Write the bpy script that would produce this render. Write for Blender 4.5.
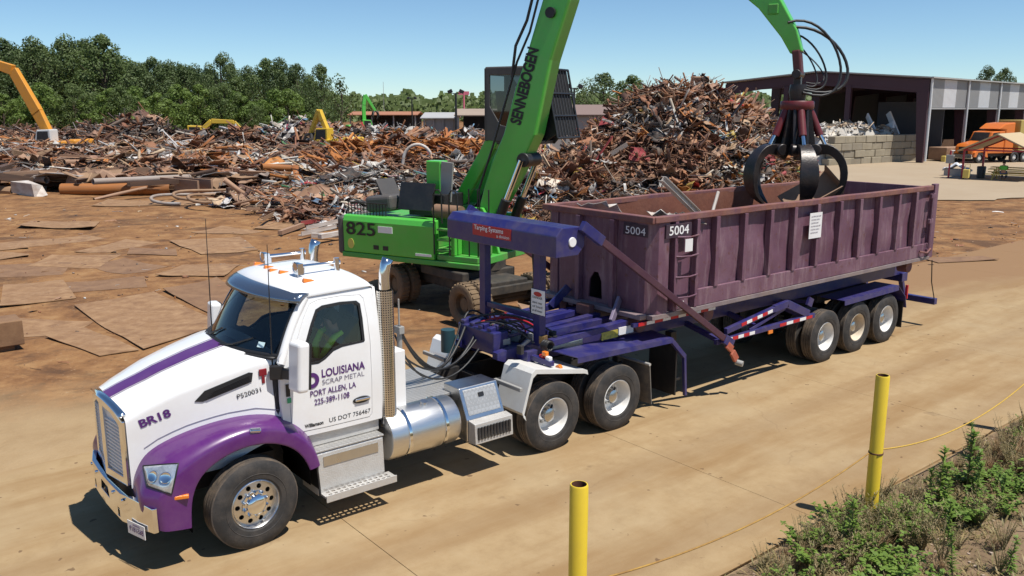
import bpy, bmesh, math, random
import numpy as np
from mathutils import Vector, Matrix, Euler, noise

random.seed(7)
rad = math.radians
for o in list(bpy.data.objects):
    bpy.data.objects.remove(o)
SC = bpy.context.scene
COL = SC.collection

# ------------------------------------------------------------------ camera
CAM = Vector((-3.391, -9.996, 4.874)); YAW = 0.680; PITCH = 0.205; FPX = 859.25
cF = Vector((math.sin(YAW) * math.cos(PITCH), math.cos(YAW) * math.cos(PITCH), -math.sin(PITCH)))
cR = Vector((math.cos(YAW), -math.sin(YAW), 0)); cU = cR.cross(cF)
cam = bpy.data.cameras.new('camera'); cam.sensor_width = 36; cam.lens = 36 * FPX / 1024
cam.clip_start = 0.1; cam.clip_end = 4000
camo = bpy.data.objects.new('camera', cam); COL.objects.link(camo)
M = Matrix((cR, cU, -cF)).transposed().to_4x4(); M.translation = CAM
camo.matrix_world = M
SC.camera = camo

# ------------------------------------------------------------------ sky, sun, exposure
SUN = Vector((0.13, -0.38, 0.92)).normalized()      # direction towards the sun
w = bpy.data.worlds.new('World'); SC.world = w; w.use_nodes = True
nt = w.node_tree; bg = nt.nodes['Background']
sky = nt.nodes.new('ShaderNodeTexSky'); sky.sky_type = 'NISHITA'; sky.sun_disc = False
sky.sun_elevation = math.asin(SUN.z); sky.sun_rotation = math.atan2(SUN.x, SUN.y)
sky.altitude = 10; sky.air_density = 0.75; sky.dust_density = 0.0; sky.ozone_density = 3.6
tint = nt.nodes.new('ShaderNodeMix'); tint.data_type = 'RGBA'; tint.blend_type = 'MULTIPLY'; tint.inputs[0].default_value = 1.0; tint.inputs[7].default_value = (0.91, 1.035, 1.06, 1)
nt.links.new(sky.outputs[0], tint.inputs[6]); nt.links.new(tint.outputs[2], bg.inputs[0]); bg.inputs[1].default_value = 0.094
sl = bpy.data.lights.new('sun', 'SUN'); sl.energy = 5.0; sl.angle = rad(0.53); sl.color = (1.0, 0.95, 0.87)
so = bpy.data.objects.new('sun', sl); COL.objects.link(so); so.location = (0, -40, 90)
so.rotation_euler = SUN.to_track_quat('Z', 'Y').to_euler()
SC.view_settings.view_transform = 'Standard'; SC.view_settings.look = 'None'
SC.view_settings.exposure = 0.28; SC.view_settings.gamma = 1.0
SC.view_settings.use_curve_mapping = False

# ------------------------------------------------------------------ helpers
def at(px, d):
    """ground point seen in picture column px at level distance d from the camera"""
    fx, fy = math.sin(YAW), math.cos(YAW)
    r = (px - 512) / FPX * d * math.cos(PITCH)
    return Vector((CAM.x + fx * d + cR.x * r, CAM.y + fy * d + cR.y * r, 0))

def V(*a): return Vector(a)

def link(o, parent=None):
    COL.objects.link(o)
    if parent is not None: o.parent = parent
    return o

def tag(o, label, cat, group=None):
    o['label'] = label; o['category'] = cat
    if group: o['group'] = group
    return o

def empty(name, loc=(0, 0, 0), rz=0.0, label=None, cat=None, group=None):
    o = bpy.data.objects.new(name, None); o.empty_display_size = 0.2
    o.location = loc; o.rotation_euler = (0, 0, rz); link(o)
    if label: tag(o, label, cat, group)
    return o

def copy_tree(o, parent=None):
    c = o.copy(); COL.objects.link(c); c.parent = parent
    for ch in o.children: copy_tree(ch, c)
    return c

class MB:
    """collects geometry for one mesh"""
    def __init__(s): s.v = []; s.f = []; s.m = []; s.cm = 0; s.T = None
    def add(s, vs, fs):
        b = len(s.v)
        if s.T is not None: vs = [s.T @ Vector(q) for q in vs]
        s.v.extend([tuple(q) for q in vs]); s.f.extend([tuple(i + b for i in f) for f in fs]); s.m.extend([s.cm] * len(fs))
        return s
    def box(s, x0, x1, y0, y1, z0, z1):
        return s.add([(x0,y0,z0),(x1,y0,z0),(x1,y1,z0),(x0,y1,z0),(x0,y0,z1),(x1,y0,z1),(x1,y1,z1),(x0,y1,z1)],
                     [(0,3,2,1),(4,5,6,7),(0,1,5,4),(1,2,6,5),(2,3,7,6),(3,0,4,7)])
    def obox(s, c, size, rot=(0,0,0)):
        R = Euler(rot).to_matrix(); c = Vector(c); h = [q / 2 for q in size]
        vs = [c + R @ Vector((sx*h[0], sy*h[1], sz*h[2])) for sz in (-1,1) for sx, sy in ((-1,-1),(1,-1),(1,1),(-1,1))]
        return s.add(vs, [(0,3,2,1),(4,5,6,7),(0,1,5,4),(1,2,6,5),(2,3,7,6),(3,0,4,7)])
    def beam(s, a, b, wd, ht, up=(0,0,1)):
        """rectangular bar from a to b; wd across, ht along up"""
        a, b = Vector(a), Vector(b); d = (b - a).normalized(); u = Vector(up)
        sd = d.cross(u)
        if sd.length < 1e-4: sd = d.cross(Vector((1,0,0)))
        sd.normalize(); u = sd.cross(d)
        q = [(-1,-1),(1,-1),(1,1),(-1,1)]
        vs = [e + sd*(i*wd/2) + u*(j*ht/2) for e in (a, b) for i, j in q]
        return s.add(vs, [(0,1,2,3),(7,6,5,4),(0,4,5,1),(1,5,6,2),(2,6,7,3),(3,7,4,0)])
    def cyl(s, a, b, r, r2=None, n=16, caps=True):
        a, b = Vector(a), Vector(b); r2 = r if r2 is None else r2
        d = (b - a).normalized(); u = d.orthogonal().normalized(); w_ = d.cross(u)
        vs = []
        for e, rr in ((a, r), (b, r2)):
            vs += [e + (u*math.cos(2*math.pi*k/n) + w_*math.sin(2*math.pi*k/n))*rr for k in range(n)]
        fs = [(k, (k+1)%n, n+(k+1)%n, n+k) for k in range(n)]
        if caps: fs += [tuple(range(n-1,-1,-1)), tuple(range(n, 2*n))]
        return s.add(vs, fs)
    def tube(s, pts, r, n=8, caps=True):
        pts = [Vector(q) for q in pts]; rs = r if isinstance(r, (list, tuple)) else [r]*len(pts)
        u = None; vs = []
        for i, q in enumerate(pts):
            d = (pts[min(i+1, len(pts)-1)] - pts[max(i-1, 0)]).normalized()
            if u is None: u = d.orthogonal().normalized()
            u = (u - d*u.dot(d)).normalized(); w_ = d.cross(u)
            vs += [q + (u*math.cos(2*math.pi*k/n) + w_*math.sin(2*math.pi*k/n))*rs[i] for k in range(n)]
        fs = [(i*n+k, i*n+(k+1)%n, (i+1)*n+(k+1)%n, (i+1)*n+k) for i in range(len(pts)-1) for k in range(n)]
        if caps: fs += [tuple(range(n-1,-1,-1)), tuple(range((len(pts)-1)*n, len(pts)*n))]
        return s.add(vs, fs)
    def lathe(s, prof, T=None, n=32, closed=False):
        """prof: (radius, height along local Y) pairs, spun round local Y"""
        T = T or Matrix.Identity(4); vs = []
        for r, h in prof:
            vs += [T @ Vector((r*math.cos(2*math.pi*k/n), h, r*math.sin(2*math.pi*k/n))) for k in range(n)]
        m = len(prof); fs = []
        for i in range(m - (0 if closed else 1)):
            j = (i+1) % m
            fs += [(i*n+k, i*n+(k+1)%n, j*n+(k+1)%n, j*n+k) for k in range(n)]
        return s.add(vs, fs)
    def prism(s, poly, fn0, fn1):
        """poly of 2D points; fn0/fn1 map (a,b) to the two end faces"""
        n = len(poly)
        vs = [fn0(*q) for q in poly] + [fn1(*q) for q in poly]
        fs = [tuple(range(n-1,-1,-1)), tuple(range(n,2*n))] + [(k,(k+1)%n,n+(k+1)%n,n+k) for k in range(n)]
        return s.add(vs, fs)
    def grid(s, fn, nu, nv, flip=False):
        vs = [fn(i/nu, j/nv) for i in range(nu+1) for j in range(nv+1)]
        fs = []
        for i in range(nu):
            for j in range(nv):
                a = i*(nv+1)+j; q = (a, a+nv+1, a+nv+2, a+1)
                fs.append(q[::-1] if flip else q)
        return s.add(vs, fs)
    def panel(s, outer, holes, fn, th=0.0, fn2=None):
        """flat polygon with holes mapped through fn; with fn2 a second skin and walls between"""
        bm = bmesh.new(); loops = []
        for lp in [outer] + list(holes):
            vv = [bm.verts.new((a, b, 0)) for a, b in lp]; loops.append(vv)
            for k in range(len(vv)): bm.edges.new((vv[k], vv[(k+1) % len(vv)]))
        bmesh.ops.triangle_fill(bm, use_beauty=True, use_dissolve=False, edges=bm.edges[:], normal=(0,0,1))
        bm.verts.index_update(); bm.verts.ensure_lookup_table()
        base = [(q.co.x, q.co.y) for q in bm.verts]; fs = [tuple(q.index for q in f.verts) for f in bm.faces]
        s.add([fn(*q) for q in base], fs)
        if fn2:
            s.add([fn2(*q) for q in base], [f[::-1] for f in fs])
            for lp in loops:
                ix = [q.index for q in lp]; n = len(ix)
                s.add([fn(*base[i]) for i in ix] + [fn2(*base[i]) for i in ix], [(k,(k+1)%n,n+(k+1)%n,n+k) for k in range(n)])
        bm.free(); return s
    def build(s, name, mat=None, parent=None, smooth=None, bevel=0, seg=2, sub=0, label=None, solid=0, fixn=True):
        me = bpy.data.meshes.new(name); me.from_pydata(s.v, [], s.f)
        mats = mat if isinstance(mat, (list, tuple)) else [mat]
        for m_ in mats: me.materials.append(m_)
        if len(mats) > 1: me.polygons.foreach_set('material_index', s.m)
        if fixn:
            bm = bmesh.new(); bm.from_mesh(me)
            bmesh.ops.remove_doubles(bm, verts=bm.verts, dist=1e-5)
            bmesh.ops.recalc_face_normals(bm, faces=bm.faces); bm.to_mesh(me); bm.free()
        if smooth is not None:
            me.shade_smooth(); me.set_sharp_from_angle(angle=rad(smooth))
        o = bpy.data.objects.new(name, me); link(o, parent)
        if solid:
            md = o.modifiers.new('th', 'SOLIDIFY'); md.thickness = solid; md.offset = 0
        if bevel:
            md = o.modifiers.new('bv', 'BEVEL'); md.width = bevel; md.segments = seg; md.limit_method = 'ANGLE'; md.angle_limit = rad(40)
            md.harden_normals = False
        if sub:
            md = o.modifiers.new('ss', 'SUBSURF'); md.levels = sub; md.render_levels = sub
        if label: o['label'] = label
        return o

_txt = {}
def text(name, body, size, origin, right, up, mat, parent, width=None, bold=0.0, shear=0.0, spacing=1.0, align='LEFT'):
    """flat lettering as thin real letters"""
    cu = bpy.data.curves.new('t', 'FONT'); cu.body = body; cu.size = size; cu.offset = bold; cu.shear = shear
    cu.space_character = spacing; cu.align_x = align; cu.resolution_u = 3; cu.extrude = 0.0004
    to = bpy.data.objects.new('t', cu); COL.objects.link(to)
    dg = bpy.context.evaluated_depsgraph_get(); dg.update()
    me = bpy.data.meshes.new_from_object(to.evaluated_get(dg)); bpy.data.objects.remove(to)
    me.name = name
    right = Vector(right).normalized(); up = Vector(up); up = (up - right*up.dot(right)).normalized(); nn = right.cross(up)
    xs = [q.co.x for q in me.vertices]; k = 1.0
    if width and xs: k = width / (max(xs) - min(xs))
    T = Matrix((right*k, up, nn)).transposed().to_4x4(); T.translation = Vector(origin)
    me.transform(T); me.materials.clear(); me.materials.append(mat)
    o = bpy.data.objects.new(name, me); link(o, parent); return o

# ------------------------------------------------------------------ materials
def _bsdf(name):
    m = bpy.data.materials.new(name); m.use_nodes = True
    return m, m.node_tree, m.node_tree.nodes['Principled BSDF']

def ramp(nt, fac, stops):
    r = nt.nodes.new('ShaderNodeValToRGB'); el = r.color_ramp.elements
    while len(el) < len(stops): el.new(0.5)
    for e, (p_, c) in zip(el, stops):
        e.position = p_; e.color = c if len(c) == 4 else (*c, 1)
    nt.links.new(fac, r.inputs[0]); return r.outputs[0]

def tex(nt, kind, scale, vec=None, **kw):
    t = nt.nodes.new(kind); t.inputs['Scale'].default_value = scale
    for k, q in kw.items(): t.inputs[k].default_value = q
    if vec is not None: nt.links.new(vec, t.inputs['Vector'])
    return t

def mixc(nt, fac, a, b, mode='MIX'):
    m = nt.nodes.new('ShaderNodeMix'); m.data_type = 'RGBA'; m.blend_type = mode
    for sock, q in ((m.inputs[0], fac), (m.inputs[6], a), (m.inputs[7], b)):
        if isinstance(q, (int, float)): sock.default_value = q
        elif isinstance(q, (tuple, list)): sock.default_value = (*q[:3], 1)
        else: nt.links.new(q, sock)
    return m.outputs[2]

def math_(nt, op, a, b=0.0, c=None):
    m = nt.nodes.new('ShaderNodeMath'); m.operation = op
    for k, q in enumerate((a, b, c)):
        if q is None: continue
        if isinstance(q, (int, float)): m.inputs[k].default_value = q
        else: nt.links.new(q, m.inputs[k])
    return m.outputs[0]

def mapping(nt, scale=(1,1,1), coord='Object'):
    tc = nt.nodes.new('ShaderNodeTexCoord'); mp = nt.nodes.new('ShaderNodeMapping')
    mp.inputs['Scale'].default_value = scale
    nt.links.new(tc.outputs[coord], mp.inputs[0]); return mp.outputs[0]

def mat(name, col, rough=0.5, metal=0.0, col2=None, amt=0.5, scale=6.0, stretch=(1,1,1), bump=0.0, bscale=40.0, coat=0.0,
        dirt=0.0, dcol=(0.30, 0.21, 0.13), dscale=2.2, spec=0.5, rvar=0.0):
    """painted / metal / plastic surface: base colour, blotches of col2, dust stains and fine relief"""
    m, nt, b = _bsdf(name); vec = mapping(nt, stretch)
    c = None
    if col2 is not None:
        t = tex(nt, 'ShaderNodeTexNoise', scale, vec, Detail=6, Roughness=0.62)
        f = ramp(nt, t.outputs[0], [(0.5 - 0.22, (0,0,0)), (0.5 + 0.22, (1,1,1))])
        c = mixc(nt, math_(nt, 'MULTIPLY', f, amt), col, col2)
    if dirt > 0:
        t = tex(nt, 'ShaderNodeTexNoise', dscale, vec, Detail=9, Roughness=0.7)
        f = ramp(nt, t.outputs[0], [(0.42, (0,0,0)), (0.75, (1,1,1))])
        c = mixc(nt, math_(nt, 'MULTIPLY', f, dirt), c if c is not None else col, dcol)
    if c is None: b.inputs['Base Color'].default_value = (*col, 1)
    else: nt.links.new(c, b.inputs['Base Color'])
    b.inputs['Roughness'].default_value = rough; b.inputs['Metallic'].default_value = metal
    b.inputs['Specular IOR Level'].default_value = spec
    if rvar:
        t = tex(nt, 'ShaderNodeTexNoise', 7, vec, Detail=5)
        nt.links.new(math_(nt, 'MULTIPLY_ADD', t.outputs[0], rvar, rough - rvar*0.5), b.inputs['Roughness'])
    if coat: b.inputs['Coat Weight'].default_value = coat; b.inputs['Coat Roughness'].default_value = 0.08
    if bump:
        t = tex(nt, 'ShaderNodeTexNoise', bscale, vec, Detail=5)
        bp = nt.nodes.new('ShaderNodeBump'); bp.inputs['Strength'].default_value = bump; bp.inputs['Distance'].default_value = 0.02
        nt.links.new(t.outputs[0], bp.inputs['Height']); nt.links.new(bp.outputs[0], b.inputs['Normal'])
    return m

def glass(name, tint=(0.55,0.62,0.62), trans=0.35, rough=0.02):
    """tinted window glass: see-through share plus mirror-like skin"""
    m = bpy.data.materials.new(name); m.use_nodes = True; nt = m.node_tree; nt.nodes.clear()
    out = nt.nodes.new('ShaderNodeOutputMaterial'); tr = nt.nodes.new('ShaderNodeBsdfTransparent'); gl = nt.nodes.new('ShaderNodeBsdfGlossy')
    tr.inputs[0].default_value = (*[q*trans/0.5 for q in tint], 1); gl.inputs['Roughness'].default_value = rough
    fr = nt.nodes.new('ShaderNodeFresnel'); fr.inputs[0].default_value = 1.48
    mx = nt.nodes.new('ShaderNodeMixShader')
    f = math_(nt, 'MULTIPLY_ADD', fr.outputs[0], 1.0, 0.03)
    nt.links.new(f, mx.inputs[0]); nt.links.new(tr.outputs[0], mx.inputs[1]); nt.links.new(gl.outputs[0], mx.inputs[2])
    nt.links.new(mx.outputs[0], out.inputs[0]); return m

def attr_mat(name, rough=0.75, metal=0.0, rust=0.35, rcol=(0.16,0.065,0.03), bump=0.5):
    """per-piece colour from the mesh attribute 'tint', with rust blotches"""
    m, nt, b = _bsdf(name)
    a = nt.nodes.new('ShaderNodeAttribute'); a.attribute_name = 'tint'
    vec = mapping(nt, (1,1,1))
    t = tex(nt, 'ShaderNodeTexNoise', 3.0, vec, Detail=7, Roughness=0.7)
    f = ramp(nt, t.outputs[0], [(0.42, (0,0,0)), (0.66, (1,1,1))])
    c = mixc(nt, math_(nt, 'MULTIPLY', f, rust), a.outputs[0], rcol)
    nt.links.new(c, b.inputs['Base Color']); b.inputs['Roughness'].default_value = rough; b.inputs['Metallic'].default_value = metal
    return m

def leafmat(name, c1, c2, trans=0.25):
    m, nt, b = _bsdf(name)
    g = nt.nodes.new('ShaderNodeNewGeometry'); oi = nt.nodes.new('ShaderNodeObjectInfo')
    f = math_(nt, 'FRACT', math_(nt, 'ADD', g.outputs['Random Per Island'], math_(nt, 'MULTIPLY', oi.outputs['Random'], 0.35)))
    f = math_(nt, 'MULTIPLY_ADD', g.outputs['Random Per Island'], 0.45, math_(nt, 'MULTIPLY', oi.outputs['Random'], 0.55))
    nt.links.new(mixc(nt, f, c1, c2), b.inputs['Base Color'])
    b.inputs['Roughness'].default_value = 0.6
    tl = nt.nodes.new('ShaderNodeBsdfTranslucent'); ms = nt.nodes.new('ShaderNodeMixShader'); ms.inputs[0].default_value = trans
    nt.links.new(mixc(nt, f, c1, c2), tl.inputs[0])
    out = nt.nodes['Material Output']; nt.links.new(b.outputs[0], ms.inputs[1]); nt.links.new(tl.outputs[0], ms.inputs[2])
    nt.links.new(ms.outputs[0], out.inputs[0]); return m
# ------------------------------------------------------------------ shared materials
WHITE = mat('white_paint', (0.80,0.80,0.80), 0.28, coat=0.5, dirt=0.22, dcol=(0.58,0.50,0.40), dscale=1.8)
PURPLE = mat('purple_paint', (0.080,0.008,0.122), 0.32, coat=0.45, col2=(0.096,0.012,0.142), amt=0.6, scale=2.5, dirt=0.22, dcol=(0.24,0.14,0.20), dscale=2.6, rvar=.15)
BLUE = mat('violet_blue_paint', (0.016,0.016,0.115), 0.42, coat=0.15, col2=(0.026,0.024,0.15), scale=4, dirt=0.5, dcol=(0.12,0.095,0.11), dscale=3.5, rvar=.2)
GREEN = mat('machine_green', (0.075,0.47,0.050), 0.35, coat=0.3, col2=(0.11,0.53,0.075), scale=1.6, dirt=0.22, dcol=(0.21,0.24,0.10), dscale=2.2)
DGREEN = mat('dusty_green', (0.06,0.36,0.05), 0.5, dirt=0.55, dcol=(0.22,0.17,0.10), dscale=2.0)
BLACK = mat('black_paint', (0.012,0.012,0.014), 0.45, dirt=0.25, dcol=(0.09,0.075,0.06), dscale=3)
FRAME = mat('chassis_black', (0.016,0.016,0.018), 0.6, dirt=0.5, dcol=(0.10,0.08,0.06), dscale=3)
RUBBER = mat('tyre_rubber', (0.022,0.021,0.021), 0.75, dirt=0.55, dcol=(0.115,0.095,0.078), dscale=4, bump=0.15, bscale=60)
TREAD = mat('dusty_tread', (0.06,0.05,0.042), 0.85, dirt=0.8, dcol=(0.23,0.165,0.11), dscale=5, bump=0.2, bscale=50)
CHROME = mat('chrome', (0.78,0.79,0.80), 0.10, 1.0, dirt=0.12, dcol=(0.4,0.33,0.27), dscale=4)
ALU = mat('polished_aluminium', (0.66,0.66,0.66), 0.30, 1.0, col2=(0.5,0.5,0.5), scale=9, rvar=0.15)
TANKM = mat('brushed_tank', (0.72,0.72,0.71), 0.36, 1.0, col2=(0.56,0.55,0.54), scale=14, stretch=(1,6,6), rvar=0.12)
TREADPL = mat('grey_step_metal', (0.58,0.57,0.55), 0.42, 0.35, col2=(0.42,0.40,0.37), scale=7, bump=0.25, bscale=55, dirt=0.3, dcol=(0.33,0.27,0.2))
WRIM = mat('white_wheel', (0.74,0.73,0.70), 0.45, dirt=0.30, dcol=(0.38,0.28,0.19), dscale=5)
GASKET = mat('black_rubber_trim', (0.012,0.012,0.013), 0.55)
AMBER = mat('amber_lens', (0.75,0.20,0.02), 0.2, coat=0.5)
REDL = mat('red_lens', (0.55,0.015,0.015), 0.25, coat=0.5)
LENS = mat('headlight_lens', (0.62,0.66,0.70), 0.08, 0.55, col2=(0.22,0.25,0.30), scale=14, amt=0.8)
GLASS = glass('cab_glass', (0.50,0.62,0.64), 0.40)
SGLASS = glass('side_glass', (0.86,0.90,0.90), 0.5)
DGLASS = glass('dark_glass', (0.35,0.42,0.45), 0.25)
INTER = mat('cab_interior', (0.035,0.034,0.036), 0.8)
TXTP = mat('purple_lettering', (0.085,0.020,0.15), 0.45)
TXTK = mat('black_lettering', (0.01,0.01,0.012), 0.45)
TXTG = mat('grey_lettering', (0.22,0.20,0.26), 0.45)
TXTW = mat('white_lettering', (0.80,0.79,0.77), 0.5)
REDP = mat('red_paint', (0.42,0.012,0.020), 0.4, dirt=0.15)
WTAPE = mat('white_tape', (0.78,0.77,0.76), 0.4, dirt=0.15)
RTAPE = mat('red_tape', (0.48,0.014,0.022), 0.4)
YELLOW = mat('bollard_yellow', (0.72,0.52,0.035), 0.42, col2=(0.64,0.44,0.03), scale=3, dirt=0.10, dcol=(0.36,0.25,0.10), dscale=6)
YMACH = mat('machine_yellow', (0.62,0.40,0.03), 0.45, dirt=0.3, dcol=(0.28,0.2,0.1))
OMACH = mat('machine_orange', (0.62,0.26,0.02), 0.45, dirt=0.3, dcol=(0.28,0.18,0.1))
HOSE = mat('rubber_hose', (0.02,0.02,0.021), 0.5)
GREYP = mat('grey_paint', (0.30,0.30,0.29), 0.5, dirt=0.3)
CABGREY = mat('cab_grey', (0.075,0.070,0.068), 0.55, dirt=0.45, dcol=(0.17,0.14,0.11), dscale=2)
PLATE = mat('rusty_plate', (0.265,0.150,0.070), 0.85, col2=(0.16,0.080,0.038), amt=0.9, scale=1.6, dirt=0.8, dcol=(0.39,0.245,0.130), dscale=2.2, bump=0.35, bscale=14)
DPLATE = mat('dark_plate', (0.15,0.080,0.042), 0.85, col2=(0.21,0.115,0.058), amt=0.8, scale=1.6, dirt=0.6, dcol=(0.31,0.185,0.095), bump=0.2, bscale=20)

# ------------------------------------------------------------------ ground
def smooth01(a, b, x):
    t = min(1, max(0, (x - a) / (b - a))); return t*t*(3 - 2*t)

def gz(x, y):
    """height of the ground"""
    z = 0.0
    edge = 4.5 - 0.12*x
    k = smooth01(edge, edge + 3.5, y) * (1 - smooth01(85, 130, math.hypot(x, y)))
    if k > 0 and not (x > 42 and y < 42):
        z += k * (0.09*noise.noise((x*0.30, y*0.30, 3.1)) + 0.045*noise.noise((x*0.9, y*0.9, 7.7)) - 0.02)
    elif k > 0:
        kk = 1 - smooth01(36, 42, x)
        z += k*kk*0.05*noise.noise((x*0.3, y*0.3, 3.1))
    b = smooth01(-5.0, -6.6, y)
    if y < -4.95 and abs(x) < 60: z += b*(0.10 + 0.09*noise.noise((x*0.6, y*0.6, 1.3)) + 0.04*noise.noise((x*2.1, y*2.1, 5.3)))
    return z

def ground_material():
    m, nt, b = _bsdf('yard_dirt'); tc = nt.nodes.new('ShaderNodeTexCoord'); vec = tc.outputs['Object']
    sp = nt.nodes.new('ShaderNodeSeparateXYZ'); nt.links.new(vec, sp.inputs[0])
    n1 = tex(nt, 'ShaderNodeTexNoise', 0.16, vec, Detail=8, Roughness=0.62)
    n2 = tex(nt, 'ShaderNodeTexNoise', 1.1, vec, Detail=9, Roughness=0.68)
    n3 = tex(nt, 'ShaderNodeTexNoise', 9.0, vec, Detail=6, Roughness=0.7)
    # brown, oil-stained dirt of the yard
    d = ramp(nt, n2.outputs[0], [(0.30, (0.076,0.040,0.023)), (0.43, (0.178,0.088,0.040)), (0.54, (0.245,0.129,0.057)), (0.64, (0.298,0.172,0.079)), (0.78, (0.383,0.247,0.133))])
    d = mixc(nt, ramp(nt, n1.outputs[0], [(0.46, (0,0,0)), (0.66, (0.55,0.55,0.55))]), d, (0.267,0.141,0.060))
    n4 = tex(nt, 'ShaderNodeTexNoise', 0.42, vec, Detail=7, Roughness=0.7, Distortion=0.6)
    d = mixc(nt, ramp(nt, n4.outputs[0], [(0.52, (0,0,0)), (0.63, (0.85,0.85,0.85))]), d, (0.094,0.052,0.031))
    d = mixc(nt, ramp(nt, n3.outputs[0], [(0.57, (0,0,0)), (0.70, (0.75,0.75,0.75))]), d, (0.076,0.050,0.033))
    d = mixc(nt, ramp(nt, n3.outputs[0], [(0.30, (0.6,0.6,0.6)), (0.40, (0,0,0))]), d, (0.374,0.264,0.163))
    # tan dust of the driven strip; the border wanders
    e = math_(nt, 'ADD', sp.outputs['Y'], math_(nt, 'MULTIPLY', sp.outputs['X'], 0.16))
    e = math_(nt, 'ADD', e, math_(nt, 'MULTIPLY_ADD', n1.outputs[0], 7.0, -3.5))
    e = math_(nt, 'ADD', e, math_(nt, 'MULTIPLY_ADD', n2.outputs[0], 3.0, -1.5))
    f = math_(nt, 'DIVIDE', math_(nt, 'SUBTRACT', e, 4.3), 2.4)
    fr = ramp(nt, f, [(0.0, (0,0,0)), (1.0, (1,1,1))])
    tan = ramp(nt, n2.outputs[0], [(0.25, (0.264,0.176,0.093)), (0.5, (0.320,0.224,0.124)), (0.75, (0.360,0.260,0.150))])
    c = mixc(nt, fr, tan, d)
    # dry soil of the weed bank
    g = ramp(nt, math_(nt, 'MULTIPLY_ADD', sp.outputs['Y'], -1.0, -4.93), [(0.0, (0,0,0)), (0.05, (1,1,1))])
    soil = ramp(nt, n2.outputs[0], [(0.30, (0.096,0.068,0.040)), (0.5, (0.192,0.132,0.080)), (0.70, (0.264,0.192,0.124))])
    c = mixc(nt, g, c, soil)
    nt.links.new(c, b.inputs['Base Color']); b.inputs['Roughness'].default_value = 0.95; b.inputs['Specular IOR Level'].default_value = 0.15
    bp = nt.nodes.new('ShaderNodeBump'); bp.inputs['Strength'].default_value = 0.8; bp.inputs['Distance'].default_value = 0.05
    h = math_(nt, 'ADD', math_(nt, 'MULTIPLY', n2.outputs[0], 1.0), math_(nt, 'MULTIPLY', n3.outputs[0], 0.35))
    nt.links.new(h, bp.inputs['Height']); nt.links.new(bp.outputs[0], b.inputs['Normal'])
    return m

def axis(lo, hi, step, far, grow=1.35):
    a = [lo + step*i for i in range(int((hi - lo)/step) + 1)]
    s_ = step; q = a[-1]
    while q < far: s_ *= grow; q += s_; a.append(q)
    s_ = step; q = a[0]
    while q > -far: s_ *= grow; q -= s_; a.insert(0, q)
    return a

def build_ground():
    xs = axis(-12, 40, 0.4, 1800); ys = axis(-12, 56, 0.4, 1800)
    ys = sorted(set([y for y in ys if abs(y + 4.95) > 0.15] + [-4.95, -4.9]))
    nx, ny = len(xs), len(ys)
    vs = []
    for x in xs:
        for y in ys:
            z = gz(x, y)
            if -4.93 < y < 3 and -12 < x < 46: z = -0.03
            vs.append((x, y, z))
    fs = [(i*ny+j, (i+1)*ny+j, (i+1)*ny+j+1, i*ny+j+1) for i in range(nx-1) for j in range(ny-1)]
    mb = MB(); mb.add(vs, fs); o = mb.build('ground', GROUNDM, smooth=60, fixn=False); o['kind'] = 'structure'
    return o
GROUNDM = ground_material(); ground = build_ground()

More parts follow.
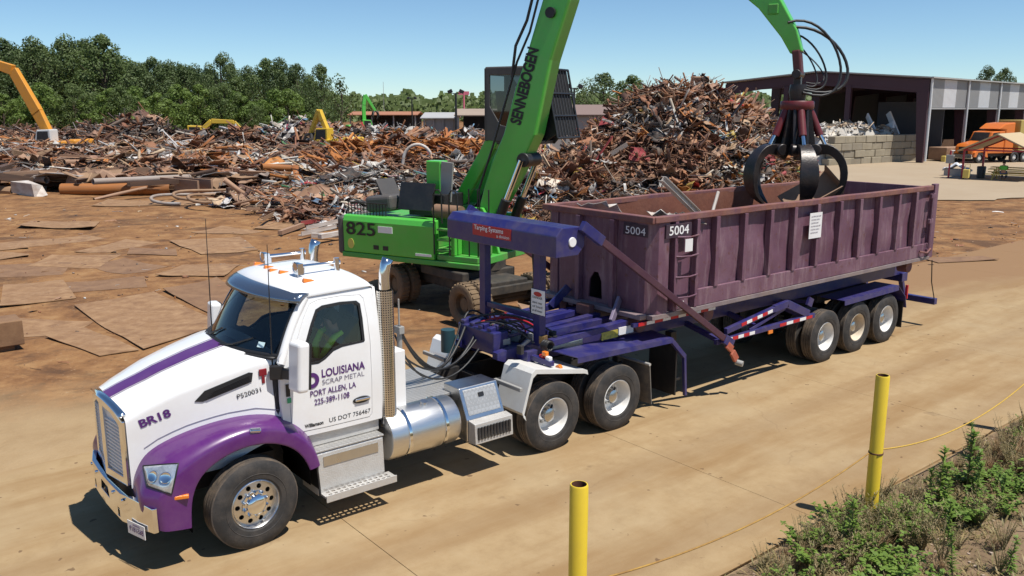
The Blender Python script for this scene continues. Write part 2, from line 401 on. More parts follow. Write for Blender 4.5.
def slab_material():
    m, nt, b = _bsdf('dusty_concrete'); geo = nt.nodes.new('ShaderNodeNewGeometry'); vec = geo.outputs['Position']
    sp = nt.nodes.new('ShaderNodeSeparateXYZ'); nt.links.new(vec, sp.inputs[0])
    mp = nt.nodes.new('ShaderNodeMapping'); mp.inputs['Scale'].default_value = (0.16, 1.0, 1.0); nt.links.new(vec, mp.inputs[0])
    streak = tex(nt, 'ShaderNodeTexNoise', 1.3, mp.outputs[0], Detail=7, Roughness=0.6)
    n1 = tex(nt, 'ShaderNodeTexNoise', 0.35, vec, Detail=8, Roughness=0.62)
    n2 = tex(nt, 'ShaderNodeTexNoise', 3.2, vec, Detail=9, Roughness=0.7)
    n3 = tex(nt, 'ShaderNodeTexNoise', 26.0, vec, Detail=4, Roughness=0.7)
    c = ramp(nt, n2.outputs[0], [(0.25, (0.276,0.187,0.097)), (0.50, (0.332,0.234,0.125)), (0.78, (0.376,0.275,0.156))])
    c = mixc(nt, ramp(nt, streak.outputs[0], [(0.36, (0.95,0.95,0.95)), (0.56, (0,0,0))]), c, (0.260,0.164,0.077))
    c = mixc(nt, ramp(nt, n1.outputs[0], [(0.50, (0,0,0)), (0.72, (0.55,0.55,0.55))]), c, (0.376,0.294,0.180))
    c = mixc(nt, ramp(nt, n3.outputs[0], [(0.66, (0,0,0)), (0.76, (0.6,0.6,0.6))]), c, (0.176,0.118,0.069))
    st = tex(nt, 'ShaderNodeTexNoise', 1.9, vec, Detail=3, Roughness=0.5)
    c = mixc(nt, ramp(nt, st.outputs[0], [(0.70, (0,0,0)), (0.76, (0.5,0.5,0.5))]), c, (0.152,0.099,0.058))
    e = math_(nt, 'ADD', sp.outputs['Y'], math_(nt, 'MULTIPLY', sp.outputs['X'], 0.16))
    for yc, sl in ((2.3, .02), (4.15, .02), (0.1, -.01)):     # worn wheel paths
        yy = math_(nt, 'ADD', math_(nt, 'MULTIPLY_ADD', sp.outputs['X'], sl, yc), math_(nt, 'ADD', sp.outputs['Y'], math_(nt, 'MULTIPLY_ADD', n1.outputs[0], 0.7, -0.35)))
        fb = ramp(nt, math_(nt, 'ABSOLUTE', yy), [(0.0, (0.55,0.55,0.55)), (0.22, (0.35,0.35,0.35)), (0.42, (0,0,0))])
        c = mixc(nt, math_(nt, 'MULTIPLY', fb, streak.outputs[0]), c, (0.200,0.126,0.068))
    vo = tex(nt, 'ShaderNodeTexVoronoi', 0.33, vec); vo.feature = 'DISTANCE_TO_EDGE'
    wob = nt.nodes.new('ShaderNodeVectorMath'); wob.operation = 'ADD'; nt.links.new(vec, wob.inputs[0])
    wn = tex(nt, 'ShaderNodeTexNoise', 2.5, vec, Detail=4); sc_ = nt.nodes.new('ShaderNodeVectorMath'); sc_.operation = 'SCALE'; sc_.inputs[3].default_value = 0.5
    nt.links.new(wn.outputs[1], sc_.inputs[0]); nt.links.new(sc_.outputs[0], wob.inputs[1]); nt.links.new(wob.outputs[0], vo.inputs['Vector'])
    crk = math_(nt, 'MULTIPLY', ramp(nt, vo.outputs['Distance'], [(0.0, (0.25,0.25,0.25)), (0.006, (0,0,0))]), ramp(nt, n1.outputs[0], [(0.52, (0,0,0)), (0.60, (1,1,1))]))
    c = mixc(nt, crk, c, (0.160,0.100,0.058))
    sp2 = tex(nt, 'ShaderNodeTexNoise', 6.5, vec, Detail=2, Roughness=0.4)
    c = mixc(nt, ramp(nt, sp2.outputs[0], [(0.715, (0,0,0)), (0.75, (0.7,0.7,0.7))]), c, (0.104,0.059,0.034))
    e = math_(nt, 'ADD', e, math_(nt, 'MULTIPLY_ADD', n1.outputs[0], 6.0, -3.0))
    e = math_(nt, 'ADD', e, math_(nt, 'MULTIPLY_ADD', n2.outputs[0], 2.5, -1.25))
    fr = ramp(nt, math_(nt, 'DIVIDE', math_(nt, 'SUBTRACT', e, 2.5), 2.2), [(0, (0,0,0)), (1, (1,1,1))])
    c = mixc(nt, fr, c, (0.240,0.143,0.073))
    nt.links.new(c, b.inputs['Base Color']); b.inputs['Roughness'].default_value = 0.92; b.inputs['Specular IOR Level'].default_value = 0.2
    bp = nt.nodes.new('ShaderNodeBump'); bp.inputs['Strength'].default_value = 0.25; bp.inputs['Distance'].default_value = 0.02
    nt.links.new(math_(nt, 'ADD', n2.outputs[0], math_(nt, 'MULTIPLY', n3.outputs[0], 0.4)), bp.inputs['Height'])
    nt.links.new(bp.outputs[0], b.inputs['Normal']); return m
SLABM = slab_material()
road = empty('concrete_road'); road['kind'] = 'structure'
X0s = [-12.9, -8.2, -3.58, 1.07, 5.57, 10.38, 15.0, 19.6, 24.2, 28.8, 33.4, 38.0, 42.6]
for i in range(len(X0s)-1):
    for y0, y1 in ((-4.90, -0.35), (-0.35, 3.0)):
        mb = MB(); gp = 0.003
        mb.box(X0s[i]+gp, X0s[i+1]-gp, y0+gp, y1-gp, -0.12, 0.004 - (0.003 if y0 > -1 else 0))
        mb.build('slab', SLABM, road, bevel=0.003, seg=1)
# paved apron in front of the big shed
mb = MB(); rr = random.Random(4)
outl = [(43.5,13.5),(44.4,11.2),(46.5,10.0),(50,9.2),(56,7.5),(66,4),(80,-1),(100,-8),(150,-20),(190,30),(150,85),(90,60),(62,36),(50,22)]
den = []
for i in range(len(outl)):
    a, b_ = V(*outl[i]), V(*outl[(i+1) % len(outl)]); n_ = max(2, int((b_-a).length/0.8))
    n_ = min(n_, 24)
    for k in range(n_):
        q = a.lerp(b_, k/n_); den.append((q.x + rr.uniform(-.25,.25), q.y + rr.uniform(-.25,.25)))
mb.panel(den, [], lambda a, b_: (a, b_, 0.05))
o = mb.build('paved_apron', mat('apron_concrete', (0.33,0.252,0.165), 0.9, col2=(0.37,0.295,0.205), scale=0.2, dirt=0.4, dcol=(0.27,0.19,0.115), dscale=0.35)); o['kind'] = 'structure'
# ------------------------------------------------------------------ wheels
def tyre_mesh(R, W, rim, ngroove=4):
    """closed lathe: outer sidewall at y=-W, inner at y=0; open sidewall faces -Y"""
    p = [(rim, -W*0.90), (rim+0.02, -W*0.97), (rim+(R-rim)*0.35, -W*1.0), (rim+(R-rim)*0.62, -W*1.0), (R-0.045, -W*0.955), (R-0.012, -W*0.90)]
    g = []
    for k in range(ngroove + 1):
        a = -W*0.88 + (W*0.76)*k/ngroove
        if k: g += [(R-0.014, a-0.012), (R-0.014, a)]
        g += [(R, a+0.001), (R, a + W*0.76/ngroove - 0.013)] if k < ngroove else []
    p += g
    p += [(R-0.012, -W*0.10), (R-0.045, -W*0.045), (rim+(R-rim)*0.5, 0.0), (rim+0.02, -W*0.03), (rim, -W*0.10)]
    return p

def ring_holes(n, r, hr, k=10, ph=0.0):
    return [[(r*math.cos(2*math.pi*i/n+ph) + hr*math.cos(2*math.pi*j/k), r*math.sin(2*math.pi*i/n+ph) + hr*math.sin(2*math.pi*j/k)) for j in range(k)] for i in range(n)]

def circle(r, n=40): return [(r*math.cos(2*math.pi*i/n), r*math.sin(2*math.pi*i/n)) for i in range(n)]

def tyre_part(mb, R, W, rim, y=0.0, n=56):
    T = Matrix.Translation((0, y, 0)); pr = tyre_mesh(R, W, rim)
    b = len(mb.f); mb.lathe(pr, T, n, closed=True)
    for fi in range(b, len(mb.f)):
        i = (fi - b) // n
        if 5 <= i <= len(pr) - 6: mb.m[fi] = 1
    # moulded ring on the sidewall
    mb.lathe([(rim+(R-rim)*0.30, y-W*0.995), (rim+(R-rim)*0.33, y-W*1.012), (rim+(R-rim)*0.36, y-W*0.995)], None, n)
    return mb

def steer_wheel(parent, loc, mirror=False, turn=0.0):
    """front wheel: tyre, bright disc with ten hand holes, chrome hub cap and nuts"""
    o = bpy.data.objects.new('wheel', None); link(o, parent); o.location = loc
    o.rotation_euler = (0, 0, turn + (math.pi if mirror else 0))
    t = tyre_part(MB(), 0.52, 0.29, 0.288, 0.0).build('tyre', [RUBBER, TREAD], o, smooth=30)
    mb = MB()
    mb.lathe([(0.292,-0.262),(0.278,-0.272),(0.268,-0.262),(0.262,-0.235),(0.250,-0.215)], None, 48)
    mb.panel(circle(0.250, 48), [circle(0.115, 24)] + ring_holes(10, 0.203, 0.029, 12), lambda a, b: (a, -0.215 - 0.02*(1-(a*a+b*b)/0.0625), b),
             fn2=lambda a, b: (a, -0.200 - 0.02*(1-(a*a+b*b)/0.0625), b))
    mb.lathe([(0.250,-0.20),(0.270,-0.08),(0.288,-0.03)], None, 48)
    mb.build('rim', ALU, o, smooth=35)
    mb = MB(); mb.lathe([(0.288,-0.03),(0.02,-0.03)], None, 32); mb.build('brake_drum', BLACK, o)
    mb = MB(); mb.lathe([(0.15,-0.232),(0.15,-0.245),(0.118,-0.25),(0.112,-0.285),(0.095,-0.30),(0.055,-0.31),(0.0,-0.312)], None, 40)
    mb.build('hub_cap', CHROME, o, smooth=30)
    mb = MB(); mb.v = []
    for i in range(10):
        a = 2*math.pi*(i+.5)/10; x, z = 0.14*math.cos(a), 0.14*math.sin(a)
        mb.cyl((x,-0.232,z), (x,-0.292,z), 0.021, 0.017, 10)
    mb.build('wheel_nuts', CHROME, o, smooth=40)['kind'] = 'stuff'
    return o

def dual_wheel(parent, loc, mirror=False, dusty=False, cap=CHROME):
    """pair of tyres on white dished rims, hub at the outer end"""
    o = bpy.data.objects.new('wheel', None); link(o, parent); o.location = loc
    if mirror: o.rotation_euler = (0, 0, math.pi)
    for y in (0.0, 0.335):
        tyre_part(MB(), 0.52, 0.275, 0.285, y).build('tyre', [RUBBER, TREAD], o, smooth=30)
    mb = MB()
    mb.lathe([(0.290,-0.245),(0.278,-0.258),(0.268,-0.25),(0.258,-0.225),(0.250,-0.06),(0.235,-0.02)], None, 44)
    mb.panel(circle(0.236, 44), [circle(0.11, 24)] + ring_holes(5, 0.178, 0.034, 12, 0.3), lambda a, b: (a, -0.02 + 0.05*(0.236-math.hypot(a,b)), b),
             fn2=lambda a, b: (a, -0.006 + 0.05*(0.236-math.hypot(a,b)), b))
    mb.lathe([(0.236,-0.006),(0.25,0.10),(0.27,0.30)], None, 44)
    mb.build('rim', WRIM if not dusty else DRIM, o, smooth=35)
    mb = MB(); mb.lathe([(0.26,0.12),(0.03,0.12)], None, 32); mb.build('brake_drum', BLACK, o)
    mb = MB(); mb.lathe([(0.115,-0.01),(0.112,-0.05),(0.085,-0.07),(0.082,-0.15),(0.10,-0.152),(0.10,-0.17),(0.06,-0.185),(0.0,-0.19)], None, 32)
    mb.build('hub_cap', cap, o, smooth=30)
    mb = MB()
    for i in range(10):
        a = 2*math.pi*i/10; x, z = 0.14*math.cos(a), 0.14*math.sin(a)
        mb.cyl((x,-0.01,z), (x,-0.05,z), 0.018, 0.015, 8)
    mb.build('wheel_nuts', GREYP, o, smooth=40)['kind'] = 'stuff'
    return o
DRIM = mat('dusty_wheel', (0.60,0.52,0.40), 0.6, dirt=0.6, dcol=(0.34,0.2,0.11), dscale=4)
HUBB = mat('hub_metal', (0.55,0.58,0.62), 0.25, 1.0, dirt=0.3)

# ------------------------------------------------------------------ the tractor unit
truck = empty('semi_truck', (0,0,0), 0, 'white day cab semi truck with purple front fenders and hood stripe', 'truck')

def interp(tab, x):
    if x <= tab[0][0]: return tab[0][1:]
    for (a, *p), (b, *q) in zip(tab, tab[1:]):
        if x <= b:
            t = (x-a)/(b-a); return [u+(v-u)*t for u, v in zip(p, q)]
    return tab[-1][1:]

# hood: sections along X -> half width of the shoulder, centre height, shoulder height, bottom half width, bottom height
HOOD = [(-1.13, 0.60, 1.735, 1.640, 0.64, 0.84), (-0.95, 0.635, 1.815, 1.735, 0.68, 0.84), (-0.6, 0.71, 1.945, 1.875, 0.76, 0.86), (-0.2, 0.79, 2.06, 1.985, 0.86, 0.9),
        (0.2, 0.86, 2.150, 2.075, 0.96, 1.1), (0.50, 0.90, 2.165, 2.10, 1.02, 1.15)]
def hood_pt(x, s):
    """s: 0 centre top .. 1 bottom of the side"""
    w_, zc, zs, wb, zb = interp(HOOD, x)
    if s <= 0.5:
        a = s/0.5; y = w_*a; z = zc + (zs-zc)*a**2.4
    elif s <= 0.62:
        t = (s-0.5)/0.12; y = w_ + 0.035*math.sin(t*math.pi/2); z = zs - 0.07*(1-math.cos(t*math.pi/2)) - 0.012*t
    else:
        t = (s-0.62)/0.38; z0 = zs-0.082; y = (w_+0.035)*(1-t) + wb*t; z = z0*(1-t) + zb*t
    return y, z
SV = [0,.12,.25,.36,.43,.47,.5,.53,.56,.59,.62,.68,.76,.85,.93,1.0]
mb = MB(); nx = 18
vs = []
for i in range(nx+1):
    x = -1.13 + 1.63*i/nx
    for s_ in [-q for q in SV[::-1]] + SV[1:]:
        y, z = hood_pt(x, abs(s_)); sw = 0.06*(1-(min(abs(y),.66)/.66)**2)*max(0, 1-i/4)
        vs.append((x - sw, -y if s_ < 0 else y, z))
n_ = 2*len(SV)-1
mb.add(vs, [(i*n_+j, (i+1)*n_+j, (i+1)*n_+j+1, i*n_+j+1) for i in range(nx) for j in range(n_-1)])
mb.build('hood', WHITE, truck, smooth=32)
# stripe and pinstripe lie on the hood
def strip_on_hood(name, y0, y1, x0, x1, m_, lift=0.004):
    mb = MB(); vs = []
    for i in range(31):
        x = x0 + (x1-x0)*i/30; t = i/30
        for q in range(5):
            y = (y0[0]+(y0[1]-y0[0])*t) + ((y1[0]+(y1[1]-y1[0])*t)-(y0[0]+(y0[1]-y0[0])*t))*q/4
            w_, zc, zs, wb, zb = interp(HOOD, x); a = min(1, abs(y)/w_)
            ii = (x+1.13)/1.63*18; sw = 0.06*(1-(min(abs(y),.66)/.66)**2)*max(0, 1-ii/4)
            vs.append((x - sw, y, zc + (zs-zc)*a**2.4 + lift))
    mb.add(vs, [(i*5+q, (i+1)*5+q, (i+1)*5+q+1, i*5+q+1) for i in range(30) for q in range(4)])
    return mb.build(name, m_, truck, smooth=40)
strip_on_hood('hood_stripe', (-0.13,-0.17), (0.13,0.17), -1.12, 0.30, PURPLE)
for sg in (-1, 1): strip_on_hood('pinstripe', (sg*0.150,sg*0.198), (sg*0.162,sg*0.212), -1.12, 0.30, PURPLE)

# grille: two framed halves meeting at a ridge
GM = mat("grille_mesh", (0.82,0.83,0.84), 0.4, 0.15, dirt=0.1)
for sg in (-1, 1):
    def gp_(u, z, off=0.0): return (-1.215 + 0.065*u - off, sg*u*0.60, z)
    mb = MB(); top = lambda u: 1.735 - 0.105*u**1.6
    outer = [(0.0,0.82),(1.0,0.86),(1.02,1.60),(0.55,top(.55)),(0.0,1.735)]
    inner = [(0.10,0.92),(0.85,0.945),(0.85,1.53),(0.5,1.625),(0.10,1.65)]
    mb.panel(outer, [inner], lambda a, b: gp_(a, b, 0.02), fn2=lambda a, b: gp_(a, b, -0.05))
    g = mb.build('grille_frame', CHROME, truck, bevel=0.008)
    mb = MB()
    mb.panel(inner, [], lambda a, b: gp_(a, b, -0.028)); mb.build('grille_screen', GM, truck)
    mb = MB()
    for k in range(15):
        z = 0.955 + 0.042*k
        if z > 1.54: continue
        mb.beam(gp_(0.11, z, -0.012), gp_(0.84, z, -0.012), 0.02, 0.012)
    for k in range(0): mb.beam(gp_(0.2+0.11*k, 0.94, 0.0), gp_(0.2+0.11*k, 1.56, 0.0), 0.016, 0.012, (1,0,0))
    mb.build('grille_bars', GM, truck)
# top trim over the grille
mb = MB()
for sg in (-1, 1):
    mb.grid(lambda u, v: (-1.255+0.065*u + 0.075*v, sg*u*0.61, 1.752-0.100*u**1.6 + 0.020*v), 8, 2, flip=sg > 0)
mb.build('grille_cap', CHROME, truck, smooth=50, solid=0.02)

# fenders, one each side
FEN = [  # inner (x,z) on hood | shoulder (x,z) | outer edge (x,z) | arch lip (x,z)
    ((-1.10,0.62),(-1.14,0.56),(-0.98,0.50),(-0.70,0.46)),
    ((-1.12,0.80),(-1.17,0.78),(-0.99,0.74),(-0.69,0.66)),
    ((-1.12,0.90),(-1.16,0.88),(-0.99,0.85),(-0.67,0.78)),
    ((-1.09,1.02),(-1.09,0.98),(-0.95,0.95),(-0.63,0.90)),
    ((-1.00,1.21),(-0.98,1.155),(-0.86,1.08),(-0.56,1.01)),
    ((-0.80,1.325),(-0.74,1.28),(-0.64,1.205),(-0.43,1.11)),
    ((-0.50,1.42),(-0.42,1.40),(-0.36,1.32),(-0.24,1.185)),
    ((-0.15,1.48),(-0.08,1.465),(-0.05,1.38),(-0.03,1.22)),
    ((0.20,1.49),(0.24,1.455),(0.24,1.365),(0.20,1.20)),
    ((0.50,1.41),(0.50,1.36),(0.48,1.275),(0.40,1.125)),
    ((0.72,1.23),(0.70,1.18),(0.66,1.11),(0.55,1.015)),
    ((0.84,1.00),(0.82,0.97),(0.78,0.92),(0.65,0.86)),
    ((0.87,0.80),(0.85,0.78),(0.82,0.76),(0.69,0.74))]
from mathutils.bvhtree import BVHTree
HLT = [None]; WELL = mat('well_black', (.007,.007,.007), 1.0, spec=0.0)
def fender(sg):
    mb = MB(); vs = []; n_ = 9
    for k, (a, b, c, d) in enumerate(FEN):
        w_ = interp(HOOD, max(-1.13, min(0.5, a[0])))
        yi = max(0.46, w_[3] - 0.06) if k > 3 else 0.60
        ysh = 1.10 if k > 3 else 1.02
        yo = 1.20
        mid = lambda p, q, t: (p[0]+(q[0]-p[0])*t, p[1]+(q[1]-p[1])*t)
        pts = [(yi, a), (yi+(ysh-yi)*.5, mid(a, b, .55)), (ysh-.04, mid(a, b, .97)), (ysh+.035, mid(b, c, .35)), (yo-.015, mid(b, c, .8)), (yo, mid(c, d, .12)), (yo, mid(c, d, .85)), (yo-.006, d), (yo-.03, d)]
        vs += [(q[0], sg*y, q[1]) for y, q in pts]
    N = len(FEN)
    mb.add(vs, [(i*n_+j, (i+1)*n_+j, (i+1)*n_+j+1, i*n_+j+1) for i in range(N-1) for j in range(n_-1)])
    o = mb.build('fender', PURPLE, truck, smooth=50, sub=2)
    # dark wheel well behind it
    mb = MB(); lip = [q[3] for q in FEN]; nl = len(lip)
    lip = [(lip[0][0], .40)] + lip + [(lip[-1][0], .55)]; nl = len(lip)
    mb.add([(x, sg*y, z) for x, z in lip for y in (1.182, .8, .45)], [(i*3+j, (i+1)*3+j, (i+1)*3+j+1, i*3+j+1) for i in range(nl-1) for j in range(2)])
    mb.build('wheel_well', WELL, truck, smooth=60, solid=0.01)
    # headlight: a lens let into the front corner of the fender, following its skin
    if sg < 0:
        bpy.context.view_layer.update(); dg = bpy.context.evaluated_depsgraph_get(); HLT[0] = BVHTree.FromObject(o, dg)
    TLc, TRc, BRc, BLc = (143.5,466.0), (178.5,463.5), (171.5,494.0), (147.5,486.0); pts = []
    for i in range(11):
        for j in range(9):
            u, v = i/10, j/8; px = (TLc[0]*(1-u)+TRc[0]*u)*(1-v) + (BLc[0]*(1-u)+BRc[0]*u)*v; py = (TLc[1]*(1-u)+TRc[1]*u)*(1-v) + (BLc[1]*(1-u)+BRc[1]*u)*v
            d = (cF + cR*((px-512)/FPX) + cU*((288-py)/FPX)).normalized(); hit, nn, _, _ = HLT[0].ray_cast(CAM, d)
            if hit is None: hit, nn, _, _ = HLT[0].find_nearest(CAM + d*10.4)
            if nn.dot(d) > 0: nn = -nn
            edge = .004 if i in (0,10) or j in (0,8) else .016
            q = hit + nn*edge; pts.append(q if sg < 0 else V(q.x, -q.y, q.z))
    mb = MB(); mb.add(pts, [(i*9+j, (i+1)*9+j, (i+1)*9+j+1, i*9+j+1) for i in range(10) for j in range(8)])
    hl = mb.build('headlight', LENS, truck, smooth=50)
    for i, j in ((3,4),(7,4)):
        c0 = pts[i*9+j]; nn = (pts[(i+1)*9+j]-pts[i*9+j]).cross(pts[i*9+j+1]-pts[i*9+j]).normalized()
        if nn.x > 0: nn = -nn
        mb = MB(); mb.lathe([(0.0,0.004),(0.04,0.006),(0.055,0.014),(0.062,0.012)], Matrix.Translation(c0) @ V(0,1,0).rotation_difference(nn).to_matrix().to_4x4(), 20); mb.build('lamp_ring', CHROME, hl, smooth=40)
    mb = MB(); rim = [pts[i*9] for i in range(11)] + [pts[10*9+j] for j in range(1,9)] + [pts[i*9+8] for i in range(9,-1,-1)] + [pts[j] for j in range(7,-1,-1)]; mb.tube(rim, .009, 6); mb.build('lens_seal', GASKET, hl, smooth=60)
    def fpt(px, py, sg):
        d = (cF + cR*((px-512)/FPX) + cU*((288-py)/FPX)).normalized(); hit, nn, _, _ = HLT[0].ray_cast(CAM, d)
        if hit is None: hit = HLT[0].find_nearest(CAM + d*10.4)[0]
        return hit if sg < 0 else V(hit.x, -hit.y, hit.z)
    # side marker lamps
    mb = MB(); ml = fpt(181.5,497,sg); mb.obox(ml, (0.15,0.05,0.04), (0,0,rad(20*sg))); mb.build('marker_lamp', AMBER, truck, bevel=0.008)
    mb = MB(); ml = fpt(255,430.5,sg); mb.obox(ml, (0.13,0.05,0.045), (rad(-38*sg),rad(10),0)); mb.build('fender_lamp', CHROME, truck, bevel=0.012)
    # mud flap behind the wheel
    mb = MB(); mb.obox((0.80, sg*0.98, 0.60), (0.02,0.40,0.46), (0,rad(-4),0)); mb.build('mud_guard', BLACK, truck)
for sg in (-1, 1): fender(sg)
mb = MB()   # dark gap and inner structure between hood and bumper
mb.box(-1.10, 0.5, -0.62, 0.62, 0.62, 0.86); mb.box(-1.12,-0.95,-1.0,1.0,0.52,0.80); mb.build('front_crossmember', FRAME, truck)
# bumper: swept chrome with openings
def bump(u, z, off=0.0):
    y = 1.16*u; x = -1.27 + 0.055*abs(u)**1.5 + 0.21*max(0, abs(u)-0.5)**1.1/0.5**1.1 * 0.62
    return (x - off, y, z)
mb = MB()
outer = [(-1,0.50),(-.75,0.48),(-.5,0.47),(-.25,0.47),(0,0.47),(.25,0.47),(.5,0.47),(.75,0.48),(1,0.50),(1,0.775),(.75,0.80),(.5,0.80),(.25,0.80),(0,0.80),(-.25,0.80),(-.5,0.80),(-.75,0.80),(-1,0.775)]
holes = [[(c-.16,0.60),(c+.16,0.60),(c+.13,0.72),(c-.13,0.72)] for c in (-.0,)] + [[(c-.035,.50),(c+.035,.50),(c+.035,.60),(c-.035,.60)] for c in (-.42,.42)]
mb.panel(outer, holes, lambda a, b: bump(a, b), fn2=lambda a, b: bump(a, b, -0.05))
bmp = mb.build('bumper', CHROME, truck, bevel=0.006)
mb = MB()
for u in (-.55,-.3,.3,.55):
    q = bump(u, 0.735, 0.0); mb.cyl(q, (q[0]-0.02,q[1],q[2]), 0.02, 0.016, 10)
mb.build('bumper_bolts', CHROME, bmp, smooth=40)
mb = MB(); q = bump(-.55, 0.44); q2 = bump(-.28, 0.44)
a, b_ = V(*bump(-.89, .47, .022)), V(*bump(-.63, .47, .022))
mb.panel([(0,-.075),(1,-.075),(1,.075),(0,.075)], [], lambda u, z: a.lerp(b_, u)+V(0,0,z), fn2=lambda u, z: a.lerp(b_, u)+V(.006,0,z)); lp = mb.build('licence_plate', WTAPE, truck)
text('plate_number', 'B651819', 0.085, a + V(-.004,.0,-.035) + (b_-a)*0.06, b_-a, (0,0,1), TXTP, lp, width=0.25)
text('plate_caption', 'LOUISIANA', 0.03, a + V(-.004,.0,.035) + (b_-a)*0.25, b_-a, (0,0,1), TXTP, lp, width=0.13)

# ---------------------------------------------------------------- cab
def cy(z):      # half width of the cab side at height z
    return 1.05 - (0.0 if z < 2.0 else 0.17*(z-2.0)**1.25) - (0.03*(1.5-z) if z < 1.5 else 0)
def side_fn(sg, off=0.0): return lambda x, z: (x, sg*(cy(z)+off), z)
cab_out = [(0.47,1.16),(0.75,1.10),(1.2,1.09),(1.76,1.09),(1.77,1.5),(1.77,2.0),(1.76,2.4),(1.73,2.74),(1.5,2.775),(1.2,2.785),(0.92,2.77),(0.80,2.74),(0.66,2.48),(0.50,2.17),(0.45,2.10),(0.44,1.6)]
door_out = [(0.56,1.22),(0.62,1.17),(1.0,1.155),(1.58,1.15),(1.62,1.19),(1.625,1.6),(1.625,2.1),(1.62,2.4),(1.60,2.63),(1.56,2.675),(1.3,2.695),(1.02,2.69),(0.90,2.655),(0.80,2.50),(0.66,2.20),(0.58,2.02),(0.55,1.7)]
win_out = [(0.735,2.03),(0.82,1.965),(0.93,1.96),(1.02,2.00),(1.13,2.075),(1.25,2.105),(1.54,2.115),(1.555,2.13),(1.555,2.4),(1.545,2.575),(1.50,2.615),(1.28,2.63),(1.05,2.62),(0.965,2.585),(0.88,2.43),(0.77,2.18)]
def shrink(poly, k):
    cx_ = sum(p_[0] for p_ in poly)/len(poly); cz_ = sum(p_[1] for p_ in poly)/len(poly)
    out = []
    for x, z in poly:
        d = math.hypot(x-cx_, z-cz_); out.append((cx_+(x-cx_)*(1-k/d), cz_+(z-cz_)*(1-k/d)))
    return out
for sg in (-1, 1):
    mb = MB(); mb.panel(cab_out, [shrink(door_out, -0.006)], side_fn(sg), fn2=side_fn(sg, -0.05)); mb.build('cab_side', WHITE, truck, smooth=40)
    mb = MB(); mb.panel(door_out, [win_out], side_fn(sg, 0.004), fn2=side_fn(sg, -0.045)); door = mb.build('door', WHITE, truck, smooth=40, bevel=0.006)
    mb = MB(); mb.panel(win_out, [shrink(win_out, 0.035)], side_fn(sg, 0.007), fn2=side_fn(sg, -0.03)); mb.build('window_seal', GASKET, door)
    mb = MB(); mb.panel(shrink(win_out, 0.03), [], side_fn(sg, -0.012)); mb.build('side_window', SGLASS, door)
    # handle in a dark recess
    mb = MB(); mb.lathe([(0.0,-0.004),(0.11,-0.004),(0.12,0.0),(0.12,0.004)], Matrix.Translation((1.475, sg*(cy(1.41)+.009), 1.40)) @ Matrix.Diagonal((1,1,0.36,1)), 28)
    hd = mb.build('door_handle', GASKET, door, smooth=50)
    mb = MB(); mb.obox((1.485, sg*(cy(1.41)+.022), 1.405), (0.20,0.018,0.034)); mb.build('grip', CHROME, hd if False else door, bevel=0.01)
    # panel vent and small stickers on the cowl
    mb = MB(); yv = hood_pt(-0.1, .78)
    vent = [(-0.46,1.72),(-0.36,1.85),(0.20,2.00),(0.24,1.98),(0.22,1.905),(-0.40,1.71)]
    def hs(x, z, off):
        lo, hi = 0.62, 1.0
        for _ in range(18):
            mdl = (lo+hi)/2; y_, z_ = hood_pt(x, mdl)
            if z_ > z: lo = mdl
            else: hi = mdl
        return (x, sg*(hood_pt(x, lo)[0]+off), z)
    # recentre the vent under the shoulder of the hood side
    vent = [(-0.44,1.72),(-0.33,1.825),(0.15,1.965),(0.19,1.955),(0.17,1.855),(-0.36,1.705)]
    mb.panel(vent, [], lambda a, b: hs(a, b, 0.010), fn2=lambda a, b: hs(a, b, -0.01)); hv = mb.build('hood_vent', GASKET, truck)
    mb = MB()
    for k in range(5): mb.beam(hs(-.32+.02*k,1.73+.019*k,.014), hs(.15,1.865+.016*k,.014), 0.01, 0.006)
    mb.build('vent_fins', BLACK, hv)
# rear wall, floor, dash
mb = MB()
mb.grid(lambda u, v: (1.76 + 0.0*u, (2*u-1)*cy(1.1+1.65*v)*0.995, 1.1+1.65*v), 4, 8); mb.build('cab_rear_wall', WHITE, truck, smooth=30, solid=0.03)
mb = MB(); mb.box(0.5,1.74,-0.98,0.98,1.08,1.16); mb.box(0.40,0.62,-0.98,0.98,1.16,1.98); mb.box(0.44,0.86,-0.95,0.95,1.80,2.05); mb.build('dashboard', INTER, truck, bevel=0.03)
for y in (-0.52, 0.52):
    mb = MB(); mb.box(1.02,1.50,y-.26,y+.26,1.42,1.60); mb.obox((1.52,y,1.95),(.16,.50,.80),(0,rad(10),0)); mb.obox((1.60,y,2.42),(.10,.28,.18),(0,rad(10),0)); mb.box(1.1,1.4,y-.15,y+.15,1.16,1.42)
    mb.build('seat', INTER, truck, bevel=0.05, seg=3)
mb = MB(); T = Matrix.Translation((0.94,-0.52,2.0)) @ Euler((0,rad(62),0)).to_matrix().to_4x4() @ Euler((rad(90),0,0)).to_matrix().to_4x4()
mb.lathe([(0.215,-0.016),(0.231,0),(0.215,0.016),(0.199,0)], T, 28, closed=True); mb.T = T; mb.beam((-.21,0,0),(.21,0,0),.03,.02); mb.beam((0,0,-.2),(0,0,.05),.03,.02); mb.T = None
mb.cyl((0.94,-0.52,2.0),(0.78,-0.52,1.85),0.03); mb.build('steering_wheel', GASKET, truck, smooth=40)
# roof
def roof(u, v):
    a = 2*u-1; b = 2*v-1
    x = 1.235 + 0.51*a*(1-0.0*b*b) + (-0.14*(1-b*b) if a < 0 else 0)*(-a); y = 0.945*b
    z = 2.755 + 0.175*((1-abs(a)**4)*(1-abs(b)**3.2))**0.55 + 0.015*a
    return (x, y, z)
mb = MB(); mb.grid(roof, 26, 30); mb.build('roof', WHITE, truck, smooth=60, solid=0.012)
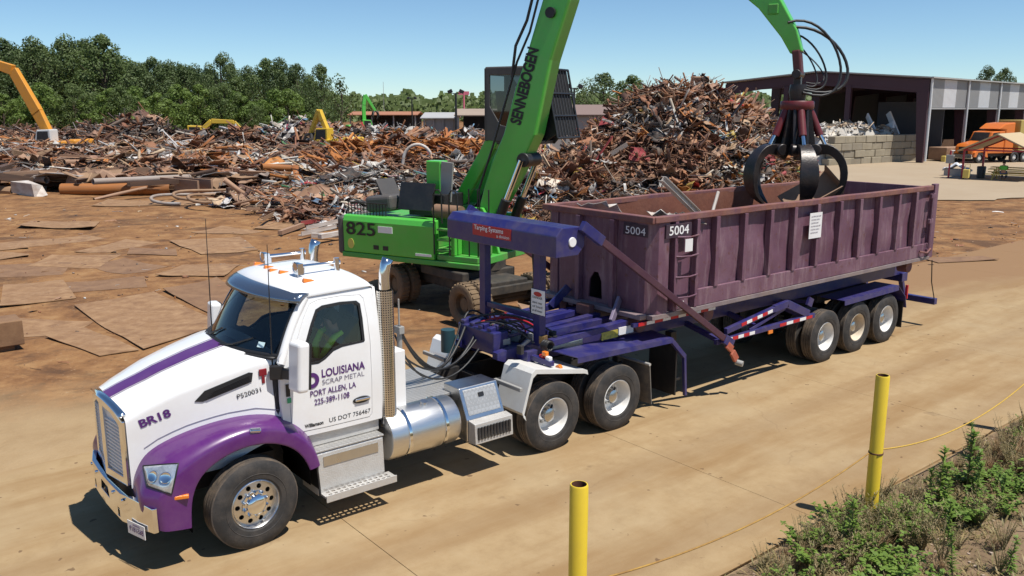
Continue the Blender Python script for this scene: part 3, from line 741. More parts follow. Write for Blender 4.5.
# windshield: one curved pane between the pillars
def ws(u, v):
    y = 2*u-1; yb = 0.97*y; yt = 0.87*y
    xb = 0.16 + 0.31*abs(y)**2.2; xt = 0.60 + 0.22*abs(y)**2.2
    zb = 2.13 - 0.02*abs(y)**2; zt = 2.765 - 0.03*abs(y)**2
    bow = 0.02*math.sin(math.pi*v)
    return (xb+(xt-xb)*v - bow, yb+(yt-yb)*v, zb+(zt-zb)*v + bow*.5)
mb = MB(); mb.grid(ws, 28, 8); mb.build('windshield', GLASS, truck, smooth=60)
mb = MB()
def border(pts, w_): mb.tube(pts, w_, 6)
border([ws(u/28, 0.0) for u in range(29)], 0.030); border([ws(0.0, v/8) for v in range(9)], 0.022); border([ws(1.0, v/8) for v in range(9)], 0.022); border([ws(u/28, 1.0) for u in range(29)], 0.02)
mb.build('windshield_seal', GASKET, truck, smooth=60)
for sg in (-1, 1):      # white pillars either side
    mb = MB(); mb.tube([V(*ws(0.5+sg*.5, v/8)) + V(0.045, sg*0.030, 0.0) for v in range(-1, 9)], 0.052, 8); mb.build('pillar', WHITE, truck, smooth=60)
mb = MB(); mb.grid(lambda u, v: V(*ws(u, 0)) + V(-0.10*v*(1-0.35*abs(2*u-1)), 0, -0.005-0.015*v), 24, 3); mb.build('cowl', GASKET, truck, smooth=50, solid=0.02)
for y0, y1 in ((-0.10,-0.62),(0.55,0.05)):
    mb = MB(); u0, u1 = (y0/.97+1)/2, (y1/.97+1)/2
    mb.tube([V(*ws(u0,0))+V(-.05,0,0), V(*ws(u0+(u1-u0)*.5,.06))+V(-.03,0,.01), V(*ws(u1,.22))+V(-.02,0,.01)], 0.012, 6); mb.build('wiper', GASKET, truck)
mb = MB(); a = V(*ws(.10,.12)); 
mb.panel([(.09,.10),(.135,.10),(.135,.19),(.09,.19)], [], lambda u, v: V(*ws(u,v))+V(-.012,0,.004)); st = mb.build('windshield_sticker', mat('pale_sticker',(.55,.72,.74),.5), truck)
# sun visor over the windshield
VIS = mat('visor_paint', (0.20,0.25,0.32), 0.16, 0.85, dirt=0.2, dcol=(0.3,0.3,0.33))
def visor(u, v):
    y = 2*u-1; top = V(0.66 + 0.24*abs(y)**2.4, 0.95*y, 2.825 - 0.045*abs(y)**3)
    fr = V(0.42 + 0.33*abs(y)**2.6, 1.0*y, 2.735 - 0.035*abs(y)**3)
    q = top.lerp(fr, v); q.z += 0.035*math.sin(math.pi*v*.9)
    if v > 0.9: q.z -= 0.02
    return q
mb = MB(); mb.grid(visor, 30, 8); mb.build('sun_visor', VIS, truck, smooth=60, solid=0.012)
# roof lamps, horns, aerials
for y in (-0.72, -0.22, 0.0, 0.22, 0.72):
    x = 0.90 + 0.14*abs(y); z = roof(max(0,(x-.725)/1.02), (y/.945+1)/2)[2]
    mb = MB(); mb.add([(x-.07,y-.035,z),(x+.09,y-.03,z),(x+.09,y+.03,z),(x-.07,y+.035,z),(x-.055,y-.022,z+.05),(x+.05,y-.018,z+.025),(x+.05,y+.018,z+.025),(x-.055,y+.022,z+.05)],
                      [(0,3,2,1),(4,5,6,7),(0,1,5,4),(1,2,6,5),(2,3,7,6),(3,0,4,7)])
    mb.build('clearance_lamp', AMBER, truck, bevel=0.008)
for y in (-0.50, 0.46):
    mb = MB(); zb = 2.96; Tm = Matrix.Translation((0.98,y,zb+.065)) @ Euler((0,0,rad(-90))).to_matrix().to_4x4()
    mb.lathe([(0.0,0.03),(0.045,0.03),(0.062,-.03),(0.066,-.035),(0.05,.0),(0.022,.06),(0.018,.50),(0.03,.52),(0.03,.56),(0,.56)][1:], Matrix.Translation((0.98,y,zb+.065)) @ Matrix.Rotation(rad(-90),4,'Z'), 20)
    mb.box(0.95,1.02,y-.075,y+.075,zb-.02,zb+.11); mb.cyl((1.05,y,zb-.02),(1.05,y,zb+.05),.02); mb.cyl((1.50,y,zb-.04),(1.50,y,zb+.12),.035)
    mb.build('air_horn', CHROME, truck, smooth=40)
for y, x, h in ((-0.92,0.42,1.25),(0.98,0.42,1.35)):
    mb = MB(); mb.tube([(x,y,1.95),(x,y,2.15),(x+.02,y,2.15+h)], [0.012,0.008,0.004], 6); mb.build('aerial', BLACK, truck)
# mirrors
for sg in (-1, 1):
    mb = MB(); mb.obox((0.57, sg*1.30, 2.05), (0.15,0.235,0.58), (0,rad(4),rad(-8*sg))); mr = mb.build('mirror', WHITE, truck, bevel=0.045, seg=4)
    mb = MB(); mb.obox((0.652, sg*1.30, 2.05), (0.02,0.205,0.53), (0,rad(4),rad(-8*sg))); mb.build('mirror_face', GASKET, mr, bevel=0.006)
    mb = MB(); mb.beam((0.46,sg*0.98,1.92),(0.55,sg*1.24,1.94),0.05,0.13); mb.beam((0.36,sg*0.97,1.94),(0.50,sg*1.05,1.94),0.06,0.17); mb.build('mirror_arm', BLACK, mr, bevel=0.015)
# exhaust stacks with perforated heat shield
PERF = None
def perf_material():
    m, nt, b = _bsdf('perforated_shield'); tc = nt.nodes.new('ShaderNodeTexCoord')
    mp = nt.nodes.new('ShaderNodeMapping'); mp.inputs['Scale'].default_value = (1,1,1); nt.links.new(tc.outputs['UV'], mp.inputs[0])
    vo = tex(nt, 'ShaderNodeTexVoronoi', 1.0, mp.outputs[0], Randomness=0.0)
    f = ramp(nt, vo.outputs['Distance'], [(0.26, (0,0,0)), (0.32, (1,1,1))])
    nt.links.new(mixc(nt, f, (0.02,0.018,0.015), (0.72,0.70,0.66)), b.inputs['Base Color'])
    nt.links.new(f, b.inputs['Metallic']); b.inputs['Roughness'].default_value = 0.22; return m
PERF = perf_material()
for sg in (-1, 1):
    yx = sg*0.965; ex = bpy.data.objects.new('exhaust_stack', None); link(ex, truck)
    mb = MB(); n_ = 32; zs = (1.02, 2.70); r = 0.105
    mb.lathe([(r, zs[0]), (r, zs[1])], Matrix.Translation((1.895,yx,0)) @ Matrix.Rotation(rad(90),4,'X') , n_)
    o = mb.build('heat_shield', PERF, ex, smooth=60, fixn=False)
    uv = o.data.uv_layers.new(name='UVMap')
    for pl in o.data.polygons:
        k = pl.index % n_
        for q, li in enumerate(pl.loop_indices):
            vi = o.data.loops[li].vertex_index; kk = vi % n_; kk = n_ if (kk == 0 and k == n_-1) else kk
            uv.data[li].uv = (kk/n_*2*math.pi*r/0.030, (0 if vi < n_ else 1)*1.68/0.030)
    mb = MB(); mb.tube([(1.895,yx,0.95),(1.895,yx,2.84),(1.90,yx,2.92),(1.92,yx,3.01),(1.955,yx,3.08)], [0.068,0.068,0.068,0.068,0.069], 20, caps=False)
    mb.build('pipe', CHROME, ex, smooth=60, solid=0.004)
    mb = MB(); mb.lathe([(0.0,-0.14),(0.05,-0.135),(0.09,-0.10),(0.108,-.02),(0.108,0.02),(0.07,.04)], Matrix.Translation((1.895,yx,1.02)) @ Matrix.Rotation(rad(90),4,'X'), 24); mb.build('elbow', CHROME, ex, smooth=60)
# chassis rails, deck plate, cabinet
mb = MB()
for y in (-0.43,0.43):
    mb.box(-1.0,6.35,y-.04,y+.04,0.72,1.0)
for x in (0.0,1.9,3.0,4.0,5.1,6.3): mb.box(x-.05,x+.05,-.43,.43,0.75,0.95)
mb.box(-.12,.12,-.9,.9,0.40,0.55)
for x in (4.492,5.812): mb.cyl((x,-1.0,.52),(x,1.0,.52),.09,n=12); mb.lathe([(0,-.2),(.2,-.12),(.24,0),(.2,.12),(0,.2)], Matrix.Translation((x,0,.52)), 16)
mb.box(0.3,1.7,-.40,.40,0.55,1.15)
mb.build('chassis', FRAME, truck)
DIA = None
def diamond_material():
    m, nt, b = _bsdf('diamond_plate'); vec = mapping(nt)
    mp = nt.nodes.new('ShaderNodeMapping'); mp.inputs['Rotation'].default_value = (0,0,rad(45)); mp.inputs['Scale'].default_value = (22,22,22); nt.links.new(vec, mp.inputs[0])
    ch = nt.nodes.new('ShaderNodeTexChecker'); ch.inputs['Scale'].default_value = 1.0; nt.links.new(mp.outputs[0], ch.inputs[0])
    n = tex(nt, 'ShaderNodeTexNoise', 5, vec, Detail=6)
    c = mixc(nt, n.outputs[0], (0.42,0.41,0.39), (0.58,0.57,0.55)); nt.links.new(mixc(nt, math_(nt,'MULTIPLY',ch.outputs[1],0.35), c, (0.30,0.29,0.27)), b.inputs['Base Color'])
    b.inputs['Metallic'].default_value = 0.55; b.inputs['Roughness'].default_value = 0.42
    bp = nt.nodes.new('ShaderNodeBump'); bp.inputs['Strength'].default_value = 0.6; bp.inputs['Distance'].default_value = 0.01
    nt.links.new(ch.outputs[1], bp.inputs['Height']); nt.links.new(bp.outputs[0], b.inputs['Normal']); return m
DIA = diamond_material()
mb = MB(); mb.box(2.05,3.30,-0.78,0.50,1.06,1.10); mb.build('deck_plate', DIA, truck, bevel=0.006)
mb = MB(); mb.box(2.05,3.25,-0.80,-0.74,0.98,1.055); mb.build('deck_rail', FRAME, truck)
mb = MB(); mb.box(1.98,2.22,-0.88,-0.50,1.11,1.86); mb.build('tool_cabinet', WHITE, truck, bevel=0.012)
# pogo post with air lines
mb = MB(); mb.cyl((2.42,-.42,1.10),(2.42,-.42,2.05),0.035); mb.cyl((2.42,-.42,2.05),(2.42,-.42,2.42),0.012); mb.box(2.37,2.47,-.47,-.37,1.55,1.72); mb.box(2.38,2.46,-.49,-.35,1.95,2.05); mb.box(2.36,2.46,-.20,-.02,1.7,2.1)
mb.build('hose_post', GREYP, truck, bevel=0.006)
def sag(a, b, d, n=14):
    a, b = V(*a), V(*b); return [a.lerp(b, i/n) + V(0,0,-d*4*(i/n)*(1-i/n)) for i in range(n+1)]
for k, (a, b_, d) in enumerate([((2.42,-.42,2.02),(4.05,.35,1.62),.62),((2.42,-.42,1.98),(4.1,.15,1.55),.55),((2.42,-.40,1.68),(4.0,.0,1.5),.35),((2.42,-.44,1.62),(3.9,-.2,1.42),.38),((2.42,-.3,1.9),(4.1,.5,1.7),.75)]):
    mb = MB(); mb.tube(sag(a, b_, d), 0.022 if k < 2 else 0.014, 8); mb.build('air_hose', HOSE, truck, smooth=60)
# steps under the door
stp = bpy.data.objects.new('step_box', None); link(stp, truck)
mb = MB()
prof = [(-0.72,0.90),(-1.13,0.90),(-1.15,0.88),(-1.17,0.44),(-1.15,0.36),(-0.72,0.36)]
mb.prism(prof, lambda y, z: (0.80,y,z), lambda y, z: (1.70,y,z)); mb.build('step_body', TREADPL, stp, bevel=0.012)
mb = MB(); mb.box(0.79,1.71,-1.155,-0.86,0.903,0.925); mb.build('upper_tread', DIA, stp, bevel=0.005)
mb = MB(); outer = [(0.82,-1.31),(1.78,-1.31),(1.78,-1.12),(0.82,-1.12)]
hl_ = [[(x-.022,y-.02),(x+.022,y-.02),(x+.022,y+.02),(x-.022,y+.02)] for x in [0.90+.0725*i for i in range(12)] for y in (-1.265,-1.19)]
mb.panel(outer, hl_, lambda a, b: (a,b,0.40), fn2=lambda a, b: (a,b,0.375)); mb.build('lower_tread', TREADPL, stp)
mb = MB(); mb.box(0.82,1.78,-1.325,-1.312,0.33,0.42); mb.build('step_edge', TREADPL, stp, bevel=0.004)
mb = MB(); mb.add([(0.88,-1.157,.84),(1.62,-1.157,.84),(1.62,-1.163,.72),(.88,-1.163,.72)],[(0,1,2,3)]); mb.build('kick_plate', ALU, stp, solid=.006)
mb = MB(); mb.box(0.62,1.74,-0.99,-0.8,.93,1.085); mb.build('cab_skirt', TREADPL, truck, bevel=0.01)
# fuel tank with straps
tk = bpy.data.objects.new('fuel_tank', None); link(tk, truck)
Tt = Matrix.Translation((1.80,-0.90,0.80)) @ Matrix.Rotation(rad(-90),4,'Z')
mb = MB(); R = 0.325; mb.lathe([(0.0,0.0),(R-.05,0.0),(R-.012,0.012),(R,0.045),(R,1.02),(R-.012,1.05),(R-.05,1.065),(0,1.065)], Tt, 56); mb.build('tank_shell', TANKM, tk, smooth=35)
for d in (0.24,0.80):
    mb = MB(); mb.lathe([(R+.002,d),(R+.012,d+.005),(R+.012,d+.045),(R+.002,d+.05)], Tt, 56); mb.build('strap', CHROME, tk, smooth=40)
mb = MB(); mb.cyl((2.42,-.97,1.10),(2.42,-.985,1.155),.05,n=20); mb.build('filler_cap', ALU, tk, smooth=40)
mb = MB(); mb.box(2.0,2.1,-.9,-.40,.42,.50); mb.box(2.55,2.65,-.9,-.40,.42,.50); mb.build('tank_bracket', FRAME, tk)
# tool box with a step, behind the tank
bx = bpy.data.objects.new('tool_box', None); link(bx, truck)
mb = MB(); prof = [(-0.62,1.20),(-0.98,1.20),(-1.16,0.80),(-1.16,0.50),(-0.62,0.50)]
mb.prism(prof, lambda y, z: (2.98,y,z), lambda y, z: (3.62,y,z)); mb.build('box_body', ALU, bx, bevel=0.012)
mb = MB(); mb.add([(3.03,-1.002,1.165),(3.57,-1.002,1.165),(3.57,-1.145,.85),(3.03,-1.145,.85),(3.03,-.99,1.17),(3.57,-.99,1.17),(3.57,-1.13,.845),(3.03,-1.13,.845)],[(0,1,2,3),(4,7,6,5),(0,4,5,1),(1,5,6,2),(2,6,7,3),(3,7,4,0)]); mb.build('box_lid', DIA, bx, bevel=0.006)
mb = MB(); mb.obox((3.3,-1.045,1.08),(.09,.02,.06),(rad(-24),0,0)); mb.build('latch', BLACK, bx, bevel=0.006)
mb = MB(); prof = [(-1.16,0.86),(-1.30,0.78),(-1.30,0.73),(-1.17,0.53)]
mb.prism([(-1.165,0.80),(-1.31,0.78),(-1.33,0.50),(-1.165,0.48)], lambda y, z: (3.0,y,z), lambda y, z: (3.64,y,z)); mb.build('box_step', TREADPL, bx, bevel=0.008)
mb = MB()
for k in range(11): mb.box(3.04+.052*k,3.07+.052*k,-1.343,-1.318,.56,.73)
mb.build('step_slots', FRAME, bx)
# rear fenders (front quarter only) and hangers
for sg in (-1, 1):
    mb = MB(); path = [(3.93,0.66),(3.88,0.72),(4.05,1.26),(4.12,1.31),(5.05,1.135),(5.12,1.105)]
    for (xa, za), (xb, zb) in zip(path, path[1:]):
        mb.add([(xa,sg*.62,za),(xb,sg*.62,zb),(xb,sg*1.235,zb),(xa,sg*1.235,za)], [(0,1,2,3)])
    mb.add([(q[0],sg*1.235,q[1]) for q in path] + [(q[0]+.02,sg*1.235,q[1]-.07) for q in path], [(i,i+1,len(path)+i+1,len(path)+i) for i in range(len(path)-1)])
    qf = mb.build('quarter_fender', mat('pale_fender',(0.62,0.62,0.60),0.5,dirt=.35,dcol=(.42,.34,.25)) if sg < 0 else WHITE, truck, solid=0.012, bevel=0.01)
    mb = MB(); mb.obox((3.865,sg*0.93,1.06),(.05,.60,.06),(0,0,0)); mb.build('fender_bracket', GREYP, qf, bevel=0.01)
    mb = MB(); mb.add([(6.50,sg*.62,.92),(6.50,sg*1.22,.92),(6.57,sg*1.22,.25),(6.57,sg*.62,.25),(6.52,sg*.62,.92),(6.52,sg*1.22,.92),(6.59,sg*1.22,.25),(6.59,sg*.62,.25)],[(0,1,2,3),(4,7,6,5),(0,4,5,1),(1,5,6,2),(2,6,7,3),(3,7,4,0)])
    mb.build('mud_flap', mat('mud_flap',(0.10,0.095,0.09),.8,dirt=.7,dcol=(.30,.24,.17),dscale=4), truck)
    mb = MB(); mb.cyl((6.49,sg*.5,.93),(6.49,sg*1.24,.93),.025); mb.build('flap_hanger', TREADPL, truck)
# fifth wheel
mb = MB(); mb.box(4.75,5.55,-.48,.48,1.0,1.12); mb.cyl((5.15,0,1.12),(5.15,0,1.2),.45,n=28); mb.build('fifth_wheel', FRAME, truck, bevel=0.01)
steer_wheel(truck, (0,-0.945,0.52), False, rad(3)); steer_wheel(truck, (0,0.945,0.52), True, rad(3))
for x in (4.492, 5.812):
    dual_wheel(truck, (x,-0.95,0.52), cap=HUBB); dual_wheel(truck, (x,0.95,0.52), True, cap=HUBB)
for sg in (-1, 1):      # thin line following the fender on the hood side
    pts = []
    for x in [-.98+.146*k/1.0 for k in range(11)]:
        zf = interp([(q[0][0], q[0][1]) for q in FEN[3:10]], x)[0] + .055; lo, hi = 0.62, 1.0
        for _ in range(16):
            mdl = (lo+hi)/2
            if hood_pt(x, mdl)[1] > zf: lo = mdl
            else: hi = mdl
        pts.append((x, sg*(hood_pt(x, lo)[0]+.004), zf))
    mb = MB(); mb.tube(pts, .0035, 5); mb.build('fender_line', TXTG, truck, smooth=60)
# lettering on hood and door (near side, and mirrored order on the far side)
def hs_l(x, z): 
    lo, hi = 0.62, 1.0
    for _ in range(18):
        mdl = (lo+hi)/2
        if hood_pt(x, mdl)[1] > z: lo = mdl
        else: hi = mdl
    return V(x, -(hood_pt(x, lo)[0]+.006), z)
a, b_ = hs_l(-1.00, 1.51), hs_l(-0.64, 1.61)
upv = (hs_l(-.8,1.66)-hs_l(-.8,1.50))
text('fleet_number', 'BR18', 0.125, a, b_-a, upv, TXTP, truck, width=0.33, bold=0.004)
a, b_ = hs_l(0.0, 1.675), hs_l(0.30, 1.73); text('permit_number', 'P520031', 0.08, a, b_-a, (0,0,1), TXTK, truck, width=0.27)
Y = -1.059
def dtext(name, s_, size, x, z, width, m_, bold=0.0, sp=1.0): return text(name, s_, size, (x, -(cy(z)+.0062), z), (1,0.0,0), (0,-(cy(z+.1)-cy(z))/.1,1), m_, truck, width=width, bold=bold)
dtext('door_lettering', 'LOUISIANA', 0.135, 0.955, 1.785, 0.575, TXTP, 0.003)
dtext('door_lettering', 'SCRAP METAL', 0.085, 0.96, 1.695, 0.56, TXTG)
dtext('door_lettering', 'PORT ALLEN, LA', 0.10, 0.80, 1.575, 0.60, TXTP, 0.001)
dtext('door_lettering', '225-389-1108', 0.10, 0.85, 1.465, 0.46, TXTP, 0.001)
dtext('door_lettering', 'US DOT 756467', 0.08, 1.03, 1.205, 0.56, TXTK)
dtext('door_lettering', 'Williamson', 0.065, 0.72, 1.205, 0.24, TXTK, 0.002)
mb = MB(); mb.panel(circle(.095, 36), [circle(.045, 24)], lambda a, b: (0.83+a, -(cy(1.77+b)+.009), 1.77+b)); mb.build('door_emblem', TXTP, truck)
mb = MB(); mb.panel([(.505,1.64),(.555,1.64),(.555,1.79),(.505,1.79)], [], lambda a, b: (a,-(cy(b)+.008),b)); mb.build('warning_sticker', BLACK, truck)
mb = MB(); mb.panel([(.515,1.56),(.565,1.56),(.565,1.62),(.515,1.62)], [], lambda a, b: (a,-(cy(b)+.008),b)); mb.build('green_sticker', mat('green_sticker',(.05,.35,.16),.5), truck)
q = hs_l(0.30,1.915); mb = MB(); mb.box(q.x-.045,q.x+.045,q.y-.012,q.y+.01,q.z-.01,q.z+.07); mb.box(q.x-.018,q.x+.018,q.y-.012,q.y+.01,q.z-.10,q.z-.012); mb.build('hood_badge', mat('badge_red',(.22,.012,.02),.35), truck, bevel=.006)
# ------------------------------------------------------------------ roll-off trailer
trailer = empty('roll_off_trailer', (0,0,0), 0, 'violet blue three axle trailer with front gantry carrying the dented purple container', 'trailer')
# main rails
for y in (-0.46, 0.46):
    mb = MB(); mb.box(4.35,15.9,y-.07,y+.07,1.16,1.44); mb.build('frame_rail', BLUE, trailer, bevel=0.01)
    mb = MB(); mb.add([(4.0,y-.06,1.30),(4.35,y-.06,1.16),(4.35,y+.06,1.16),(4.0,y+.06,1.30),(4.0,y-.06,1.40),(4.35,y-.06,1.44),(4.35,y+.06,1.44),(4.0,y+.06,1.40)],[(0,3,2,1),(4,5,6,7),(0,1,5,4),(1,2,6,5),(2,3,7,6),(3,0,4,7)]); mb.build('rail_nose', BLUE, trailer)
    mb = MB(); mb.box(5.0,15.6,y+(-.02 if y<0 else -.10),y+(.10 if y<0 else .02),1.445,1.58); mb.build('hoist_rail', BLUE, trailer, bevel=0.008)
for x in (4.5,5.4,6.4,7.6,8.8,10.0,11.2,12.2,13.4,14.6,15.7):
    mb = MB(); mb.box(x-.05,x+.05,-.385,.385,1.20,1.38); mb.build('cross_member', BLUE, trailer)
mb = MB(); mb.box(4.4,6.3,-.40,.40,1.385,1.41); mb.build('nose_plate', BLUE, trailer)
# pivot beams seen at the container front: long bars lying on the nose
for y in (-0.82,-0.20,0.22,0.80):
    mb = MB(); mb.beam((4.75,y,1.50),(6.35,y,1.56),0.13,0.10); mb.build('nose_bar', BLUE, trailer, bevel=0.008)
mb = MB(); mb.box(4.35,4.55,-.78,.78,1.26,1.42); mb.build('nose_beam', BLUE, trailer, bevel=0.01)
# hydraulic tank, boxes and valve gear on the nose
mb = MB(); mb.box(4.06,4.34,-.35,.55,1.32,1.66); mb.build('valve_box', BLUE, trailer, bevel=0.02)
for y in (-.22,0.0,.22,.44):
    mb = MB(); mb.obox((4.20,y,1.70),(.26,.10,.08),(0,rad(-12),0)); mb.build('valve_cover', BLUE, trailer, bevel=0.015)
TEAL = mat('teal_bottle', (0.02,0.06,0.075), 0.5)
mb = MB(); mb.cyl((3.92,0.62,1.20),(3.92,0.62,1.55),0.11,n=20); mb.build('air_bottle', TEAL, trailer, smooth=40)
mb = MB(); mb.box(4.95,5.55,-.68,-.56,1.30,1.48); mb.build('data_plate', mat('plate_teal',(.25,.36,.42),.4,col2=(.5,.5,.45),scale=9), trailer, bevel=.004)
mb = MB(); mb.box(5.75,6.1,-.90,-.885,1.38,1.50); mb.build('warning_label', mat('label_yellow',(.62,.50,.06),.5,col2=(.1,.1,.05),scale=22,amt=.7), trailer)
mb = MB(); mb.box(6.12,6.45,-.90,-.885,1.40,1.52); mb.build('white_label', WTAPE, trailer)
rr = random.Random(12); GALV = mat('galvanised', (.42,.42,.41), .45, .5, dirt=.4); BRASS = mat('brass_fitting', (.40,.25,.10), .4, .7)
for k in range(26):     # valves, junctions and brackets crowded on the nose
    x, y, z = rr.uniform(4.08,4.95), rr.uniform(-.95,.6), rr.uniform(1.42,1.52); mb = MB(); kd = k % 3
    if kd == 0: mb.obox((x,y,z+.04), (rr.uniform(.06,.2),rr.uniform(.06,.18),rr.uniform(.08,.16)), (0,0,rr.uniform(-.4,.4))); nm = 'valve_block'
    elif kd == 1: mb.cyl((x,y,z-.02),(x+rr.uniform(-.03,.03),y,z+rr.uniform(.08,.2)), rr.uniform(.02,.05), n=12); nm = 'fitting'
    else: mb.beam((x,y,z),(x+rr.uniform(.1,.35),y+rr.uniform(-.15,.15),z+rr.uniform(0,.08)), .03, .05); nm = 'bracket'
    mb.build(nm, rr.choice((FRAME,FRAME,GALV,BLUE,BRASS,GREYP)), trailer, bevel=.006)
for y in (-.98,-.93,-.88):
    mb = MB(); mb.tube([(4.62+.07*math.cos(t), y+.004*t, 1.50+.07*math.sin(t)) for t in [i*.5 for i in range(26)]], .011, 6); mb.build('coiled_hose', HOSE, trailer, smooth=60)
for y, z, m_ in ((-1.0,1.42,AMBER),(-1.08,1.36,WTAPE),(-.94,1.36,REDL)):
    mb = MB(); mb.obox((4.50,y,z),(.07,.09,.07)); mb.build('nose_lamp', m_, trailer, bevel=.015)
mb = MB(); mb.beam((4.45,-.78,1.33),(4.50,-1.16,1.30),.08,.07); mb.build('lamp_bar', BLUE, trailer)
rr = random.Random(11)
for k in range(14):
    a = V(4.12+rr.uniform(-.05,.2), rr.uniform(-.45,.55), 1.72); b_ = V(4.55+rr.uniform(-.1,.5), rr.uniform(-.9,.6), 1.5+rr.uniform(-.03,.15))
    mid = a.lerp(b_, .5) + V(rr.uniform(-.15,.15), rr.uniform(-.15,.15), rr.uniform(.1,.4))
    pts = [(1-t)**2*a + 2*t*(1-t)*mid + t*t*b_ for t in [i/12 for i in range(13)]]
    mb = MB(); mb.tube(pts, rr.choice((.013,.017,.02)), 7); mb.build('hydraulic_hose', HOSE if k % 4 else REDP, trailer, smooth=60)
# gantry: posts, brace and the boxed beam that houses the rolled cover
GX = 4.68
for y in (-0.66, 0.66):
    mb = MB(); mb.box(GX-.06,GX+.06,y-.075,y+.075,1.44,2.95); mb.build('gantry_post', BLUE, trailer, bevel=0.008)
mb = MB(); mb.box(GX-.04,GX+.04,-.58,.58,1.82,1.90); mb.build('gantry_brace', BLUE, trailer, bevel=0.008)
prof = [(4.42,2.86),(4.42,3.16),(4.52,3.27),(4.86,3.27),(4.96,3.16),(4.96,2.99),(4.84,2.86)]
mb = MB(); mb.prism(prof, lambda x, z: (x,-1.30,z), lambda x, z: (x,1.32,z)); gb = mb.build('gantry_beam', BLUE, trailer, bevel=0.012)
mb = MB(); mb.lathe([(0,-.012),(.065,-.012),(.07,0),(.07,.006)], Matrix.Translation((4.72,-1.306,3.06)), 24); mb.build('end_cap', WTAPE, gb, smooth=40)
mb = MB(); mb.panel([(-.32,2.985),(-.32,3.155),(.62,3.155),(.62,2.985)], [], lambda y, z: (4.412,y,z), fn2=lambda y, z: (4.418,y,z)); sg_ = mb.build('maker_sign', REDP, trailer)
text('sign_lettering', 'Tarping Systems', 0.10, (4.409,.58,3.075), (0,-1,0), (0,0,1), TXTW, sg_, width=0.72, bold=.001)
text('sign_lettering', 'a division', 0.07, (4.409,.02,3.005), (0,-1,0), (0,0,1), TXTW, sg_, width=0.30)
# notice board on the near post
mb = MB(); mb.box(4.602,4.612,-.86,-.56,1.93,2.30); nb = mb.build('notice_board', WTAPE, trailer, bevel=.004)
mb = MB(); mb.panel([(.075*math.cos(t)*1.2, .035*math.sin(t)) for t in [2*math.pi*i/20 for i in range(20)]], [], lambda a, b: (4.599,-.71+a,2.235+b)); mb.build('notice_logo', REDP, nb)
for z, s_ in ((2.165,'DANGER'),(2.09,'stand clear'),(2.03,'of load'),(1.97,'at all times')): text('notice_text', s_, 0.05, (4.599,-.59,z), (0,-1,0), (0,0,1), TXTK, nb, width=.22)
mb = MB(); mb.tube([(GX+.08,-.40,2.85),(GX+.1,-.42,2.4),(GX+.06,-.38,1.95),(GX+.1,-.50,1.6)], .018, 7); mb.build('hydraulic_hose', HOSE, trailer, smooth=60)
mb = MB(); mb.tube([(GX+.08,-.50,2.85),(GX+.13,-.50,2.3),(GX+.1,-.44,1.9),(GX+.1,-.60,1.55)], .014, 7); mb.build('hydraulic_hose', HOSE, trailer, smooth=60)
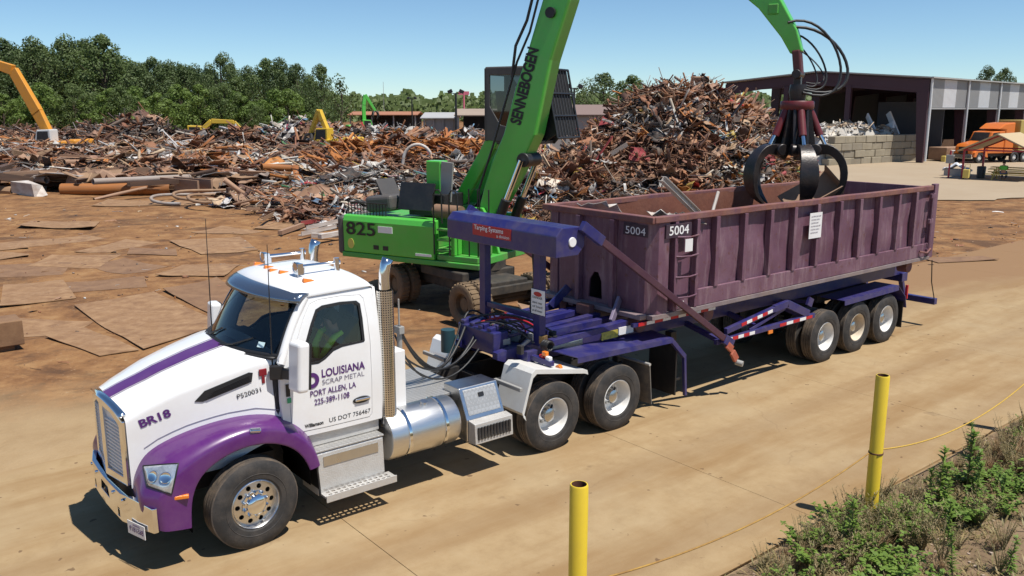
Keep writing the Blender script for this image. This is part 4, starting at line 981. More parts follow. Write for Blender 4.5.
# cover arms: purple-brown tubes from the gantry ends down to the pivots
ARM = mat('arm_brown_purple', (0.062,0.020,0.040), 0.45, dirt=0.3, dcol=(.2,.12,.1))
ORT = mat('worn_red_tape', (0.36,0.055,0.03), .5, col2=(.42,.20,.12), scale=18, dirt=.3)
for sg in (-1, 1):
    mb = MB(); mb.beam((5.25,sg*1.345,3.03),(8.25,sg*1.345,1.06),0.06,0.105); mb.build('cover_arm', ARM, trailer, bevel=0.008)
    mb = MB(); mb.beam((4.86,sg*1.345,3.285),(5.26,sg*1.345,3.024),0.085,0.15); mb.build('arm_elbow', BLUE, trailer, bevel=0.008)
    mb = MB(); mb.beam((8.20,sg*1.345,1.09),(8.42,sg*1.345,0.95),0.09,0.16); mb.build('arm_base', BLUE, trailer, bevel=0.008)
    for (xa, za), (xb, zb), m_ in (((8.26,0.98),(8.40,.87),ORT),((8.42,.82),(8.54,.66),ORT)):
        mb = MB(); mb.beam((xa,sg*1.37,za),(xb,sg*1.37,zb),0.05,0.12); mb.build('reflector', m_, trailer, bevel=.006)
    mb = MB(); mb.cyl((8.60,sg*1.32,.60),(8.64,sg*1.44,.58),.05,n=16); mb.build('arm_knob', GREYP, trailer, smooth=40)
    # side guard frames with red and white tape
    def taped(a, b_, nseg, skip=0):
        a, b_ = V(*a), V(*b_)
        for i in range(nseg):
            p0, p1 = a.lerp(b_, (i+.02)/nseg), a.lerp(b_, (i+.98)/nseg)
            mb = MB(); mb.beam(p0 + V(0,sg*.040,0), p1 + V(0,sg*.040,0), 0.006, 0.055)
            mb.build('reflective_tape', RTAPE if i % 2 == 0 else WTAPE, trailer)
    mb = MB(); mb.box(6.2,8.3,sg*1.10-.03,sg*1.10+.03,1.555,1.615); mb.build('lamp_rail', BLUE, trailer)
    taped((6.3,sg*1.10,1.585),(8.2,sg*1.10,1.585), 10)
    mb = MB(); mb.beam((8.36,sg*1.25,1.17),(9.75,sg*1.25,1.36),0.075,0.10); mb.build('side_guard', BLUE, trailer, bevel=.008)
    taped((8.75,sg*1.25,1.225),(9.65,sg*1.25,1.347), 6)
    mb = MB(); mb.beam((9.73,sg*1.25,1.36),(10.15,sg*1.25,1.40),0.075,0.13); mb.build('side_guard', BLUE, trailer, bevel=.008)
    mb = MB(); mb.beam((10.13,sg*1.25,1.40),(10.85,sg*1.25,1.10),0.075,0.15); mb.build('side_guard', BLUE, trailer, bevel=.008)
    mb = MB(); mb.beam((8.10,sg*1.25,1.02),(11.05,sg*1.25,1.045),0.075,0.09); mb.build('side_guard', BLUE, trailer, bevel=.008)
    taped((8.20,sg*1.25,1.021),(9.15,sg*1.25,1.029), 6); taped((9.9,sg*1.25,1.035),(10.95,sg*1.25,1.044), 5)
    mb = MB(); mb.beam((9.05,sg*1.23,1.07),(10.1,sg*1.23,1.32),0.05,0.06); mb.build('side_guard', BLUE, trailer, bevel=.006)
    mb = MB(); mb.box(9.55,9.68,sg*1.29-.01,sg*1.29+.01,.93,.99); mb.build('marker_lamp', AMBER, trailer)
    for x in (8.2,9.4,10.8):
        mb = MB(); mb.beam((x,sg*.5,1.20),(x,sg*1.22,1.04),0.08,0.08); mb.build('guard_bracket', BLUE, trailer)
    # running plate over the tractor wheels, with bent tail
    mb = MB(); mb.add([(4.78,sg*.78,1.37),(7.02,sg*.78,1.31),(7.02,sg*1.24,1.27),(4.92,sg*1.24,1.33)],[(0,1,2,3)])
    mb.add([(4.92,sg*1.24,1.33),(7.02,sg*1.24,1.27),(7.02,sg*1.245,1.20),(4.92,sg*1.245,1.25)],[(0,1,2,3)]); mb.build('running_plate', BLUE, trailer, solid=0.015)
    mb = MB(); mb.beam((7.0,sg*1.20,1.25),(7.36,sg*1.20,0.90),0.07,0.07); mb.build('plate_stay', BLUE, trailer)
    mb = MB(); mb.beam((7.36,sg*1.20,0.92),(7.42,sg*1.20,0.22),0.05,0.05,(1,0,0)); mb.build('plate_leg', BLUE, trailer)
    mb = MB(); mb.box(7.12,7.15,sg*.66-.27,sg*.66+.27,0.30,1.15) if False else mb.box(7.18,7.21,min(sg*.60,sg*1.18),max(sg*.60,sg*1.18),0.26,1.16); mb.build('mud_flap', BLACK, trailer)
    mb = MB(); mb.cyl((4.66,sg*1.15,1.22),(4.60,sg*1.16,1.22),.045,n=14); mb.build('marker_lamp', AMBER, trailer, smooth=40)
    # landing legs
    mb = MB(); mb.box(7.62,7.76,sg*.62-.07,sg*.62+.07,.34,1.16); lg = mb.build('landing_leg', BLACK, trailer, bevel=.008)
    mb = MB(); mb.box(7.56,7.82,sg*.62-.14,sg*.62+.14,.30,.335); mb.build('foot', BLACK, lg)
    # rear mudguard
    mb = MB(); path = [(12.15,1.16),(14.28,1.20),(14.62,0.92),(14.70,0.66)]
    for (xa, za), (xb, zb) in zip(path, path[1:]): mb.add([(xa,sg*.70,za),(xb,sg*.70,zb),(xb,sg*1.24,zb),(xa,sg*1.24,za)],[(0,1,2,3)])
    mb.add([(12.15,sg*1.24,1.16),(14.28,sg*1.24,1.20),(14.28,sg*1.245,1.10),(12.15,sg*1.245,1.07)],[(0,1,2,3)]); mb.build('rear_mudguard', BLUE, trailer, solid=0.018)
    mb = MB(); mb.box(14.62,14.645,min(sg*.66,sg*1.2),max(sg*.66,sg*1.2),.22,.80); mb.build('mud_flap', BLACK, trailer)
    mb = MB(); mb.box(14.66,14.70,min(sg*1.20,sg*1.25),max(sg*1.20,sg*1.25),.86,1.16); mb.build('tail_reflector', RTAPE, trailer)
    mb = MB(); mb.obox((11.0,sg*1.18,1.30),(.16,.05,.16),(0,rad(25),0)); mb.build('hook_plate', BLUE, trailer)
    mb = MB(); mb.beam((11.05,sg*.55,1.2),(11.1,sg*1.15,1.28),.06,.06); mb.build('guard_bracket', BLUE, trailer)
    # suspension beams and axle gear on each side
    mb = MB(); mb.box(11.2,14.3,sg*.46-.06,sg*.46+.06,.62,.80); mb.build('suspension_beam', FRAME, trailer)
for x in (11.616,12.779,13.942):
    mb = MB(); mb.cyl((x,-.95,.52),(x,.95,.52),.075,n=14); mb.build('axle', FRAME, trailer, smooth=40)
    dual_wheel(trailer, (x,-0.95,0.52), cap=HUBB, dusty=(x > 12 and x < 13)); dual_wheel(trailer, (x,0.95,0.52), True, cap=HUBB)
# rear bumper
mb = MB(); mb.box(16.05,16.18,-1.22,1.22,.52,.66); mb.build('rear_bumper', BLUE, trailer, bevel=.01)
for sg in (-1,1):
    mb = MB(); mb.beam((15.85,sg*.46,1.2),(16.1,sg*.46,.64),.1,.08); mb.build('bumper_hanger', BLUE, trailer)
    mb = MB(); mb.box(16.182,16.188,min(sg*.2,sg*1.1),max(sg*.2,sg*1.1),.56,.62); mb.build('reflective_tape', RTAPE, trailer)
mb = MB(); mb.box(15.7,15.95,-.6,.6,1.0,1.2); mb.build('tail_beam', BLUE, trailer, bevel=.01)
mb = MB(); mb.tube([(15.55,-1.3,1.62),(15.72,-1.26,1.1),(16.1,-1.18,.66)], .012, 6); mb.build('tie_strap', BLACK, trailer)
mb = MB(); mb.box(12.2,14.2,-.6,.6,1.0,1.15); mb.build('axle_frame', FRAME, trailer)

# ------------------------------------------------------------------ the roll-off container
def container_material():
    m, nt, b = _bsdf('worn_purple_paint'); vec = mapping(nt); v2 = mapping(nt, (3.2,3.2,0.45))
    n1 = tex(nt, 'ShaderNodeTexNoise', 1.1, vec, Detail=8, Roughness=0.65); n2 = tex(nt, 'ShaderNodeTexNoise', 2.3, v2, Detail=9, Roughness=0.72)
    n3 = tex(nt, 'ShaderNodeTexNoise', 7.0, vec, Detail=8, Roughness=0.75)
    c = ramp(nt, n1.outputs[0], [(0.3, (0.105,0.043,0.070)), (0.5, (0.142,0.066,0.098)), (0.72, (0.205,0.112,0.145))])
    c = mixc(nt, ramp(nt, n2.outputs[0], [(0.50, (0,0,0)), (0.70, (0.85,0.85,0.85))]), c, (0.27,0.180,0.200))
    c = mixc(nt, ramp(nt, n3.outputs[0], [(0.57, (0,0,0)), (0.68, (0.9,0.9,0.9))]), c, (0.115,0.040,0.024))
    n4 = tex(nt, 'ShaderNodeTexNoise', 4.5, v2, Detail=9, Roughness=0.8)
    c = mixc(nt, ramp(nt, n4.outputs[0], [(0.60, (0,0,0)), (0.69, (0.85,0.85,0.85))]), c, (0.25,0.100,0.050))
    nt.links.new(c, b.inputs['Base Color']); b.inputs['Roughness'].default_value = 0.55
    bp = nt.nodes.new('ShaderNodeBump'); bp.inputs['Strength'].default_value = 0.35; bp.inputs['Distance'].default_value = 0.03
    nt.links.new(n1.outputs[0], bp.inputs['Height']); nt.links.new(bp.outputs[0], b.inputs['Normal']); return m
CPAINT = container_material()
CRUST = mat('rusty_rail', (0.20,0.072,0.042), 0.75, col2=(0.115,0.050,0.078), amt=1.0, scale=3.2, dirt=0.6, dcol=(0.31,0.16,0.10), dscale=3, bump=.2)
CIN = mat('rusty_inside', (0.19,0.062,0.036), 0.8, col2=(0.10,0.038,0.028), amt=0.9, scale=1.2, dirt=0.4, dcol=(0.33,0.15,0.09), dscale=2, bump=.3, bscale=15)
DKP0 = mat('pocket_dark', (.02,.012,.012), .8)  # shade inside the front hole, put in as a near-black colour
cont = empty('roll_off_container', (0,0,0), 0, 'long open top purple steel container with rusty rim and side ribs, loaded on the trailer', 'container')
cx0, cx1, cw, cz0, cz1 = 6.48, 15.45, 1.20, 1.70, 3.265
mb = MB(); mb.box(cx0+.02,cx1-.06,-cw+.05,cw-.05,cz0,cz0+.06); mb.build('floor', CIN, cont)
for y in (-.55,.55):
    mb = MB(); mb.box(cx0-.05,cx1-.2,y-.06,y+.06,1.585,cz0-.002); mb.build('skid_rail', CPAINT, cont)
rr = random.Random(3)
for sg in (-1, 1):
    # outer and inner skins of a side wall, gently dented
    def dent(x, z, s=1): return 0.040*noise.noise((x*0.9+sg*5, z*1.4, 2.0)) + 0.018*noise.noise((x*2.6, z*3.0, sg*4.0))
    mb = MB(); mb.grid(lambda u, v: (cx0+.04+(cx1-cx0-.1)*u, sg*(cw-.02+dent(cx0+(cx1-cx0)*u, cz0+1.5*v)*math.sin(math.pi*v)), cz0+.02+(cz1-cz0-.08)*v), 90, 16)
    mb.cm = 1; mb.grid(lambda u, v: (cx0+.04+(cx1-cx0-.1)*u, sg*(cw-.055+dent(cx0+(cx1-cx0)*u, cz0+1.5*v)*math.sin(math.pi*v)), cz0+.02+(cz1-cz0-.08)*v), 90, 16)
    mb.build('side_wall', [CPAINT, CIN], cont, smooth=50)
    # lower skirt plate, bottom edge
    mb = MB(); mb.box(7.55,cx1-.05,sg*(cw+.035)-.03,sg*(cw+.035)+.03,cz0+.03,cz0+.31); mb.build('skirt_plate', CPAINT, cont, bevel=.008)
    mb = MB(); mb.box(cx0-.02,cx1,sg*(cw+.02)-.06,sg*(cw+.02)+.06,cz0-.05,cz0+.025); mb.build('bottom_rail', mat('scuffed_rail',(.16,.12,.13),.5,col2=(.34,.30,.30),scale=5,dirt=.4) if sg<0 else CPAINT, cont, bevel=.006)
    mb = MB(); vs = []
    for k in range(41):
        x = cx0-.03+(cx1-.02-cx0)*k/40; dy = .030*noise.noise((x*.55, sg*3.0, 1.0)); dz = .016*noise.noise((x*.7, sg*5.0, 4.0))
        yc = sg*(cw+.015)+dy; vs += [(x,yc-.062,cz1-.10+dz),(x,yc+.062,cz1-.10+dz),(x,yc+.062,cz1+dz),(x,yc-.062,cz1+dz)]
    mb.add(vs, [(0,1,2,3),(163,162,161,160)] + [(4*k+j,4*k+(j+1)%4,4*k+4+(j+1)%4,4*k+4+j) for k in range(40) for j in range(4)]); mb.build('top_rail', CRUST, cont, bevel=.012)
    xs = [6.98,7.49] + [8.0+.74*i for i in range(10)]
    for i, x in enumerate(xs):
        w_ = .045 if i > 1 else .035
        mb = MB(); z_lo = cz0+.31 if i > 1 else cz0+.03
        q = rr.uniform(-.02,.02)
        prof = [(x-w_-.012, cw-.02),(x-w_+q*.3, cw+.085),(x+w_, cw+.085),(x+w_+.012, cw-.02)]
        mb.prism(prof, lambda a, b: (a, sg*b, z_lo-.0), lambda a, b: (a+q, sg*b, cz1-.10)); mb.build('rib', CPAINT, cont, bevel=.006)
    if sg < 0:
        lad = bpy.data.objects.new('ladder', None); link(lad, cont)
        for z in (1.95,2.28,2.61,2.92):
            mb = MB(); mb.tube([(6.95,-cw-.055,z),(7.02,-cw-.12,z),(7.26,-cw-.125,z-.015),(7.45,-cw-.12,z),(7.52,-cw-.055,z)], .014, 8); mb.build('rung', CPAINT, lad, smooth=60)
# front corner posts, front wall
for sg in (-1, 1):
    mb = MB(); mb.prism([(cx0-.02,cw-.28),(cx0-.02,cw-.10),(cx0+.10,cw+.06),(cx0+.34,cw+.065),(cx0+.34,cw-.06)], lambda x, y: (x,sg*y,cz0+.02), lambda x, y: (x,sg*y,cz1-.10 if True else 0)); mb.build('corner_post', CPAINT, cont, bevel=.008)
mb = MB(); mb.panel([(-cw+.2,cz0),(cw-.2,cz0),(cw-.2,cz1-.09),(-cw+.2,cz1-.09)], [[(-.15,1.80),(.17,1.80),(.15,2.10),(.05,2.24),(-.05,2.24),(-.13,2.10)]], lambda y, z: (cx0,y,z), fn2=lambda y, z: (cx0+.03,y,z)); mb.build('front_wall', CPAINT, cont)
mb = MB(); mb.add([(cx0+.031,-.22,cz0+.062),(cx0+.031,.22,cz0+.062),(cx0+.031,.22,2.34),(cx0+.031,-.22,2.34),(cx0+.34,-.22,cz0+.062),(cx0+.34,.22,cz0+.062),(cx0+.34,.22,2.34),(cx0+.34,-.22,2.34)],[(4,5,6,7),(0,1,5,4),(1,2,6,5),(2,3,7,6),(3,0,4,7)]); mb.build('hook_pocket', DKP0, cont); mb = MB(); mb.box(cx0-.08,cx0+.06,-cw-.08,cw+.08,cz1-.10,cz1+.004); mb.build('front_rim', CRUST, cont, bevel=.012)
for y in (-.43,.36):
    mb = MB(); mb.box(cx0-.10,cx0-.002,y-.05,y+.05,cz0-.02,cz1-.105); mb.build('front_rib', CPAINT, cont, bevel=.008)
mb = MB(); mb.box(cx0-.16,cx0-.0,-cw+.05,cw-.05,cz0-.045,cz0+.03); mb.build('front_sill', mat('scuffed_sill',(.20,.14,.15),.5,col2=(.36,.31,.30),scale=6), cont, bevel=.01)
mb = MB(); mb.box(cx0-.30,cx0-.17,-.16,.16,cz0-.14,cz0+.04); mb.build('pull_hook', CRUST, cont, bevel=.02)
for sg in (-1,1):
    mb = MB(); mb.cyl((cx0+.12,sg*.72,1.50),(cx0+.12,sg*.92,1.50),.13,n=20); mb.build('ground_roller', CRUST, cont, smooth=40, bevel=.01)
    mb = MB(); mb.beam((cx0-.35,sg*.72,1.58),(cx0-.05,sg*.60,1.90),.05,.14); mb.build('roller_lug', mat('scuffed_lug',(.16,.13,.22),.5,col2=(.30,.24,.26),scale=6) if sg<0 else BLUE, cont, bevel=.008)
mb = MB(); mb.cyl((8.05,-1.12,1.50),(8.05,-.95,1.50),.13,n=20); mb.build('ground_roller', CRUST, cont, smooth=40)
mb = MB(); mb.cyl((14.9,-1.12,1.52),(14.9,-.9,1.52),.13,n=20); mb.build('ground_roller', CRUST, cont, smooth=40)
# rear gate
mb = MB(); mb.box(cx1-.05,cx1+.0,-cw,cw,cz0,cz1-.03); mb.build('rear_gate', CPAINT, cont, bevel=.01)
for y in (-.75,0,.75):
    mb = MB(); mb.box(cx1+.002,cx1+.09,y-.05,y+.05,cz0+.05,cz1-.1); mb.build('gate_rib', CPAINT, cont, bevel=.008)
for sg in (-1,1):
    mb = MB(); mb.box(cx1-.03,cx1+.14,sg*(cw+.03)-.045,sg*(cw+.03)+.045,cz0-.02,cz1+.03); mb.build('gate_post', CPAINT, cont, bevel=.01)
    for z in (cz0+.15,cz0+.8,cz1-.22):
        mb = MB(); mb.box(cx1-.20,cx1-.03,sg*(cw+.08)-.03,sg*(cw+.08)+.03,z-.05,z+.05); mb.build('hinge', CPAINT, cont, bevel=.01)
    mb = MB(); mb.cyl((cx1-.14,sg*(cw+.10),cz0+.05),(cx1-.14,sg*(cw+.10),cz1-.15),.018); mb.build('gate_rod', CPAINT, cont, smooth=40)
    mb = MB(); mb.tube([(cx1-.5,sg*(cw+.09),cz0+.17),(cx1-.3,sg*(cw+.16),cz0+.13),(cx1-.12,sg*(cw+.14),cz0+.20),(cx1-.02,sg*(cw+.1),cz0+.16)], .02, 7); mb.build('latch_lever', CRUST, cont, smooth=50)
# numbers and notices
DKP = mat('dark_number_panel', (0.035,0.016,0.034), 0.6, dirt=.2)
mb = MB(); mb.panel([(6.70,2.92),(7.30,2.92),(7.30,3.13),(6.70,3.13)], [], lambda a, b: (a,-cw-.093,b), fn2=lambda a, b: (a,-cw-.060,b)); mb.build('number_panel', DKP, cont)
text('number', '5004', 0.20, (6.76,-cw-.097,2.965), (1,0,0), (0,0,1), TXTW, cont, width=.46, bold=.002)
mb = MB(); mb.panel([(-1.13,2.94),(-.62,2.94),(-.62,3.13),(-1.13,3.13)], [], lambda a, b: (cx0-.026,a,b), fn2=lambda a, b: (cx0-.012,a,b)); mb.build('number_panel', DKP, cont)
text('number', '5004', 0.17, (cx0-.030,-.66,2.965), (0,-1,0), (0,0,1), TXTW, cont, width=.42)
mb = MB(); mb.box(10.62,11.02,-cw-.100,-cw-.092,2.55,3.02); nt_ = mb.build('notice_sheet', WTAPE, cont)
for k in range(6): text('notice_text', 'CAUTION LOAD LIMIT'[:18-k%3*3], .04, (10.66,-cw-.103,2.94-.06*k), (1,0,0), (0,0,1), TXTG, nt_, width=.32-.04*(k%3))
mb = MB(); mb.box(7.10,7.28,-cw-.145,-cw-.138,2.68,2.88); mb.build('white_sticker', WTAPE, cont)
mb = MB(); mb.box(7.10,7.24,-cw-.045,-cw-.038,1.76,1.86); mb.build('white_sticker', WTAPE, cont)
# ------------------------------------------------------------------ green material handler
EXC = V(9.3, 7.6, 0); HX, HY = 0.36, -0.933; EANG = math.atan2(HY, HX)
exc = empty('material_handler', (9.3,7.6,0), EANG, 'bright green wheeled material handler with raised cab lifting scrap over the container', 'excavator')
# local frame: +x forward (to the container), +y left, -y right (towards the camera)
MUDTY = mat('muddy_tyre', (0.20,0.135,0.075), 0.95, col2=(0.12,0.085,0.055), scale=7, amt=.9, bump=.5, bscale=18)
# undercarriage stands at an angle to the upper works
uc = bpy.data.objects.new('undercarriage', None); link(uc, exc); uc.rotation_euler = (0,0,rad(90)-EANG-math.pi); uc.location = (-0.0,0.0,0)
UDK = mat('under_dark', (0.03,0.028,0.026), .7, dirt=.6, dcol=(.16,.12,.08))
wc = Matrix.Rotation(-EANG,4,'Z') @ Vector((-0.30,-0.50,0)); uc.location = wc   # centre of the four wheels, world (9.0,7.1)
mb = MB(); mb.box(-1.7,1.7,-.55,.55,.55,.95); mb.box(-.9,.9,-.8,.8,.85,1.08); mb.build('chassis_box', UDK, uc, bevel=.03)
mb = MB(); mb.cyl((0.3,.2,1.05),(0.3,.2,1.25),.62,n=32); mb.build('slew_ring', UDK, uc, smooth=40)
for x in (-1.5,1.5):
    mb = MB(); mb.cyl((x,-1.0,.5),(x,1.0,.5),.13,n=14); mb.build('axle', UDK, uc, smooth=40)
    for sg in (-1,1):
        w_ = bpy.data.objects.new('wheel', None); link(w_, uc); w_.location = (x, sg*1.03, .50); w_.rotation_euler = (0,0,0 if sg < 0 else math.pi)
        for y in (0.0,.33):
            mb = MB(); mb.lathe([(.27,-.24),(.31,-.27),(.42,-.275),(.475,-.25),(.50,-.20),(.50,-.07),(.475,-.02),(.40,0),(.30,0),(.27,-.04)], Matrix.Translation((0,y,0)), 40, closed=True)
            for k in range(26):
                a = 2*math.pi*k/26; mb.obox((.50*math.cos(a),-.135+y,.50*math.sin(a)), (.03,.20,.05), (0,-a,0))
            mb.build('tyre', MUDTY, w_, smooth=35)
        mb = MB(); mb.lathe([(.275,-.235),(.25,-.22),(.24,-.10),(.16,-.08),(.15,-.16),(.0,-.17)], None, 32); mb.build('rim', MUDTY, w_, smooth=35)
for x in (-2.1,2.1):
    mb = MB(); mb.beam((x*.8,-.9,.75),(x*.8,.9,.75),.2,.2); mb.build('stabiliser_beam', UDK, uc, bevel=.02)
    for sg in (-1,1):
        mb = MB(); mb.box(x*.8-.1,x*.8+.1,sg*.8-.09,sg*.8+.09,.34,.9); mb.box(x*.8-.2,x*.8+.2,sg*.8-.2,sg*.8+.2,.30,.345); mb.build('stabiliser_leg', UDK, uc, bevel=.015)
# upper works
mb = MB(); mb.box(-2.9,1.3,-1.2,1.2,1.24,1.42); mb.build('turntable_frame', DGREEN, exc, bevel=.02)
# long right-hand panel with the number
prof = [(-1.15,1.30),(-1.37,1.30),(-1.38,2.10),(-1.33,2.24),(-1.15,2.26)]
mb = MB(); mb.prism(prof, lambda y, z: (-2.83,y,z), lambda y, z: (0.0,y,z)); mb.build('side_panel', GREEN, exc, bevel=.03, seg=3)
mb = MB(); mb.box(-2.90,1.28,-1.36,-1.10,1.16,1.29); mb.build('sill', DGREEN, exc, bevel=.02)
mb = MB(); mb.box(-3.05,-2.84,-1.36,1.36,1.22,2.20); mb.build('counterweight', CABGREY, exc, bevel=.08, seg=3)
mb = MB(); mb.box(-2.83,-.6,-1.12,1.36,1.42,2.18); mb.build('engine_housing', DGREEN, exc, bevel=.02)
mb = MB(); mb.box(-2.83,0.9,1.10,1.36,1.42,2.24); mb.build('side_panel', GREEN, exc, bevel=.03)
text('number', '825', .46, (-2.72,-1.400,1.76), (1,0,0), (0,-.0125,1), TXTK, exc, width=.94, bold=.005)
mb = MB(); mb.box(-1.68,-1.24,-1.396,-1.37,1.86,2.02); mb.build('maker_plate', WTAPE, exc)
mb = MB(); mb.panel([(.10*math.cos(t), .13*math.sin(t)) for t in [2*math.pi*i/20 for i in range(20)]], [], lambda a, b: (-2.58+a,-1.384,1.52+b), fn2=lambda a, b: (-2.58+a,-1.36,1.52+b)); mb.build('yellow_sticker', mat('faded_yellow',(.55,.50,.10),.5), exc)
for x in (-1.85,-1.55):
    mb = MB(); mb.box(x,x+.16,-1.384,-1.37,1.42,1.53); mb.build('black_label', BLACK, exc)
mb = MB(); mb.box(-.55,-.08,-1.384,-1.37,1.37,1.43); mb.build('white_label', WTAPE, exc)
# steps and hand rails at the front right
mb = MB(); mb.box(0.03,1.20,-1.30,-.70,1.30,1.44); mb.build('walkway', DGREEN, exc, bevel=.02)
for z in (1.55,1.80,2.05):
    mb = MB(); mb.box(0.06,.42,-1.34,-1.18,z-.025,z+.025); mb.build('step', DGREEN, exc, bevel=.008)
mb = MB(); mb.box(.44,.56,-1.30,-.75,1.44,2.22); mb.build('tank_panel', GREEN, exc, bevel=.02)
mb = MB(); mb.box(.56,1.25,-1.0,-.70,1.44,2.25); mb.build('hydraulic_tank', DGREEN, exc, bevel=.03)
for x in (.0,.45):
    mb = MB(); mb.tube([(x,-1.36,1.45),(x,-1.37,2.9),(x+.06,-1.36,3.0),(x+.15,-1.34,3.0),(x+.2,-1.32,2.9),(x+.2,-1.30,2.2)], .02, 7); mb.build('hand_rail', BLACK, exc, smooth=50)
for x in (.9,1.2):
    mb = MB(); mb.tube([(x,-1.2,1.45),(x,-1.2,3.05),(x+.25,-1.2,3.05),(x+.25,-1.2,1.45)], .018, 7); mb.build('hand_rail', BLACK, exc, smooth=50)
# engine deck gear: guard rail cage, silencer, open hood, cooler
mb = MB(); mb.obox((-1.05,-.6,2.72),(1.05,.06,.70),(rad(-14),0,0)); mb.build('open_hood', BLACK, exc, bevel=.01)
mb = MB(); mb.obox((-.9,.2,2.5),(1.1,1.2,.55)); mb.build('cooler', BLACK, exc, bevel=.02)
mb = MB(); mb.obox((-2.1,-.55,2.50),(.85,.60,.42),(0,rad(-6),0)); mb.build('air_box', CABGREY, exc, bevel=.10, seg=3)
mb = MB(); mb.obox((-2.25,-.2,2.85),(.05,.75,.55),(0,rad(-28),0)); mb.build('exhaust_flap', CABGREY, exc, bevel=.01)
for k in range(13):
    mb = MB(); x = -2.75+.1*k; mb.cyl((x,-1.22,2.2),(x,-1.22,2.56),.012,n=6); mb.build('guard_bar', BLACK, exc)
mb = MB(); mb.tube([(-2.77,-1.22,2.56),(-1.52,-1.22,2.56)], .018, 6); mb.build('guard_rail', BLACK, exc)
mb = MB(); mb.cyl((-.35,-.75,2.42),(.45,-.85,2.42),.17,n=18); mb.build('silencer', mat('rusty_drum',(.22,.13,.08),.8), exc, smooth=40)
# boom foot brackets
for y in (-.36,.36):
    mb = MB(); mb.prism([(.1,1.42),(1.25,1.42),(1.05,2.1),(.78,2.52),(.45,2.52),(.2,2.0)], lambda x, z: (x,y-.05,z), lambda x, z: (x,y+.05,z)); mb.build('boom_bracket', GREEN, exc, bevel=.02)
# boom in the x-z plane
def plate_arm(name, top, bot, hw, m_, bev=.04):
    """closed box arm between an upper and a lower outline"""
    n = len(top); mb = MB()
    vs = []
    for (t, b_), h in zip(zip(top, bot), hw if isinstance(hw, list) else [hw]*n):
        vs += [(t[0],-h,t[1]),(t[0],h,t[1]),(b_[0],h,b_[1]),(b_[0],-h,b_[1])]
    fs = [(0,1,2,3), tuple(4*(n-1)+k for k in (3,2,1,0))]
    for i in range(n-1):
        for k in range(4): fs.append((4*i+k, 4*i+(k+1)%4, 4*(i+1)+(k+1)%4, 4*(i+1)+k))
    mb.add(vs, fs); return mb.build(name, m_, exc, bevel=bev, seg=3)
boom = plate_arm('boom', [(.46,2.15),(.54,2.35),(.76,3.05),(.98,3.65),(1.30,4.30),(1.62,5.35),(1.88,6.0),(2.32,7.29),(2.88,9.0),(3.2,9.7)],
                 [(.85,2.05),(1.05,2.35),(1.50,3.10),(1.84,3.70),(2.14,4.29),(2.38,5.30),(2.54,5.97),(3.00,7.24),(3.4,8.7),(3.6,9.5)], [.27]*7+[.26,.25,.24], GREEN)
text('boom_lettering', 'SENNEBOGEN', .40, (1.76,-.285,4.50), (1.98-1.55,0,1.55), (-1.55,0,.43), TXTK, exc, width=1.78, bold=.016)
mb = MB(); mb.cyl((1.86,-.34,3.70),(1.86,.34,3.70),.17,n=24); mb.build('boom_pin', BLACK, exc, smooth=40, bevel=.02)
for y in (-.40,.40):
    mb = MB(); mb.cyl((1.02,y,1.75),(1.45,y,2.75),.12,n=20); mb.build('lift_cylinder', BLACK, exc, smooth=40)
    mb = MB(); mb.cyl((1.45,y,2.75),(1.86,y,3.70),.065,n=16); mb.build('cylinder_rod', CHROME, exc, smooth=40)
mb = MB(); mb.tube([(.62,-.30,2.95),(1.02,-.33,3.95),(1.28,-.34,4.7),(1.70,-.32,5.95),(2.05,-.35,6.6),(2.32,-.32,7.55),(2.95,-.3,9.2)], .028, 7); mb.build('boom_pipe', BLACK, exc, smooth=60)
mb = MB(); mb.tube([(1.55,-.30,5.6),(1.72,-.42,6.3),(1.98,-.36,6.85),(2.15,-.40,7.35)], .035, 7); mb.build('boom_hose', HOSE, exc, smooth=60)
mb = MB(); mb.cyl((2.55,-.34,7.0),(2.55,.34,7.0),.12,n=18); mb.build('boom_pin', BLACK, exc, smooth=40)
# stick, from the boom head (out of the picture) down to the grapple
plate_arm('stick', [(3.15,9.9),(4.2,9.55),(5.6,8.72),(6.9,7.75),(7.55,7.05),(7.92,6.42),(8.05,6.0)], [(3.2,9.4),(4.2,8.95),(5.5,8.15),(6.6,7.30),(7.15,6.85),(7.62,6.28),(7.82,5.95)], [.22,.2,.19,.17,.15,.12,.10], GREEN, .03)
mb = MB(); mb.cyl((3.3,-.33,9.62),(3.3,.33,9.62),.2,n=20); mb.build('boom_pin', BLACK, exc, smooth=40)
mb = MB(); mb.box(7.35,7.55,-.19,.19,6.72,6.92); mb.build('stick_lug', DGREEN, exc, bevel=.02)
STK = mat('worn_dark_steel', (0.018,0.016,0.017), 0.38, 0.2, dirt=.45, dcol=(.09,.055,.04), dscale=6, bump=.2, bscale=25)
mb = MB(); mb.obox((7.96,0,5.78),(.16,.26,.50),(0,rad(-8),0)); mb.build('stick_tip', mat('red_brown_steel',(.09,.02,.02),.5), exc, bevel=.03)
mb = MB(); mb.cyl((7.98,-.2,5.56),(7.98,.2,5.56),.09,n=16); mb.obox((7.98,0,5.42),(.14,.14,.30)); mb.build('swivel_link', STK, exc, smooth=40, bevel=.01)
